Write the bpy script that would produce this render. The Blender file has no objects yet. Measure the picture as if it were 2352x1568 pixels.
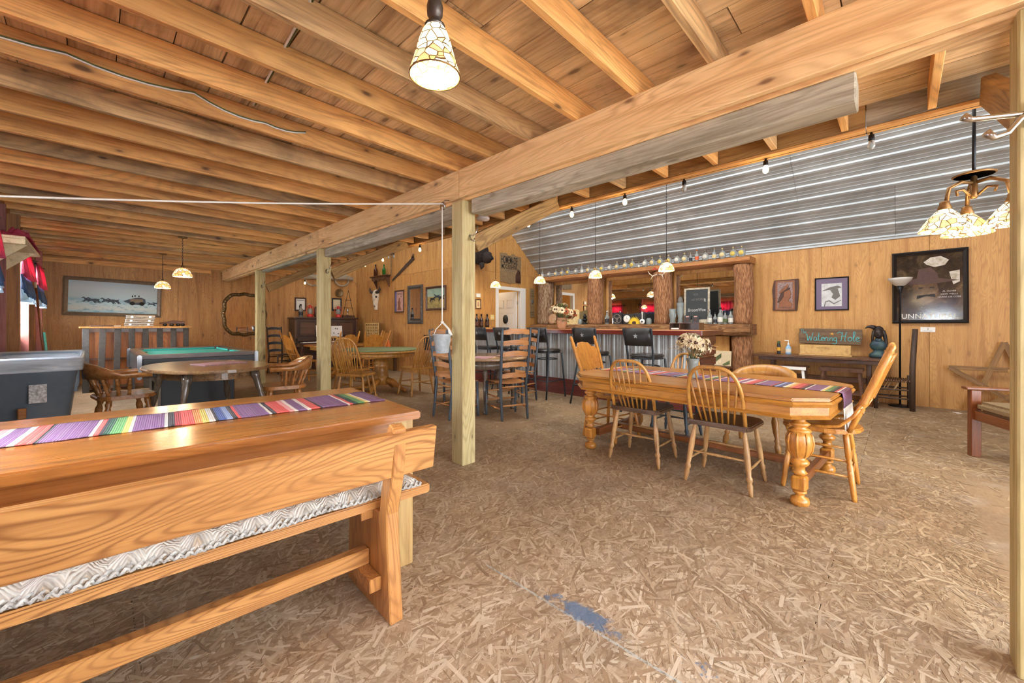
import bpy, bmesh, math, random
from mathutils import Vector, Matrix, Euler
random.seed(7)
scene = bpy.context.scene
COL = scene.collection
PI = math.pi
# ------------------------------------------------------------------ camera
# world: +Y runs along the girder, +X across the joists; eye height 1.17 m
EYE = 1.17
cam_d = bpy.data.cameras.new('camera'); cam = bpy.data.objects.new('camera', cam_d); COL.objects.link(cam)
cam_d.sensor_width = 36.0; cam_d.lens = 36.0*925.0/2352.0
cam_d.shift_y = -(784.0-747.0)/2352.0
cam_d.clip_start = 0.02
cam.location = (0, 0, EYE)
cam.rotation_euler = (PI/2, 0, -math.atan(960.0/925.0))
scene.camera = cam
# ------------------------------------------------------------------ world and daylight
w = bpy.data.worlds.new('world'); scene.world = w; w.use_nodes = True
bg = w.node_tree.nodes['Background']; bg.inputs[0].default_value = (0.78, 0.88, 1.0, 1); bg.inputs[1].default_value = 1.6
def area(name, loc, rot, sx, sy, energy, color=(1, 1, 1), spread=PI):
    l = bpy.data.lights.new(name, 'AREA'); l.shape = 'RECTANGLE'; l.size = sx; l.size_y = sy
    l.energy = energy; l.color = color; l.spread = spread
    o = bpy.data.objects.new(name, l); COL.objects.link(o); o.location = loc; o.rotation_euler = rot
    return o
WIN_Y = [-0.7, 2.1, 5.2, 8.0, 9.85]
for wy in WIN_Y:                                            # daylight through the windows of the left wall
    area('window_daylight', (-0.86, wy, 1.52), (0, math.radians(-72), 0), 1.05, 0.85, 80 if wy < 6 else 125, (0.9, 0.95, 1.0), math.radians(135))
area('doorway_daylight', (2.2, -2.72, 1.3), (math.radians(72), 0, 0), 4.4, 2.3, 165, (0.9, 0.95, 1.0))      # open barn doors behind the camera
area('clerestory_daylight', (4.3, 2.4, 5.35), (0, math.radians(-32), 0), 1.4, 8.2, 170, (0.98, 0.97, 0.95))
scene.view_settings.view_transform = 'Standard'; scene.view_settings.look = 'None'
scene.view_settings.exposure = 0.82; scene.view_settings.gamma = 1.0; scene.view_settings.use_curve_mapping = False
# ------------------------------------------------------------------ node helpers
def srgb(r, g, b):
    f = lambda v: (v/255/12.92) if v/255 <= 0.04045 else ((v/255+0.055)/1.055)**2.4
    return (f(r), f(g), f(b), 1)
class NT:
    def __init__(s, name):
        s.m = bpy.data.materials.new(name); s.m.use_nodes = True; s.t = s.m.node_tree; s.n = s.t.nodes; s.l = s.t.links
        s.b = s.n['Principled BSDF']
    def node(s, typ, **kw):
        n = s.n.new(typ)
        for k, v in kw.items():
            if k == 'inp':
                for i, val in v.items():
                    if isinstance(val, bpy.types.NodeSocket): s.l.new(val, n.inputs[i])
                    else: n.inputs[i].default_value = val
            else: setattr(n, k, v)
        return n
    def math(s, op, a, b=0.0, c=0.0, clamp=False):
        n = s.node('ShaderNodeMath', operation=op, inp={0: a, 1: b, 2: c}); n.use_clamp = clamp; return n.outputs[0]
    def mix(s, fac, a, b, typ='MIX'):
        n = s.node('ShaderNodeMix', data_type='RGBA', blend_type=typ, inp={0: fac, 6: a, 7: b}); return n.outputs[2]
    def ramp(s, fac, stops, interp='LINEAR'):
        n = s.node('ShaderNodeValToRGB', inp={0: fac}); cr = n.color_ramp; cr.interpolation = interp
        while len(cr.elements) < len(stops): cr.elements.new(0.5)
        for e, (p, c) in zip(cr.elements, stops): e.position = p; e.color = c if len(c) == 4 else (*c, 1)
        return n.outputs[0]
    def coords(s, rnd=True, kind='Object'):
        o = s.node('ShaderNodeTexCoord').outputs[kind]
        if rnd:
            r = s.node('ShaderNodeObjectInfo').outputs['Random']; s.rnd = r
            k = s.math('MULTIPLY', r, 53.0)
            o = s.node('ShaderNodeVectorMath', operation='ADD', inp={0: o, 1: k}).outputs[0]
        return o
    def mapping(s, vec, scale=(1, 1, 1), rot=(0, 0, 0), loc=(0, 0, 0)):
        return s.node('ShaderNodeMapping', inp={0: vec, 1: loc, 2: rot, 3: scale}).outputs[0]
    def noise(s, vec, scale=1.0, detail=4.0, rough=0.55, dist=0.0, out=0):
        return s.node('ShaderNodeTexNoise', inp={'Vector': vec, 'Scale': scale, 'Detail': detail, 'Roughness': rough, 'Distortion': dist}).outputs[out]
    def voro(s, vec, scale=1.0, out='Distance', feature='F1', rnd=1.0):
        return s.node('ShaderNodeTexVoronoi', feature=feature, inp={'Vector': vec, 'Scale': scale, 'Randomness': rnd}).outputs[out]
    def bump(s, h, strength=0.2, dist=0.01):
        s.l.new(s.node('ShaderNodeBump', inp={'Height': h, 'Strength': strength, 'Distance': dist}).outputs[0], s.b.inputs['Normal'])
    def done(s, col=None, rough=0.5, metal=0.0, **kw):
        def put(k, v):
            if isinstance(v, bpy.types.NodeSocket): s.l.new(v, s.b.inputs[k])
            else: s.b.inputs[k].default_value = v
        if col is not None: put('Base Color', col)
        put('Roughness', rough); put('Metallic', metal)
        for k, v in kw.items(): put(k, v)
        return s.m
M = {}
def wood(name, c1, c2, axis='X', s=1.0, rough=0.45, knots=0.0, rings=0.35, vary=0.25, dark=None, coat=0.0, bump=0.15, stain=0.0, ringscale=1.0, sat=1.0, rfreq=150.0, rpow=2.5):
    t = NT(name); co = t.coords()
    def sc(al, ac): return tuple(al if a == axis else ac for a in 'XYZ')
    fine = t.noise(t.mapping(co, sc(3.0*s, 95*s)), 1.0, 4, 0.65)
    mid = t.noise(t.mapping(co, sc(1.1*s, 15*s)), 1.0, 5, 0.6, 0.4)
    broad = t.noise(t.mapping(co, sc(0.8*s, 3.0*s), (0, 0, 0), (5, 2, 9)), 1.0, 3, 0.55)
    c1 = srgb(*c1); c2 = srgb(*c2); dk = srgb(*dark) if dark else tuple(v*0.45 for v in c2[:3])+(1,)
    mx = t.math('ADD', t.math('MULTIPLY', fine, 0.25), t.math('ADD', t.math('MULTIPLY', mid, 0.5), t.math('MULTIPLY', broad, 0.25)))
    col = t.ramp(mx, [(0.36, c2), (0.62, c1)])
    col = t.mix(t.math('MULTIPLY', t.ramp(mid, [(0.26, (1, 1, 1)), (0.45, (0, 0, 0))]), 0.5), col, dk)
    col = t.mix(t.math('MULTIPLY', t.ramp(fine, [(0.28, (1, 1, 1)), (0.46, (0, 0, 0))]), 0.4), col, dk)
    if rings:
        rg = t.noise(t.mapping(co, sc(0.5*s*ringscale, 3.6*s*ringscale)), 1.0, 2.0, 0.45, 0.3)
        sn = t.math('SINE', t.math('MULTIPLY_ADD', rg, rfreq, t.math('MULTIPLY', fine, 1.5)))
        amt = t.math('MULTIPLY', t.ramp(broad, [(0.35, (0.25, 0.25, 0.25)), (0.6, (1, 1, 1))]), rings)
        col = t.mix(t.math('MULTIPLY', t.math('POWER', t.math('MULTIPLY_ADD', sn, 0.5, 0.5), rpow), amt), col, dk)
    if stain:
        st = t.noise(co, 1.6*s, 5, 0.68, 0.5)
        col = t.mix(t.math('MULTIPLY', t.ramp(st, [(0.5, (0, 0, 0)), (0.66, (1, 1, 1))]), stain), col, tuple(v*0.6 for v in dk[:3])+(1,))
    if knots:
        sx3 = t.node('ShaderNodeSeparateXYZ', inp={0: co}); al = sx3.outputs['XYZ'.index(axis)]; ac = [sx3.outputs[i_] for i_ in range(3) if 'XYZ'[i_] != axis]
        kc = t.node('ShaderNodeCombineXYZ', inp={0: t.math('MULTIPLY', al, 1.5), 1: t.math('MULTIPLY', t.math('ADD', ac[0], ac[1]), 3.6)}).outputs[0]
        vn = t.node('ShaderNodeTexVoronoi', voronoi_dimensions='2D', inp={'Vector': kc, 'Scale': 1.0}); krnd = t.node('ShaderNodeSeparateColor', inp={0: vn.outputs['Color']}).outputs[0]; vn = t.math('MULTIPLY_ADD', krnd, 0.075, vn.outputs['Distance'])
        vn = t.math('ADD', vn, t.math('MULTIPLY', t.math('SUBTRACT', fine, 0.5), 0.04))
        col = t.mix(t.math('MULTIPLY', t.ramp(vn, [(0.05, (1, 1, 1)), (0.17, (0, 0, 0))]), knots*0.5), col, dk)
        col = t.mix(t.math('MULTIPLY', t.ramp(vn, [(0.04, (1, 1, 1)), (0.08, (0, 0, 0))]), knots), col, tuple(v*0.35 for v in dk[:3])+(1,))
    hs = t.node('ShaderNodeHueSaturation', inp={'Hue': 0.506, 'Saturation': sat, 'Value': t.math('MULTIPLY_ADD', t.rnd, vary, 1-vary*0.5), 'Color': col})
    t.bump(t.math('ADD', fine, mid), bump*2.0, 0.003)
    M[name] = t.done(hs.outputs[0], rough, **({'Coat Weight': coat, 'Coat Roughness': 0.2} if coat else {}))
    return M[name]
def plain(name, c, rough=0.5, metal=0.0, nz=0.0, nscale=8.0, emit=None, estr=1.0, c2=None, **kw):
    t = NT(name); col = srgb(*c)
    if nz or c2:
        co = t.coords(); n = t.noise(co, nscale, 5, 0.6)
        a = srgb(*c2) if c2 else tuple(v*(1-nz) for v in col[:3])+(1,)
        col = t.ramp(n, [(0.35, a), (0.65, col)])
        t.bump(n, 0.1, 0.004)
    if emit: kw['Emission Color'] = srgb(*emit); kw['Emission Strength'] = estr
    M[name] = t.done(col, rough, metal, **kw); return M[name]
# ------------------------------------------------------------------ mesh helpers
class MB:
    def __init__(s): s.v = []; s.f = []; s.sm = []
    def add(s, vs, fs, smooth=False):
        o = len(s.v); s.v += [tuple(v) for v in vs]; s.f += [tuple(i+o for i in f) for f in fs]; s.sm += [smooth]*len(fs); return s
    def box(s, x0, x1, y0, y1, z0, z1):
        return s.add([(x, y, z) for x in (x0, x1) for y in (y0, y1) for z in (z0, z1)],
                     [(0, 1, 3, 2), (4, 6, 7, 5), (0, 4, 5, 1), (2, 3, 7, 6), (0, 2, 6, 4), (1, 5, 7, 3)])
    def cbox(s, c, d): return s.box(c[0]-d[0]/2, c[0]+d[0]/2, c[1]-d[1]/2, c[1]+d[1]/2, c[2]-d[2]/2, c[2]+d[2]/2)
    def bar(s, p, q, wd, th, up=(0, 0, 1)):
        p = Vector(p); q = Vector(q); d = (q-p).normalized(); u = Vector(up); sd = d.cross(u)
        if sd.length < 1e-4: sd = d.cross(Vector((0, 1, 0)))
        sd.normalize(); u = sd.cross(d).normalized()
        vs = [a+sd*i*wd/2+u*j*th/2 for a in (p, q) for i in (-1, 1) for j in (-1, 1)]
        return s.add(vs, [(0, 1, 3, 2), (4, 6, 7, 5), (0, 4, 5, 1), (2, 3, 7, 6), (0, 2, 6, 4), (1, 5, 7, 3)])
    def turn(s, p, q, prof, n=10, cap=True):
        p = Vector(p); q = Vector(q); d = q-p; L = d.length; d = d.normalized()
        a = d.cross(Vector((0, 0, 1)));  a = a if a.length > 1e-3 else d.cross(Vector((0, 1, 0))); a.normalize(); b = d.cross(a)
        vs = []; fs = []; m = len(prof)
        for (t, r) in prof:
            for k in range(n):
                an = 2*PI*k/n; vs.append(p+d*(t*L)+(a*math.cos(an)+b*math.sin(an))*r)
        for i in range(m-1):
            for k in range(n): fs.append((i*n+k, i*n+(k+1) % n, (i+1)*n+(k+1) % n, (i+1)*n+k))
        if cap: fs += [tuple(range(n-1, -1, -1)), tuple(range((m-1)*n, m*n))]
        return s.add(vs, fs, True)
    def lathe(s, prof, c=(0, 0, 0), n=20, cap=True, sx=1.0, sy=1.0):
        vs = []; fs = []; m = len(prof)
        for (r, z) in prof:
            for k in range(n): an = 2*PI*k/n; vs.append((c[0]+r*sx*math.cos(an), c[1]+r*sy*math.sin(an), c[2]+z))
        for i in range(m-1):
            for k in range(n): fs.append((i*n+k, i*n+(k+1) % n, (i+1)*n+(k+1) % n, (i+1)*n+k))
        if cap: fs += [tuple(range(n-1, -1, -1)), tuple(range((m-1)*n, m*n))]
        return s.add(vs, fs, True)
    def tube(s, pts, r, n=8, closed=False):
        pts = [Vector(p) for p in pts]; m = len(pts); vs = []; fs = []; prev = None
        rr = r if isinstance(r, (list, tuple)) else [r]*m
        for i, p in enumerate(pts):
            if closed: d = pts[(i+1) % m]-pts[i-1]
            else: d = pts[min(i+1, m-1)]-pts[max(i-1, 0)]
            d = d.normalized() if d.length > 1e-9 else Vector((0, 0, 1))
            if prev is None:
                a = d.cross(Vector((0, 0, 1)));  a = a if a.length > 1e-2 else d.cross(Vector((0, 1, 0)))
            else: a = prev-d*prev.dot(d)
            a.normalize(); prev = a; b = d.cross(a)
            for k in range(n): an = 2*PI*k/n; vs.append(p+(a*math.cos(an)+b*math.sin(an))*rr[i])
        for i in range(m if closed else m-1):
            j = (i+1) % m
            for k in range(n): fs.append((i*n+k, i*n+(k+1) % n, j*n+(k+1) % n, j*n+k))
        if not closed: fs += [tuple(range(n-1, -1, -1)), tuple(range((m-1)*n, m*n))]
        return s.add(vs, fs, True)
    def ell(s, c, r, n=12, m=8, z0=-1.0, z1=1.0):
        a0 = math.asin(z0); a1 = math.asin(z1)
        prof = [(math.cos(a0+(a1-a0)*i/m), math.sin(a0+(a1-a0)*i/m)) for i in range(m+1)]
        vs = []; fs = []
        for (rr, z) in prof:
            for k in range(n): an = 2*PI*k/n; vs.append((c[0]+r[0]*max(rr, 1e-3)*math.cos(an), c[1]+r[1]*max(rr, 1e-3)*math.sin(an), c[2]+r[2]*z))
        for i in range(m):
            for k in range(n): fs.append((i*n+k, i*n+(k+1) % n, (i+1)*n+(k+1) % n, (i+1)*n+k))
        fs += [tuple(range(n-1, -1, -1)), tuple(range(m*n, (m+1)*n))]
        return s.add(vs, fs, True)
    def prism(s, poly, z0, z1, fr=None):
        """poly in local x,y; extruded z0..z1; fr maps to 3d"""
        ar = sum(poly[i][0]*poly[(i+1) % len(poly)][1]-poly[(i+1) % len(poly)][0]*poly[i][1] for i in range(len(poly)))
        if ar < 0: poly = poly[::-1]
        n = len(poly); vs = [Vector((x, y, z)) for z in (z0, z1) for (x, y) in poly]
        if fr: vs = [fr @ v for v in vs]
        return s.add(vs, [tuple(range(n-1, -1, -1)), tuple(range(n, 2*n))]+[(i, (i+1) % n, n+(i+1) % n, n+i) for i in range(n)])
    def xf(s, mat, start=0):
        for i in range(start, len(s.v)): s.v[i] = tuple(mat @ Vector(s.v[i]))
        return s
    def mesh(s, name, mat, bevel=0.0, seg=1):
        me = bpy.data.meshes.new(name); me.from_pydata(s.v, [], s.f); me.polygons.foreach_set('use_smooth', s.sm)
        if bevel:
            bm = bmesh.new(); bm.from_mesh(me)
            bmesh.ops.bevel(bm, geom=[e for e in bm.edges if len(e.link_faces) == 2 and e.calc_face_angle(0) > 0.6], offset=bevel, segments=seg, affect='EDGES', clamp_overlap=True)
            bm.to_mesh(me); bm.free()
        me.materials.append(mat if not isinstance(mat, str) else M[mat]); me.update()
        return me
    def build(s, name, mat, parent=None, bevel=0.0, loc=None, rot=None, seg=1):
        o = bpy.data.objects.new(name, s.mesh(name, mat, bevel, seg)); COL.objects.link(o)
        if loc is not None: o.location = loc
        if rot is not None: o.rotation_euler = rot
        if parent: o.parent = parent
        return o
def tag(o, label, cat, group=None, kind=None):
    if label: o['label'] = label
    if cat: o['category'] = cat
    if group: o['group'] = group
    if kind: o['kind'] = kind
    return o
def thing(name, label, cat, loc=(0, 0, 0), rz=0.0, group=None, mat4=None):
    o = bpy.data.objects.new(name, None); o.empty_display_size = 0.1; COL.objects.link(o)
    if mat4 is not None: o.matrix_world = mat4
    else: o.location = loc; o.rotation_euler = (0, 0, rz)
    return tag(o, label, cat, group)
def struct(o): o['kind'] = 'structure'; return o
def dup(root, loc, rz, label=None, group=None, rot=None):
    r = root.copy(); COL.objects.link(r); r.location = loc; r.rotation_euler = rot if rot else (0, 0, rz)
    if label: r['label'] = label
    if group: r['group'] = group
    def kids(a, b):
        for ch in list(a.children):
            c = ch.copy(); COL.objects.link(c); c.parent = b; c.matrix_parent_inverse = ch.matrix_parent_inverse.copy(); kids(ch, c)
    kids(root, r); return r
def board(name, p, q, wd, th, mat, parent=None, up=(0, 0, 1), bevel=0.003, jit=0.0):
    """a timber from p to q; local X runs along the grain; th is measured along up"""
    p = Vector(p); q = Vector(q); d = (q-p); L = d.length; d.normalize(); u = Vector(up); sd = u.cross(d).normalized(); u = d.cross(sd).normalized()
    mb = MB().box(-L/2, L/2, -wd/2, wd/2, -th/2, th/2)
    o = mb.build(name, mat, None, bevel)
    m4 = Matrix.Identity(4)
    for i in range(3): m4[i][0] = d[i]; m4[i][1] = sd[i]; m4[i][2] = u[i]; m4[i][3] = (p[i]+q[i])/2
    o.matrix_world = m4
    if parent: o.parent = parent
    return o
def wallmat(pos, wall, roll=0.0, tilt=0.0):
    """local x = viewer's right, y = up, z = out of the wall"""
    r = {'-X': ((0, -1, 0), (0, 0, 1), (-1, 0, 0)), '-Y': ((1, 0, 0), (0, 0, 1), (0, -1, 0)), '+X': ((0, 1, 0), (0, 0, 1), (1, 0, 0))}[wall]
    m = Matrix.Identity(4)
    for i in range(3):
        for j in range(3): m[i][j] = r[j][i]
        m[i][3] = pos[i]
    return m @ Matrix.Rotation(roll, 4, 'Z') @ Matrix.Rotation(tilt, 4, 'X')
def textmesh(name, body, size, mat, parent, x, y, z=0.002, sx=1.0, align='CENTER', extr=0.0006, shear=0.0, rz=0.0, bold=0.0):
    c = bpy.data.curves.new(name, 'FONT'); c.body = body; c.size = size; c.align_x = align; c.align_y = 'CENTER'; c.extrude = extr; c.shear = shear; c.offset = bold*size; c.resolution_u = 3
    t = bpy.data.objects.new(name, c); COL.objects.link(t); bpy.context.view_layer.update()
    dg = bpy.context.evaluated_depsgraph_get()
    me = bpy.data.meshes.new_from_object(t.evaluated_get(dg)); bpy.data.objects.remove(t); bpy.data.curves.remove(c)
    me.materials.clear(); me.materials.append(M[mat]); me.name = name
    o = bpy.data.objects.new(name, me); COL.objects.link(o); o.parent = parent; o.location = (x, y, z); o.scale = (sx, 1, 1); o.rotation_euler = (0, 0, rz)
    return o
def arc(cx, cy, r, a0, a1, n=8, ry=None): return [(cx+r*math.cos(a0+(a1-a0)*i/n), cy+(ry or r)*math.sin(a0+(a1-a0)*i/n)) for i in range(n+1)]
def rrect(x0, x1, y0, y1, r, n=4):
    return arc(x1-r, y0+r, r, -PI/2, 0, n)+arc(x1-r, y1-r, r, 0, PI/2, n)+arc(x0+r, y1-r, r, PI/2, PI, n)+arc(x0+r, y0+r, r, PI, 1.5*PI, n)
# ------------------------------------------------------------------ materials
wood('joist_wood', (238, 180, 112), (206, 138, 76), 'X', 1.0, 0.6, knots=0.8, rings=0.3, vary=0.42, dark=(120, 72, 40), stain=0.2)
wood('joist_grey', (214, 172, 122), (170, 126, 82), 'X', 1.0, 0.6, knots=0.8, rings=0.4, vary=0.3, dark=(92, 66, 48), stain=0.4)
wood('girder_wood', (246, 206, 154), (226, 174, 116), 'X', 0.8, 0.6, knots=0.85, rings=0.4, vary=0.1, dark=(168, 104, 60), stain=0.12, rfreq=260.0)
wood('weathered_wood', (196, 184, 162), (140, 126, 104), 'X', 1.2, 0.75, knots=0.5, rings=0.4, vary=0.2, dark=(104, 92, 76), stain=0.2)
wood('deck_wood', (236, 206, 162), (200, 160, 116), 'X', 0.9, 0.8, knots=0.6, rings=0.2, vary=0.5, dark=(112, 78, 50), stain=0.5, bump=0.4)
wood('post_wood', (208, 190, 142), (176, 152, 100), 'Z', 0.9, 0.65, knots=0.8, rings=0.42, vary=0.12, dark=(132, 104, 62))
wood('plywood', (208, 154, 92), (178, 122, 64), 'Z', 0.85, 0.5, knots=0.35, rings=0.5, vary=0.1, dark=(146, 90, 46), ringscale=2.1)
wood('plywood_dark', (206, 150, 86), (174, 114, 58), 'Z', 0.85, 0.5, knots=0.5, rings=0.45, vary=0.1, dark=(128, 78, 40), ringscale=2.1)
wood('red_board', (160, 92, 84), (128, 66, 60), 'Z', 1.0, 0.6, rings=0.15, vary=0.2)
wood('brown_board', (170, 112, 58), (132, 82, 40), 'Z', 1.0, 0.6, rings=0.2, vary=0.15)
wood('bench_wood', (206, 148, 90), (176, 114, 62), 'X', 1.0, 0.32, knots=0.9, rings=0.75, vary=0.12, dark=(126, 72, 38), ringscale=1.1, rfreq=330.0, rpow=3.0, coat=0.25)
wood('bench_wood_z', (206, 146, 88), (176, 112, 60), 'Z', 1.0, 0.35, knots=0.9, rings=0.7, vary=0.12, dark=(126, 72, 38), ringscale=1.1, rfreq=330.0, rpow=3.0, coat=0.2)
wood('slab_wood', (190, 122, 62), (150, 86, 40), 'X', 1.0, 0.22, rings=0.25, vary=0.12, dark=(112, 60, 30), coat=0.5)
wood('slab_leg', (206, 172, 116), (172, 128, 76), 'Z', 1.0, 0.5, rings=0.45, vary=0.1, dark=(122, 84, 48))
wood('oak', (196, 138, 66), (160, 100, 42), 'Z', 2.0, 0.3, rings=0.2, vary=0.12, coat=0.3)
wood('oak_top', (190, 126, 52), (156, 92, 34), 'Y', 1.2, 0.3, rings=0.25, vary=0.08, coat=0.25)
wood('honey_oak', (204, 136, 58), (168, 98, 36), 'Z', 2.0, 0.3, rings=0.2, vary=0.12, coat=0.3)
wood('maple_leg', (196, 150, 100), (150, 104, 62), 'Z', 2.0, 0.4, rings=0.1, vary=0.15, stain=0.3)
wood('dark_seat', (96, 62, 38), (58, 36, 24), 'X', 2.0, 0.35, rings=0.2, vary=0.12, coat=0.3)
wood('walnut', (104, 66, 42), (70, 42, 28), 'X', 1.5, 0.35, rings=0.2, vary=0.15, coat=0.2)
wood('walnut_z', (98, 62, 40), (66, 40, 27), 'Z', 1.5, 0.38, rings=0.2, vary=0.15, coat=0.2)
wood('piano_wood', (70, 38, 26), (44, 24, 18), 'X', 1.5, 0.3, rings=0.15, vary=0.1, coat=0.4)
wood('captain_wood', (188, 122, 66), (146, 88, 44), 'X', 1.6, 0.25, rings=0.15, vary=0.12, coat=0.4)
wood('slat_tan', (196, 134, 82), (168, 106, 60), 'X', 1.6, 0.45, rings=0.12, vary=0.12)
wood('tanned_top', (160, 120, 82), (120, 88, 62), 'Y', 1.3, 0.18, rings=0.2, vary=0.08, coat=0.6)
wood('worn_leg', (120, 104, 88), (74, 62, 52), 'Z', 1.6, 0.2, rings=0.1, vary=0.1, coat=0.5)
wood('old_dark', (84, 60, 44), (48, 34, 28), 'Z', 1.6, 0.6, rings=0.3, vary=0.2)
wood('rack_board', (74, 68, 62), (44, 40, 38), 'Z', 1.3, 0.7, rings=0.3, vary=0.25, stain=0.3)
wood('rack_ply', (176, 106, 56), (128, 70, 34), 'Z', 1.0, 0.5, rings=0.4, vary=0.2)
wood('mantel_wood', (200, 138, 84), (166, 102, 56), 'Y', 1.3, 0.7, rings=0.35, vary=0.1, dark=(110, 64, 36), knots=0.6, bump=0.5)
wood('cherry', (140, 78, 42), (104, 52, 28), 'X', 1.4, 0.3, rings=0.2, vary=0.12, coat=0.3)
wood('cherry_z', (140, 74, 40), (104, 50, 27), 'Z', 1.4, 0.3, rings=0.2, vary=0.12, coat=0.3)
wood('pine_box', (218, 176, 114), (196, 148, 88), 'X', 1.2, 0.5, rings=0.15, vary=0.1)
wood('star_wood', (152, 110, 66), (112, 76, 44), 'X', 1.4, 0.7, rings=0.3, vary=0.3)
wood('signboard', (128, 100, 74), (84, 62, 46), 'X', 1.8, 0.7, rings=0.4, vary=0.1, knots=0.4)
wood('brace_wood', (186, 146, 92), (146, 106, 62), 'X', 1.1, 0.7, knots=0.7, rings=0.5, vary=0.2, dark=(92, 62, 38), bump=0.3)
wood('redbar', (132, 46, 38), (96, 30, 26), 'Y', 1.3, 0.22, rings=0.25, vary=0.12, coat=0.5)
wood('redbase', (120, 44, 36), (84, 26, 22), 'Y', 1.0, 0.5, rings=0.2, vary=0.2, stain=0.3)
wood('endlog', (112, 58, 34), (78, 38, 22), 'X', 1.3, 0.35, rings=0.25, vary=0.2)
wood('cream_board', (228, 206, 168), (206, 180, 138), 'Y', 1.0, 0.6, rings=0.12, vary=0.1)
def bark(name, c1, c2, c3):
    t = NT(name); co = t.coords(); m = t.mapping(co, (40, 40, 7))
    n = t.noise(m, 1.0, 6, 0.65, 0.6); v = t.voro(t.mapping(co, (60, 60, 11)), 1.0)
    col = t.ramp(t.math('MULTIPLY_ADD', v, 0.35, t.math('MULTIPLY', n, 0.75)), [(0.3, srgb(*c3)), (0.5, srgb(*c2)), (0.68, srgb(*c1))])
    t.bump(n, 0.9, 0.03); M[name] = t.done(col, 0.85)
bark('bark_red', (184, 132, 90), (142, 94, 58), (86, 54, 34))
bark('bark_grey', (172, 148, 118), (128, 92, 62), (82, 56, 38))
def bark_slab(name):
    t = NT(name); co = t.coords(); n = t.noise(t.mapping(co, (20, 5, 34)), 1.0, 7, 0.7, 0.8)
    t.bump(n, 1.0, 0.03); M[name] = t.done(t.ramp(n, [(0.34, srgb(78, 48, 30)), (0.52, srgb(150, 104, 62)), (0.7, srgb(196, 154, 104))]), 0.85)
bark_slab('bark_ledge')
def osb(name, strand):
    t = NT(name); pos = t.node('ShaderNodeNewGeometry').outputs['Position']; geo = t.node('ShaderNodeNewGeometry')
    if strand:
        uv = t.node('ShaderNodeTexCoord').outputs['UV']
        fib = t.noise(t.mapping(uv, (14, 420, 1)), 1.0, 3, 0.6)
        tone = t.math('ADD', t.math('MULTIPLY', geo.outputs['Random Per Island'], 0.58), t.math('MULTIPLY', fib, 0.45))
    else:
        tone = t.math('ADD', t.math('MULTIPLY', t.noise(t.mapping(pos, (60, 20, 1), (0, 0, 0.5)), 1.0, 5, 0.7), 0.55), t.math('MULTIPLY', t.noise(t.mapping(pos, (16, 70, 1), (0, 0, -0.4)), 1.0, 4, 0.65), 0.4))
    zone_noise = t.noise(pos, 0.55, 4, 0.6)
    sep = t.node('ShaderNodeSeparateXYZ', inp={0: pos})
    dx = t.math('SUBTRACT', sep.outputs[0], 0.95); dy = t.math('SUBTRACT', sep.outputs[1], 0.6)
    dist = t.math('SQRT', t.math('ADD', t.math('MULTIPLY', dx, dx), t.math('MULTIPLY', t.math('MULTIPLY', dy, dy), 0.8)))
    # paler tones around a floor point near the camera, edge broken by noise
    zone = t.ramp(t.math('DIVIDE', t.math('ADD', dist, t.math('MULTIPLY', t.math('SUBTRACT', zone_noise, 0.5), 2.6)), 3.0), [(0.12, (0.95, 0.95, 0.95)), (0.85, (0.1, 0.1, 0.1))])
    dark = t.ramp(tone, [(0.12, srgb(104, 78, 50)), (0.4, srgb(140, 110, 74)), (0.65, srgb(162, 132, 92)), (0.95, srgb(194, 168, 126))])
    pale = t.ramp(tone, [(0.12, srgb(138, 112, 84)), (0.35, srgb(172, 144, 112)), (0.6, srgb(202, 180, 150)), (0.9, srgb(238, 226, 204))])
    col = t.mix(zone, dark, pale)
    st = t.ramp(t.noise(pos, 0.9, 5, 0.65), [(0.48, (0, 0, 0)), (0.72, (1, 1, 1))])
    col = t.mix(t.math('MULTIPLY', st, 0.4), col, srgb(92, 72, 58))
    sc = t.ramp(t.noise(pos, 2.6, 6, 0.75), [(0.52, (0, 0, 0)), (0.75, (1, 1, 1))]); col = t.mix(t.math('MULTIPLY', sc, 0.3), col, srgb(206, 196, 182))
    # pale scuffing along the sheet seam and a blue paint spill beside it
    sx_ = t.math('ABSOLUTE', t.math('SUBTRACT', sep.outputs[0], 1.33)); sm = t.math('MULTIPLY', t.math('LESS_THAN', t.math('ADD', sx_, t.math('MULTIPLY', t.noise(pos, 30, 3, 0.6), 0.012)), 0.0115), t.math('MULTIPLY', t.math('GREATER_THAN', sep.outputs[1], 0.24), t.math('LESS_THAN', sep.outputs[1], 1.46)))
    col = t.mix(t.math('MULTIPLY', sm, 0.6), col, srgb(196, 208, 208))
    bx = t.math('SUBTRACT', sep.outputs[0], 1.375); by = t.math('SUBTRACT', sep.outputs[1], 0.93)
    bd = t.math('SQRT', t.math('ADD', t.math('MULTIPLY', t.math('MULTIPLY', bx, bx), 12.0), t.math('MULTIPLY', by, by)))
    bl = t.math('ADD', bd, t.math('MULTIPLY', t.math('SUBTRACT', t.noise(pos, 18.0, 6, 0.75), 0.5), 0.6))
    bx2 = t.math('SUBTRACT', sep.outputs[0], 1.45); by2 = t.math('SUBTRACT', sep.outputs[1], 0.47)
    bd2 = t.math('SQRT', t.math('ADD', t.math('MULTIPLY', bx2, bx2), t.math('MULTIPLY', by2, by2)))
    bl2 = t.math('ADD', bd2, t.math('MULTIPLY', t.math('SUBTRACT', t.noise(pos, 30.0, 6, 0.75), 0.36), 0.7))
    mk = t.math('MAXIMUM', t.ramp(bl, [(0.10, (1, 1, 1)), (0.17, (0, 0, 0))]), t.ramp(bl2, [(0.04, (1, 1, 1)), (0.10, (0, 0, 0))]))
    col = t.mix(t.math('MULTIPLY', mk, 0.85), col, srgb(88, 124, 164))
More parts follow.
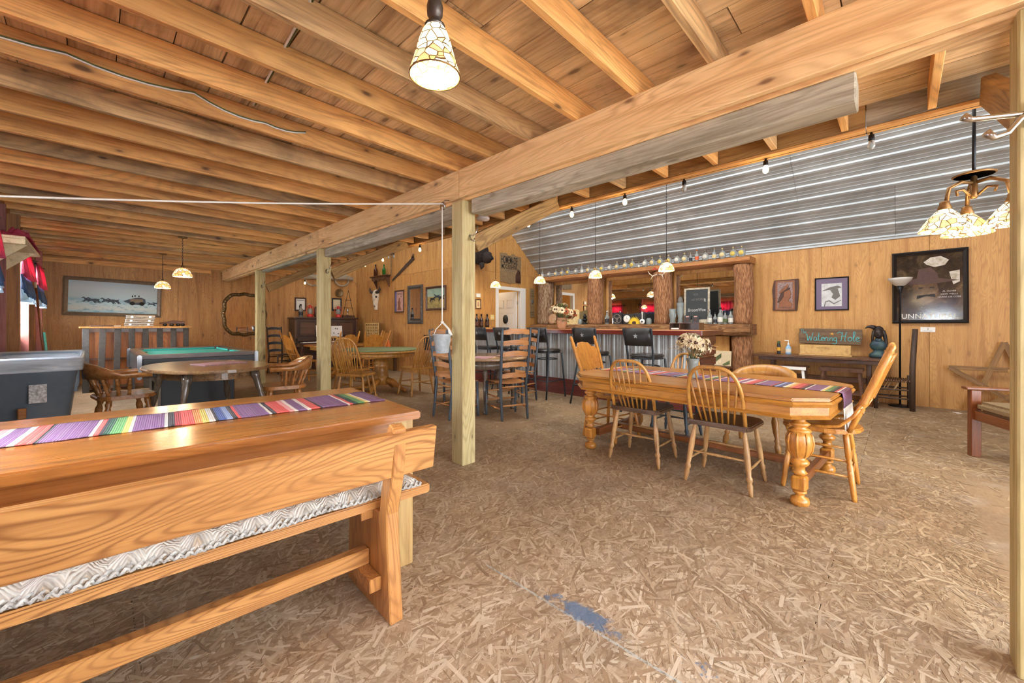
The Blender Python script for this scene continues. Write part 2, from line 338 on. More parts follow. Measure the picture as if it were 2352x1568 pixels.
    col = t.node('ShaderNodeHueSaturation', inp={'Saturation': 0.94, 'Color': col}).outputs[0]
    t.bump(tone, 0.3, 0.003); M[name] = t.done(col, 0.6)
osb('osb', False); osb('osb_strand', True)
def galv(name, warm=0.0):
    t = NT(name); co = t.coords(); n = t.noise(t.mapping(co, (2, 1.2, 2)), 1.0, 5, 0.65)
    sp = t.ramp(t.noise(t.mapping(co, (1, 0.5, 1), (0, 0, 0), (3, 9, 2)), 1.0, 6, 0.7, 1.0), [(0.6, (0, 0, 0)), (0.68, (1, 1, 1))])
    col = t.ramp(n, [(0.3, srgb(158, 164, 164)), (0.7, srgb(204, 210, 210))])
    col = t.mix(t.math('MULTIPLY', sp, 0.35), col, srgb(225, 228, 228))
    if warm:
        wv = t.ramp(t.noise(t.mapping(co, (4, 6, 1.2)), 1.0, 5, 0.6), [(0.45, (0, 0, 0)), (0.75, (1, 1, 1))])
        col = t.mix(t.math('MULTIPLY', wv, warm), col, srgb(140, 112, 84))
    M[name] = t.done(col, t.ramp(n, [(0.3, (0.42, 0.42, 0.42)), (0.7, (0.58, 0.58, 0.58))]), 0.3)
galv('galvanised'); galv('bar_tin', 0.55)
plain('iron_black', (34, 34, 36), 0.4, 0.6)
plain('black_metal', (52, 58, 64), 0.38, 0.35, nz=0.2)
plain('black_panel', (34, 32, 32), 0.4)
plain('vinyl_black', (46, 40, 36), 0.28)
plain('slate_paint', (70, 80, 88), 0.38, nz=0.25)
plain('steel', (200, 200, 198), 0.25, 1.0)
plain('chrome', (140, 140, 142), 0.25, 1.0)
plain('pewter', (112, 104, 96), 0.4, 0.8, nz=0.3, nscale=30)
plain('bronze', (146, 108, 64), 0.42, 0.7, nz=0.3, nscale=14)
plain('mirror', (235, 235, 232), 0.02, 1.0)
plain('white_paint', (232, 230, 224), 0.4)
plain('white', (240, 238, 232), 0.6)
plain('paper', (236, 232, 224), 0.7)
plain('tan_paper', (214, 196, 160), 0.7, nz=0.1)
plain('ink', (40, 36, 34), 0.7)
plain('grey_ink', (108, 104, 98), 0.7)
plain('purple_mat', (112, 98, 118), 0.7)
plain('frame_black', (26, 24, 24), 0.3)
plain('frame_brown', (84, 54, 38), 0.4, nz=0.2)
plain('frame_grey', (132, 112, 88), 0.45, nz=0.25, nscale=20)
plain('frame_gilt', (136, 108, 66), 0.4, 0.5, nz=0.5, nscale=40)
plain('frame_pewter', (120, 116, 108), 0.4, 0.6, nz=0.65, nscale=60)
plain('felt_teal', (42, 158, 150), 0.9, nz=0.08, nscale=60)
plain('felt_green', (132, 142, 98), 0.9, nz=0.15, nscale=30)
plain('bin_plastic', (112, 124, 134), 0.28, nz=0.2, nscale=5)
plain('bag_plastic', (206, 214, 220), 0.12, alpha_dummy=0) if False else None
plain('rope', (224, 220, 210), 0.8)
plain('bulb_lit', (255, 226, 180), 0.3, emit=(255, 204, 136), estr=10.0)
t = NT('clear_glass'); M['clear_glass'] = t.done((0.55, 0.6, 0.58, 1), 0.06, 0.0, **{'Transmission Weight': 0.65, 'IOR': 1.35})
t = NT('pane_glass'); M['pane_glass'] = t.done((0.95, 0.97, 1, 1), 0.02, 0.0, **{'Transmission Weight': 1.0, 'IOR': 1.02})
t = NT('wrap_film'); n_ = t.noise(t.mapping(t.coords(), (3, 3, 26)), 1.0, 4, 0.6); t.bump(n_, 0.5, 0.02)
M['wrap_film'] = t.done((0.75, 0.8, 0.84, 1), 0.12, 0.0, **{'Alpha': t.math('MULTIPLY_ADD', n_, 0.7, 0.15)})
plain('brown_glass', (92, 46, 24), 0.08, **{'Transmission Weight': 0.4})
plain('green_glass', (40, 130, 44), 0.08, **{'Transmission Weight': 0.5})
plain('dark_glass', (42, 30, 32), 0.1)
plain('blue_glass', (40, 70, 160), 0.08, **{'Transmission Weight': 0.3})
plain('label_cream', (226, 208, 160), 0.6, c2=(206, 176, 110), nscale=30)
plain('label_white', (230, 226, 214), 0.6, c2=(190, 186, 170), nscale=30)
plain('label_yellow', (222, 200, 96), 0.6, c2=(190, 160, 70), nscale=30)
plain('label_black', (40, 40, 44), 0.5)
plain('label_orange', (206, 92, 48), 0.5)
plain('gold_cap', (168, 150, 112), 0.35, 0.7)
plain('red_paint', (196, 48, 42), 0.3)
plain('orange_plastic', (226, 112, 40), 0.4)
plain('terracotta', (200, 160, 126), 0.45, c2=(176, 132, 96), nscale=6)
plain('petal_cream', (228, 212, 178), 0.7, c2=(198, 176, 138), nscale=20)
plain('petal_rust', (176, 96, 44), 0.7, c2=(130, 62, 28), nscale=20)
plain('seed_brown', (78, 50, 44), 0.9)
plain('leaf_green', (104, 112, 66), 0.7, c2=(64, 74, 42), nscale=14)
plain('dry_stem', (176, 146, 106), 0.8)
plain('yellow_petal', (226, 190, 40), 0.6)
plain('bone', (228, 218, 196), 0.6, c2=(190, 170, 140), nscale=10)
plain('horn', (70, 58, 50), 0.5, nz=0.4)
plain('fur', (52, 38, 30), 0.95, c2=(26, 20, 18), nscale=30)
def translucent(name, c, c2):
    t = NT(name); n = t.noise(t.coords(), 6, 4, 0.6); col = t.ramp(n, [(0.35, srgb(*c2)), (0.65, srgb(*c))]); t.done(col, 0.85)
    tr = t.node('ShaderNodeBsdfTranslucent', inp={0: col}); mx = t.node('ShaderNodeMixShader', inp={0: 0.25, 1: t.b.outputs[0], 2: tr.outputs[0]}); t.l.new(mx.outputs[0], t.n['Material Output'].inputs[0]); M[name] = t.m
translucent('pink_cloth', (222, 92, 122), (190, 60, 92)); translucent('pale_trim', (206, 222, 232), (180, 200, 214))
plain('blue_cloth', (70, 96, 140), 0.85, c2=(44, 60, 92), nscale=8)
plain('rug_tan', (150, 126, 90), 0.95, c2=(122, 100, 70), nscale=90)
plain('chalkboard', (52, 56, 56), 0.75, nz=0.15, nscale=5)
plain('chalk', (190, 188, 180), 0.9)
plain('turquoise', (92, 186, 190), 0.6)
plain('star_yellow', (214, 158, 48), 0.6)
plain('red_ink', (176, 62, 44), 0.7)
plain('aluminium', (158, 148, 136), 0.4, 0.5, nz=0.08)
plain('cast_bronze', (66, 54, 46), 0.5, 0.3, c2=(40, 34, 34), nscale=14)
plain('bronze_blue', (44, 62, 78), 0.5, 0.2, c2=(60, 84, 76), nscale=10)
plain('carve_bg', (160, 138, 132), 0.6, c2=(110, 86, 78), nscale=40)
plain('carve_brown', (142, 88, 54), 0.5, nz=0.25, nscale=12)
plain('carve_dark', (78, 48, 34), 0.6, nz=0.3, nscale=20)
plain('zinc_pail', (204, 212, 216), 0.4, 0.35, c2=(168, 180, 186), nscale=16)
plain('cardboard', (206, 186, 150), 0.8)
plain('frost_glass', (222, 216, 204), 0.35, **{'Transmission Weight': 0.3})
plain('white_disc', (238, 238, 244), 0.4)
plain('soap_blue', (150, 190, 220), 0.2)
plain('wire_white', (228, 226, 220), 0.5)
plain('outlet', (226, 200, 130), 0.5)
plain('bin_label', (226, 226, 224), 0.6, c2=(150, 148, 146), nscale=60)
plain('peg_wood', (176, 128, 84), 0.5, nz=0.15)
plain('brush_teal', (84, 166, 150), 0.5)
plain('warm_wall', (238, 196, 96), 0.7)
def tiffany(name, base, strength, scale):
    t = NT(name); co = t.coords(False); v = t.voro(co, scale, 'Distance', 'DISTANCE_TO_EDGE'); c = t.voro(co, scale, 'Color')
    lead = t.ramp(v, [(0.03, (0, 0, 0)), (0.07, (1, 1, 1))])
    cc = t.node('ShaderNodeSeparateColor', inp={0: c}).outputs[0]
    gl = t.ramp(cc, [(0.0, srgb(255, 244, 214)), (0.55, srgb(255, 236, 190)), (0.75, srgb(240, 200, 110)), (0.92, srgb(228, 160, 110)), (1, srgb(206, 186, 96))])
    t.l.new(t.mix(lead, srgb(90, 66, 36), gl), t.b.inputs['Emission Color'])
    t.b.inputs['Emission Strength'].default_value = strength
    M[name] = t.done(t.mix(lead, srgb(70, 50, 28), gl), 0.25)
tiffany('tiffany_shade', None, 0.75, 26); tiffany('tiffany_bell', None, 0.9, 34)
PU, WH, BK, RD, DR, OR, YL, GN, DG, BL, LB, PK = (122, 84, 124), (232, 226, 214), (46, 42, 46), (204, 66, 56), (140, 40, 42), (220, 128, 62), (224, 194, 96), (92, 142, 82), (34, 70, 52), (66, 84, 140), (150, 168, 206), (226, 150, 146)
BANDS = [(90, PU), (8, WH), (10, RD), (8, BK), (16, DG), (22, GN), (14, YL), (8, WH), (70, PU), (8, WH), (16, BK), (16, DR), (34, RD), (18, OR), (16, YL), (16, WH), (8, BK), (22, BL), (16, LB), (14, BK), (8, RD), (80, PU), (8, WH), (14, BK), (40, RD), (16, PK), (12, WH), (30, PU), (12, WH), (30, RD), (10, BK)]
TOTB = float(sum(b_[0] for b_ in BANDS)); SPOS = []; acc_ = 0.0
for b_ in BANDS: SPOS.append(acc_/TOTB); acc_ += b_[0]
SER = [b_[1] for b_ in BANDS]
def serape(name, axis, period, fade=0.0, width=0.0):
    t = NT(name); co = t.coords(False); x = t.node('ShaderNodeSeparateXYZ', inp={0: co}).outputs['XYZ'.index(axis)]
    fr = t.math('FRACT', t.math('ADD', t.math('DIVIDE', x, period), 40.37))
    col = t.ramp(fr, [(p, srgb(*c)) for p, c in zip(SPOS, SER)], 'CONSTANT')
    thr = t.noise(t.mapping(co, tuple(260.0 if a_ == axis else 0.01 for a_ in 'XYZ')), 1.0, 2, 0.7)
    col = t.mix(t.math('MULTIPLY', t.ramp(thr, [(0.56, (0, 0, 0)), (0.6, (1, 1, 1))]), 0.3), col, srgb(52, 44, 48)); col = t.mix(t.math('MULTIPLY', t.ramp(thr, [(0.4, (1, 1, 1)), (0.42, (0, 0, 0))]), 0.28), col, srgb(226, 216, 204))
    col = t.node('ShaderNodeHueSaturation', inp={'Saturation': 0.95, 'Color': col}).outputs[0]
    rib = t.math('SINE', t.math('MULTIPLY', x, 900.0)); col = t.mix(t.math('MULTIPLY_ADD', rib, 0.09, 0.09), col, (0.02, 0.02, 0.02, 1))
    if fade: col = t.mix(fade, col, srgb(196, 150, 150))
    t.bump(rib, 0.25, 0.002); M[name] = t.done(col, 0.9)
serape('serape_x', 'X', 0.92); serape('serape_y', 'Y', 0.8, 0.1); serape('placemat_weave', 'X', 0.22, 0.72)
def knit():
    t = NT('knit'); co = t.coords(False); s3 = t.node('ShaderNodeSeparateXYZ', inp={0: co})
    tri = t.math('PINGPONG', s3.outputs[0], 0.04)
    d = t.math('SUBTRACT', s3.outputs[1], t.math('MULTIPLY', tri, 0.9))
    n = t.noise(co, 26, 4, 0.6)
    fr = t.math('FRACT', t.math('MULTIPLY', t.math('ADD', d, t.math('MULTIPLY', n, 0.012)), 11.0))
    col = t.ramp(fr, [(0, srgb(206, 200, 190)), (0.3, srgb(230, 226, 216)), (0.45, srgb(190, 180, 168)), (0.6, srgb(222, 216, 206)), (0.78, srgb(200, 178, 152)), (0.88, srgb(180, 172, 160)), (1, srgb(206, 200, 190))])
    fine = t.math('SINE', t.math('MULTIPLY', d, 620.0)); yarn = t.math('SINE', t.math('MULTIPLY', s3.outputs[0], 500.0))
    col = t.mix(t.math('MULTIPLY_ADD', fine, 0.14, 0.14), col, srgb(120, 110, 100))
    t.bump(t.math('ADD', fine, t.math('MULTIPLY', yarn, 0.4)), 0.6, 0.006); M['knit'] = t.done(col, 0.95)
knit()
plain('knit_edge', (214, 212, 206), 0.95, c2=(150, 148, 144), nscale=60)
def sky_paint():
    t = NT('stage_canvas'); co = t.coords(False); s3 = t.node('ShaderNodeSeparateXYZ', inp={0: co})
    n = t.noise(t.mapping(co, (2.2, 7, 1)), 1.0, 5, 0.6); n2 = t.noise(t.mapping(co, (8, 22, 1)), 1.0, 5, 0.7)
    y = t.math('ADD', t.math('MULTIPLY_ADD', s3.outputs[1], 1.6, 0.5), t.math('MULTIPLY', t.math('SUBTRACT', n, 0.5), 0.22))
    col = t.ramp(y, [(0.0, srgb(150, 196, 208)), (0.12, srgb(206, 214, 206)), (0.3, srgb(190, 216, 220)), (0.4, srgb(150, 190, 204)), (0.5, srgb(186, 208, 212)), (0.75, srgb(196, 210, 214)), (1, srgb(176, 196, 206))])
    low = t.math('MULTIPLY', t.ramp(n2, [(0.52, (0, 0, 0)), (0.62, (1, 1, 1))]), t.math('LESS_THAN', s3.outputs[1], -0.06))
    M['stage_canvas'] = t.done(t.mix(t.math('MULTIPLY', low, 0.7), col, srgb(80, 150, 176)), 0.4)
sky_paint()
def dusk_art(name, stops, sc=4.0, rough=0.5):
    t = NT(name); co = t.coords(False); n = t.noise(co, sc, 6, 0.65, 0.8)
    M[name] = t.done(t.ramp(n, [(p, srgb(*c)) for p, c in stops]), rough)
dusk_art('horse_canvas', [(0.3, (96, 92, 52)), (0.45, (150, 132, 74)), (0.6, (186, 160, 100)), (0.7, (150, 110, 60))], 9)
dusk_art('horse_sky', [(0.35, (128, 158, 140)), (0.65, (172, 190, 164))], 6)
dusk_art('poster_dark', [(0.3, (30, 26, 24)), (0.5, (54, 44, 34)), (0.66, (92, 76, 54)), (0.78, (130, 110, 80))], 5, 0.12)
dusk_art('poster_face', [(0.3, (58, 44, 32)), (0.55, (92, 70, 48)), (0.7, (120, 94, 64))], 9, 0.15)
dusk_art('poster_light', [(0.3, (150, 136, 112)), (0.6, (206, 198, 184))], 12, 0.15)
dusk_art('vintage_pink', [(0.3, (176, 130, 120)), (0.6, (206, 166, 150))], 7)
dusk_art('vintage_blue', [(0.3, (84, 84, 130)), (0.6, (120, 116, 160))], 7)
dusk_art('sketch', [(0.3, (176, 176, 174)), (0.6, (206, 206, 202))], 12)
dusk_art('moon_board', [(0.3, (116, 94, 66)), (0.6, (146, 120, 84))], 16)
dusk_art('horse_dark', [(0.3, (30, 44, 58)), (0.6, (56, 72, 84))], 30)
# ------------------------------------------------------------------ the setting
LW, RW, FW, BW, SY, SK, EAVE, SLOPE = -0.69, 8.32, 11.66, -2.75, 6.976, 5.42, 2.49, 0.87
roofz = lambda x: EAVE+(RW-x)*SLOPE
JB, DECK = 2.472, 2.613
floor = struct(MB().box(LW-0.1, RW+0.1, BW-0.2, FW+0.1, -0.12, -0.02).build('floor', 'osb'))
k = -3; row = 0
while True:
    y0 = 0.24+1.22*k; y1 = y0+1.22
    if y0 > FW: break
    off = 1.33 if k % 2 == 0 else 1.33+1.22
    j = -2
    while True:
        x0 = off+2.44*j; x1 = x0+2.44; j += 1
        a, b = max(x0, LW), min(x1, RW); c, d = max(y0, BW), min(y1, FW)
        if x0 > RW: break
        if b-a < 0.02 or d-c < 0.02: continue
        g = 0.0009
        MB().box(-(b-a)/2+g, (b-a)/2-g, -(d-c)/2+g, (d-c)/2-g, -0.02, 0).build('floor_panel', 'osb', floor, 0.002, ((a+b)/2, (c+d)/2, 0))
    k += 1
# the pressed wood strands of the sheets, real flakes lying in the surface
rs = random.Random(12); sv = []; sf = []; uvs = []
def strands(x0, x1, y0, y1, dens, scale=1.0):
    for _ in range(int((x1-x0)*(y1-y0)*dens)):
        sl = rs.random() < 0.55
        L_ = rs.uniform(.05, .14)*scale*(0.7 if sl else 1); W_ = (rs.uniform(.0015, .004) if sl else rs.uniform(.005, .017))*scale
        x = rs.uniform(x0+.07, x1-.07); y = rs.uniform(y0+.07, y1-.07); a = rs.gauss(0.25, 0.75) if rs.random() < .7 else rs.uniform(0, PI); c, s_ = math.cos(a), math.sin(a); z = rs.uniform(.0003, .0016); o = len(sv); uo = rs.uniform(0, 50)
        for (u, v) in ((-.5, rs.uniform(-.5, 0)), (-.42, -.5), (.42, -.5), (.5, rs.uniform(-.3, .3)), (.4, .5), (-.45, .5)):
            sv.append((x+c*u*L_-s_*v*W_, y+s_*u*L_+c*v*W_, z)); uvs.extend((u*L_+uo, v*W_+uo))
        sf.append(tuple(range(o, o+6)))
strands(LW, 4.6, -0.4, 3.2, 3300); strands(4.6, RW, -1.0, 3.2, 900, 1.2); strands(LW, 5.6, 3.2, 7.0, 700, 1.2); strands(LW, SK, 7.0, FW, 160, 1.6); strands(LW, RW, BW, -0.4, 250, 1.2)
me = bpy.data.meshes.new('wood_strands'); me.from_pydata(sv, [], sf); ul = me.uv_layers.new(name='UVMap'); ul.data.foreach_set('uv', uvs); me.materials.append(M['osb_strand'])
so = bpy.data.objects.new('wood_strands', me); COL.objects.link(so); so.parent = floor; so['kind'] = 'stuff'
# ceiling over the hall: sawn deck boards on joists
ceiling = struct(MB().box(LW-0.1, 3.56, BW, FW+0.1, DECK+0.035, DECK+0.06).build('ceiling', 'deck_wood'))
x = LW; rg = random.Random(3)
while x < 3.5:
    wd = rg.uniform(0.16, 0.25); x1 = min(x+wd, 3.52); y = BW-rg.uniform(0, 2)
    while y < FW:
        L = rg.choice((2.44, 3.05, 3.66, 4.27)); a, b = max(y, BW), min(y+L, FW)
        if b-a > 0.05:
            o = board('deck_board', ((x+x1)/2, a+0.003, DECK+0.016), ((x+x1)/2, b-0.003, DECK+0.016), x1-x-rg.uniform(0.003, 0.008), 0.026, 'deck_wood', ceiling, bevel=0)
            o.location.z += rg.uniform(-0.002, 0.003)
        y += L
    x = x1
NJ = 0
jy = -1.76
while jy < FW:
    o = board('joist', (LW, jy, JB+0.07), (3.5, jy, JB+0.07), 0.038, 0.14, 'joist_grey' if NJ % 7 in (2, 6) else 'joist_wood', ceiling, bevel=0.003)
    jy += 0.4055; NJ += 1
def timber(name, label, p, q, wd, th, mat, cat='beam', up=(0, 0, 1), group=None, bevel=0.006):
    return tag(board(name, p, q, wd, th, mat, None, up, bevel), label, cat, group)
gird = thing('girder_beam', 'long pale timber girder carrying the ceiling joists on square posts', 'beam', (2.12, 4.4, 2.24))
for a, b in ((-2.7, 2.66), (2.664, 5.71), (5.714, 8.76), (8.764, FW-0.02)):
    board('face_ply', (2.14, a, 2.355), (2.14, b, 2.355), 0.04, 0.235, 'girder_wood').parent = gird
    board('back_ply', (2.21, a, 2.335), (2.21, b, 2.335), 0.09, 0.235, 'girder_wood').parent = gird
for ch in gird.children: ch.matrix_parent_inverse = Matrix.Translation((-2.12, -4.4, -2.24))
timber('weathered_beam', 'weathered grey beam slung under the girder beside the doorway post', (2.245, 0.13, 2.158), (2.245, 2.56, 2.158), 0.15, 0.118, 'weathered_wood')
timber('weathered_beam', 'weathered grey beam under the girder past the rope pulley', (2.245, 2.74, 2.158), (2.245, 5.62, 2.158), 0.15, 0.118, 'weathered_wood')
timber('weathered_beam', 'thin weathered board under the girder nearest the oval gilt mirror', (2.245, 5.78, 2.195), (2.245, 8.66, 2.195), 0.1, 0.045, 'weathered_wood')
HX = 3.54
hd = thing('header_beam', 'doubled header beam closing the joist ends above the bulb string', 'beam', (HX, 2.0, 2.47))
for a, b, mt in ((-2.7, 0.16, 'weathered_wood'), (0.164, 3.2, 'brace_wood'), (3.204, 6.9, 'brace_wood'), (6.904, FW-0.02, 'joist_wood')):
    o = board('header_board', (HX, a, 2.555), (HX, b, 2.555), 0.045, 0.17, mt); o.parent = hd
    o = board('header_plate', (HX+0.02, a, 2.458), (HX+0.02, b, 2.458), 0.095, 0.022, 'joist_wood'); o.parent = hd
for ch in hd.children: ch.matrix_parent_inverse = Matrix.Translation((-HX, -2.0, -2.47))
def s_hook(parent, y):
    MB().tube([(-0.012, y, 1.90), (-0.03, y-0.004, 1.93), (-0.045, y-0.01, 1.99), (-0.03, y-0.012, 2.0)], 0.006).tube([(-0.012, y, 1.9), (-0.05, y, 1.86), (-0.045, y, 1.835), (-0.02, y, 1.83)], 0.007).ell((-0.03, y-0.012, 2.003), (0.009, 0.009, 0.009)).build('coat_hook', 'chrome', parent)
for i, (py, lab) in enumerate(((-0.355, 'square timber post with a two-prong hook at the doorway edge'), (2.685, 'square pressure-treated post with the pail rope and pulley beside it'),
                               (5.70, 'square post standing in front of the piano'), (8.75, 'square post standing beside the oval gilt mirror'))):
    p = thing('support_post', lab, 'post', (2.19, py, 0))
    MB().box(-0.07, 0.07, -0.075, 0.075, 0, 2.215 if i else 2.215).build('post', 'post_wood', p, 0.006)
    if i:
        MB().tube([(0.0, -0.078, 1.93), (0.018, -0.10, 1.925), (0.028, -0.125, 1.94), (0.045, -0.135, 2.0)], 0.006).tube([(0.0, -0.08, 1.92), (-0.01, -0.11, 1.885), (0.0, -0.135, 1.87), (0.012, -0.13, 1.895)], 0.007).build('coat_hook', 'steel', p)
    else:
        MB().tube([(-0.072, 0.05, 1.86), (-0.085, 0.075, 1.862), (-0.105, 0.125, 1.865), (-0.125, 0.18, 1.868), (-0.135, 0.2, 1.88)], [0.009, 0.0085, 0.008, 0.009, 0.014], 10).tube([(-0.076, 0.055, 1.865), (-0.10, 0.075, 1.84), (-0.112, 0.1, 1.80), (-0.125, 0.13, 1.79), (-0.135, 0.15, 1.81)], [0.009, 0.009, 0.008, 0.009, 0.014], 10).box(-0.078, -0.069, 0.035, 0.062, 1.82, 1.9).build('coat_hook', 'steel', p)
for y0, lab in ((2.68, 'slanting knee brace from the post with the pail rope up to the header'), (5.7, 'slanting knee brace behind the post in front of the piano'), (8.75, 'slanting knee brace from the post beside the gilt mirror'),
                (-0.355, 'knee brace end above the doorway post with a small cup hook')):
    timber('knee_brace', lab, (2.30, y0, 1.88), (3.47, y0, 2.49), 0.06, 0.15, 'brace_wood', 'brace')
# ---- walls
def panels(parent, wall, plane, u0, u1, z0, z1, seams, mat, th=0.012):
    us = sorted([u0]+[s for s in seams if u0+0.02 < s < u1-0.02]+[u1])
    for a, b in zip(us, us[1:]):
        if wall == 'X': o = MB().box(-th, 0, -(b-a)/2+0.0015, (b-a)/2-0.0015, z0, z1).build('plywood_panel', mat, parent, 0.0015, (plane, (a+b)/2, 0))
        elif wall == '+X': o = MB().box(0, th, -(b-a)/2+0.0015, (b-a)/2-0.0015, z0, z1).build('plywood_panel', mat, parent, 0.0015, (plane, (a+b)/2, 0))
        else: o = MB().box(-(b-a)/2+0.0015, (b-a)/2-0.0015, -th, 0, z0, z1).build('plywood_panel', mat, parent, 0.0015, ((a+b)/2, plane, 0))
wr = struct(MB().box(RW, RW+0.1, BW, SY, 0, 2.6).build('wall_right', 'plywood'))
panels(wr, 'X', RW, BW, SY, 0, EAVE-0.012, [0.93+1.235*i for i in range(-4, 6)], 'plywood')
wi = struct(MB().box(SK+0.012, SK+0.1, SY+0.013, FW, 0, 5.1).build('wall_inner', 'plywood'))
panels(wi, 'X', SK+0.012, SY-0.0, FW, 0, 2.44, [SY+1.22*i for i in range(1, 5)], 'plywood_dark')
panels(wi, 'X', SK+0.012, SY-0.0, FW, 2.444, 4.6, [SY+0.6+1.22*i for i in range(0, 5)], 'plywood')
# wall beside the bar, with the door opening, following the roof slope
DX0, DX1, DZ = 6.70, 7.60, 2.06
we = struct(MB().box(SK+0.1, DX0, SY+0.013, SY+0.1, 0, 2.6).box(DX1, RW, SY+0.013, SY+0.1, 0, 2.45).box(DX0, DX1, SY+0.013, SY+0.1, DZ, 2.6).box(SK+0.1, 6.9, SY+0.013, SY+0.1, 2.6, 3.6).build('wall_end', 'plywood'))
def slope_panel(x0, x1, z0, z1=None):
    top = (lambda x: min(roofz(x), z1)) if z1 else roofz
    pts = [(x0, z0), (x1, z0), (x1, top(x1)), (x0, top(x0))]
    if pts[2][1] <= z0+1e-3: pts = [pts[0], pts[1], pts[3]]
    cx = (x0+x1)/2
    MB().prism([(a-cx, b) for a, b in pts], 0, 0.012, Matrix(((1, 0, 0, 0), (0, 0, -1, 0), (0, 1, 0, 0), (0, 0, 0, 1)))).build('plywood_panel', 'plywood', we, 0, (cx, SY+0.012, 0))
slope_panel(SK, 6.02, 0, 2.44); slope_panel(6.023, DX0-0.0, 0, 2.44); slope_panel(DX0+0.003, DX1-0.003, DZ, 2.44); slope_panel(DX1, RW, 0, 2.44)
slope_panel(SK, 6.64, 2.444); slope_panel(6.643, 7.86, 2.444); slope_panel(7.863, RW, 2.444)
wf = struct(MB().box(LW, SK, FW, FW+0.1, 0, 5.0).build('wall_far', 'plywood'))
panels(wf, 'Y', FW, LW, SK, 0, 2.44, [1.3, 2.52, 3.74, 4.96], 'plywood_dark')
panels(wf, 'Y', FW, 3.6, SK, 2.444, 4.9, [4.3], 'plywood')
panels(wf, 'Y', FW-0.014, LW, 1.3, 0, 2.46, [0.08], 'plywood', 0.014)
struct(MB().box(LW, 1.9, FW-0.05, FW-0.028, 2.38, 2.47).build('trim_1', 'joist_wood', None, 0.003))
# left wall with its windows
WZ0, WZ1, WW = 1.0, 2.04, 0.42
wl = thing('wall_left', None, None); wl['kind'] = 'structure'; del_ = [wl.pop(k_, None) for k_ in ('label', 'category')]
edges = [BW]+sum([[wy-WW, wy+WW] for wy in WIN_Y], [])+[FW]
for a, b in zip(edges[::2], edges[1::2]):
    MB().box(LW-0.1, LW, a, b, 0, 2.7).build('wall_section', 'brown_board', wl)
for i, wy in enumerate(WIN_Y):
    MB().box(LW-0.1, LW, wy-WW, wy+WW, 0, WZ0).box(LW-0.1, LW, wy-WW, wy+WW, WZ1, 2.7).build('wall_section', 'brown_board', wl)
    wn = struct(thing('window_%d' % (i+1), None, None, (LW-0.05, wy, 0))); wn.pop('label', None); wn.pop('category', None)
    MB().box(-0.02, 0.02, -WW, -WW+0.04, WZ0, WZ1).box(-0.02, 0.02, WW-0.04, WW, WZ0, WZ1).box(-0.02, 0.02, -WW+0.04, WW-0.04, WZ0, WZ0+0.04).box(-0.02, 0.02, -WW+0.04, WW-0.04, WZ1-0.04, WZ1).box(-0.015, 0.015, -0.012, 0.012, WZ0+0.04, WZ1-0.04).box(-0.014, 0.014, -WW+0.04, WW-0.04, 1.51, 1.535).build('window_frame', 'white_paint', wn)
    MB().box(-0.003, 0.003, -WW+0.04, WW-0.04, WZ0+0.04, WZ1-0.04).build('pane', 'pane_glass', wn)
for yy, dp, mt in ((6.75, .05, 'red_board'), (7.3, .10, 'brown_board'), (8.42, .085, 'red_board'), (9.4, .07, 'brown_board'), (10.6, .075, 'red_board'), (4.3, .06, 'red_board'), (3.6, .06, 'brown_board'), (1.3, .06, 'red_board'), (0.5, .06, 'red_board')):
    MB().box(LW, LW+dp, yy-0.02, yy+0.02, 0, 2.44).build('wall_stud', mt, wl, 0.002)      # open studs between the windows
# wall behind the camera, with the open barn doorway
wb = thing('wall_back', None, None); wb['kind'] = 'structure'; wb.pop('label', None); wb.pop('category', None)
MB().box(LW-0.1, 0.0, BW-0.1, BW, 0, 2.7).box(4.4, RW+0.1, BW-0.1, BW, 0, 2.49).box(0, 4.4, BW-0.1, BW, 2.46, 2.7).build('wall_section', 'brown_board', wb)
MB().prism([(3.5, 2.7), (4.4, 2.7), (4.4, 2.49), (RW, 2.49), (3.5, roofz(3.5))], 0, 0.06, Matrix(((1, 0, 0, 0), (0, 0, -1, BW-0.02), (0, 1, 0, 0), (0, 0, 0, 1)))).build('gable_panel', 'brown_board', wb)
wu = struct(MB().box(3.565, 3.6, BW, FW, 2.6, 4.1).box(3.56, 3.6, BW, FW, 5.9, roofz(3.56)).build('wall_upper', 'plywood'))
# ---- ribbed metal roof over the bar
metal = struct(MB().add([(RW+0.02, BW, EAVE+0.045), (RW+0.02, FW, EAVE+0.045), (3.55, FW, roofz(3.55)+0.06), (3.55, BW, roofz(3.55)+0.06)], [(0, 1, 2, 3)]).build('ceiling', 'galvanised'))
SL = math.hypot(1, SLOPE); ux, uz = -1/SL, SLOPE/SL; nx, nz = -SLOPE/SL, -1/SL   # up-slope and downward normal
def roof_panel(s0, s1, ya, yb):
    pr = []; s = s0; P_ = 0.229
    k0 = math.floor(s0/P_)
    for kk in range(k0, int(s1/P_)+2):
        b = kk*P_
        for (o, h) in ((0.0, 0.0), (0.014, 0.02), (0.044, 0.02), (0.058, 0.0), (0.108, 0.0), (0.112, 0.004), (0.118, 0.004), (0.122, 0.0), (0.164, 0.0), (0.168, 0.004), (0.174, 0.004), (0.178, 0.0)):
            if s0-1e-6 <= b+o <= s1+1e-6: pr.append((b+o, h))
    vs = []; n = len(pr)
    for y in (ya, yb):
        for s, h in pr: vs.append((RW+ux*s+nx*h, y-(ya+yb)/2, EAVE+uz*s+nz*h))
    MB().add(vs, [(i, i+1, n+i+1, n+i) for i in range(n-1)]).build('roof_panel', 'galvanised', metal, 0, (0, (ya+yb)/2, 0))
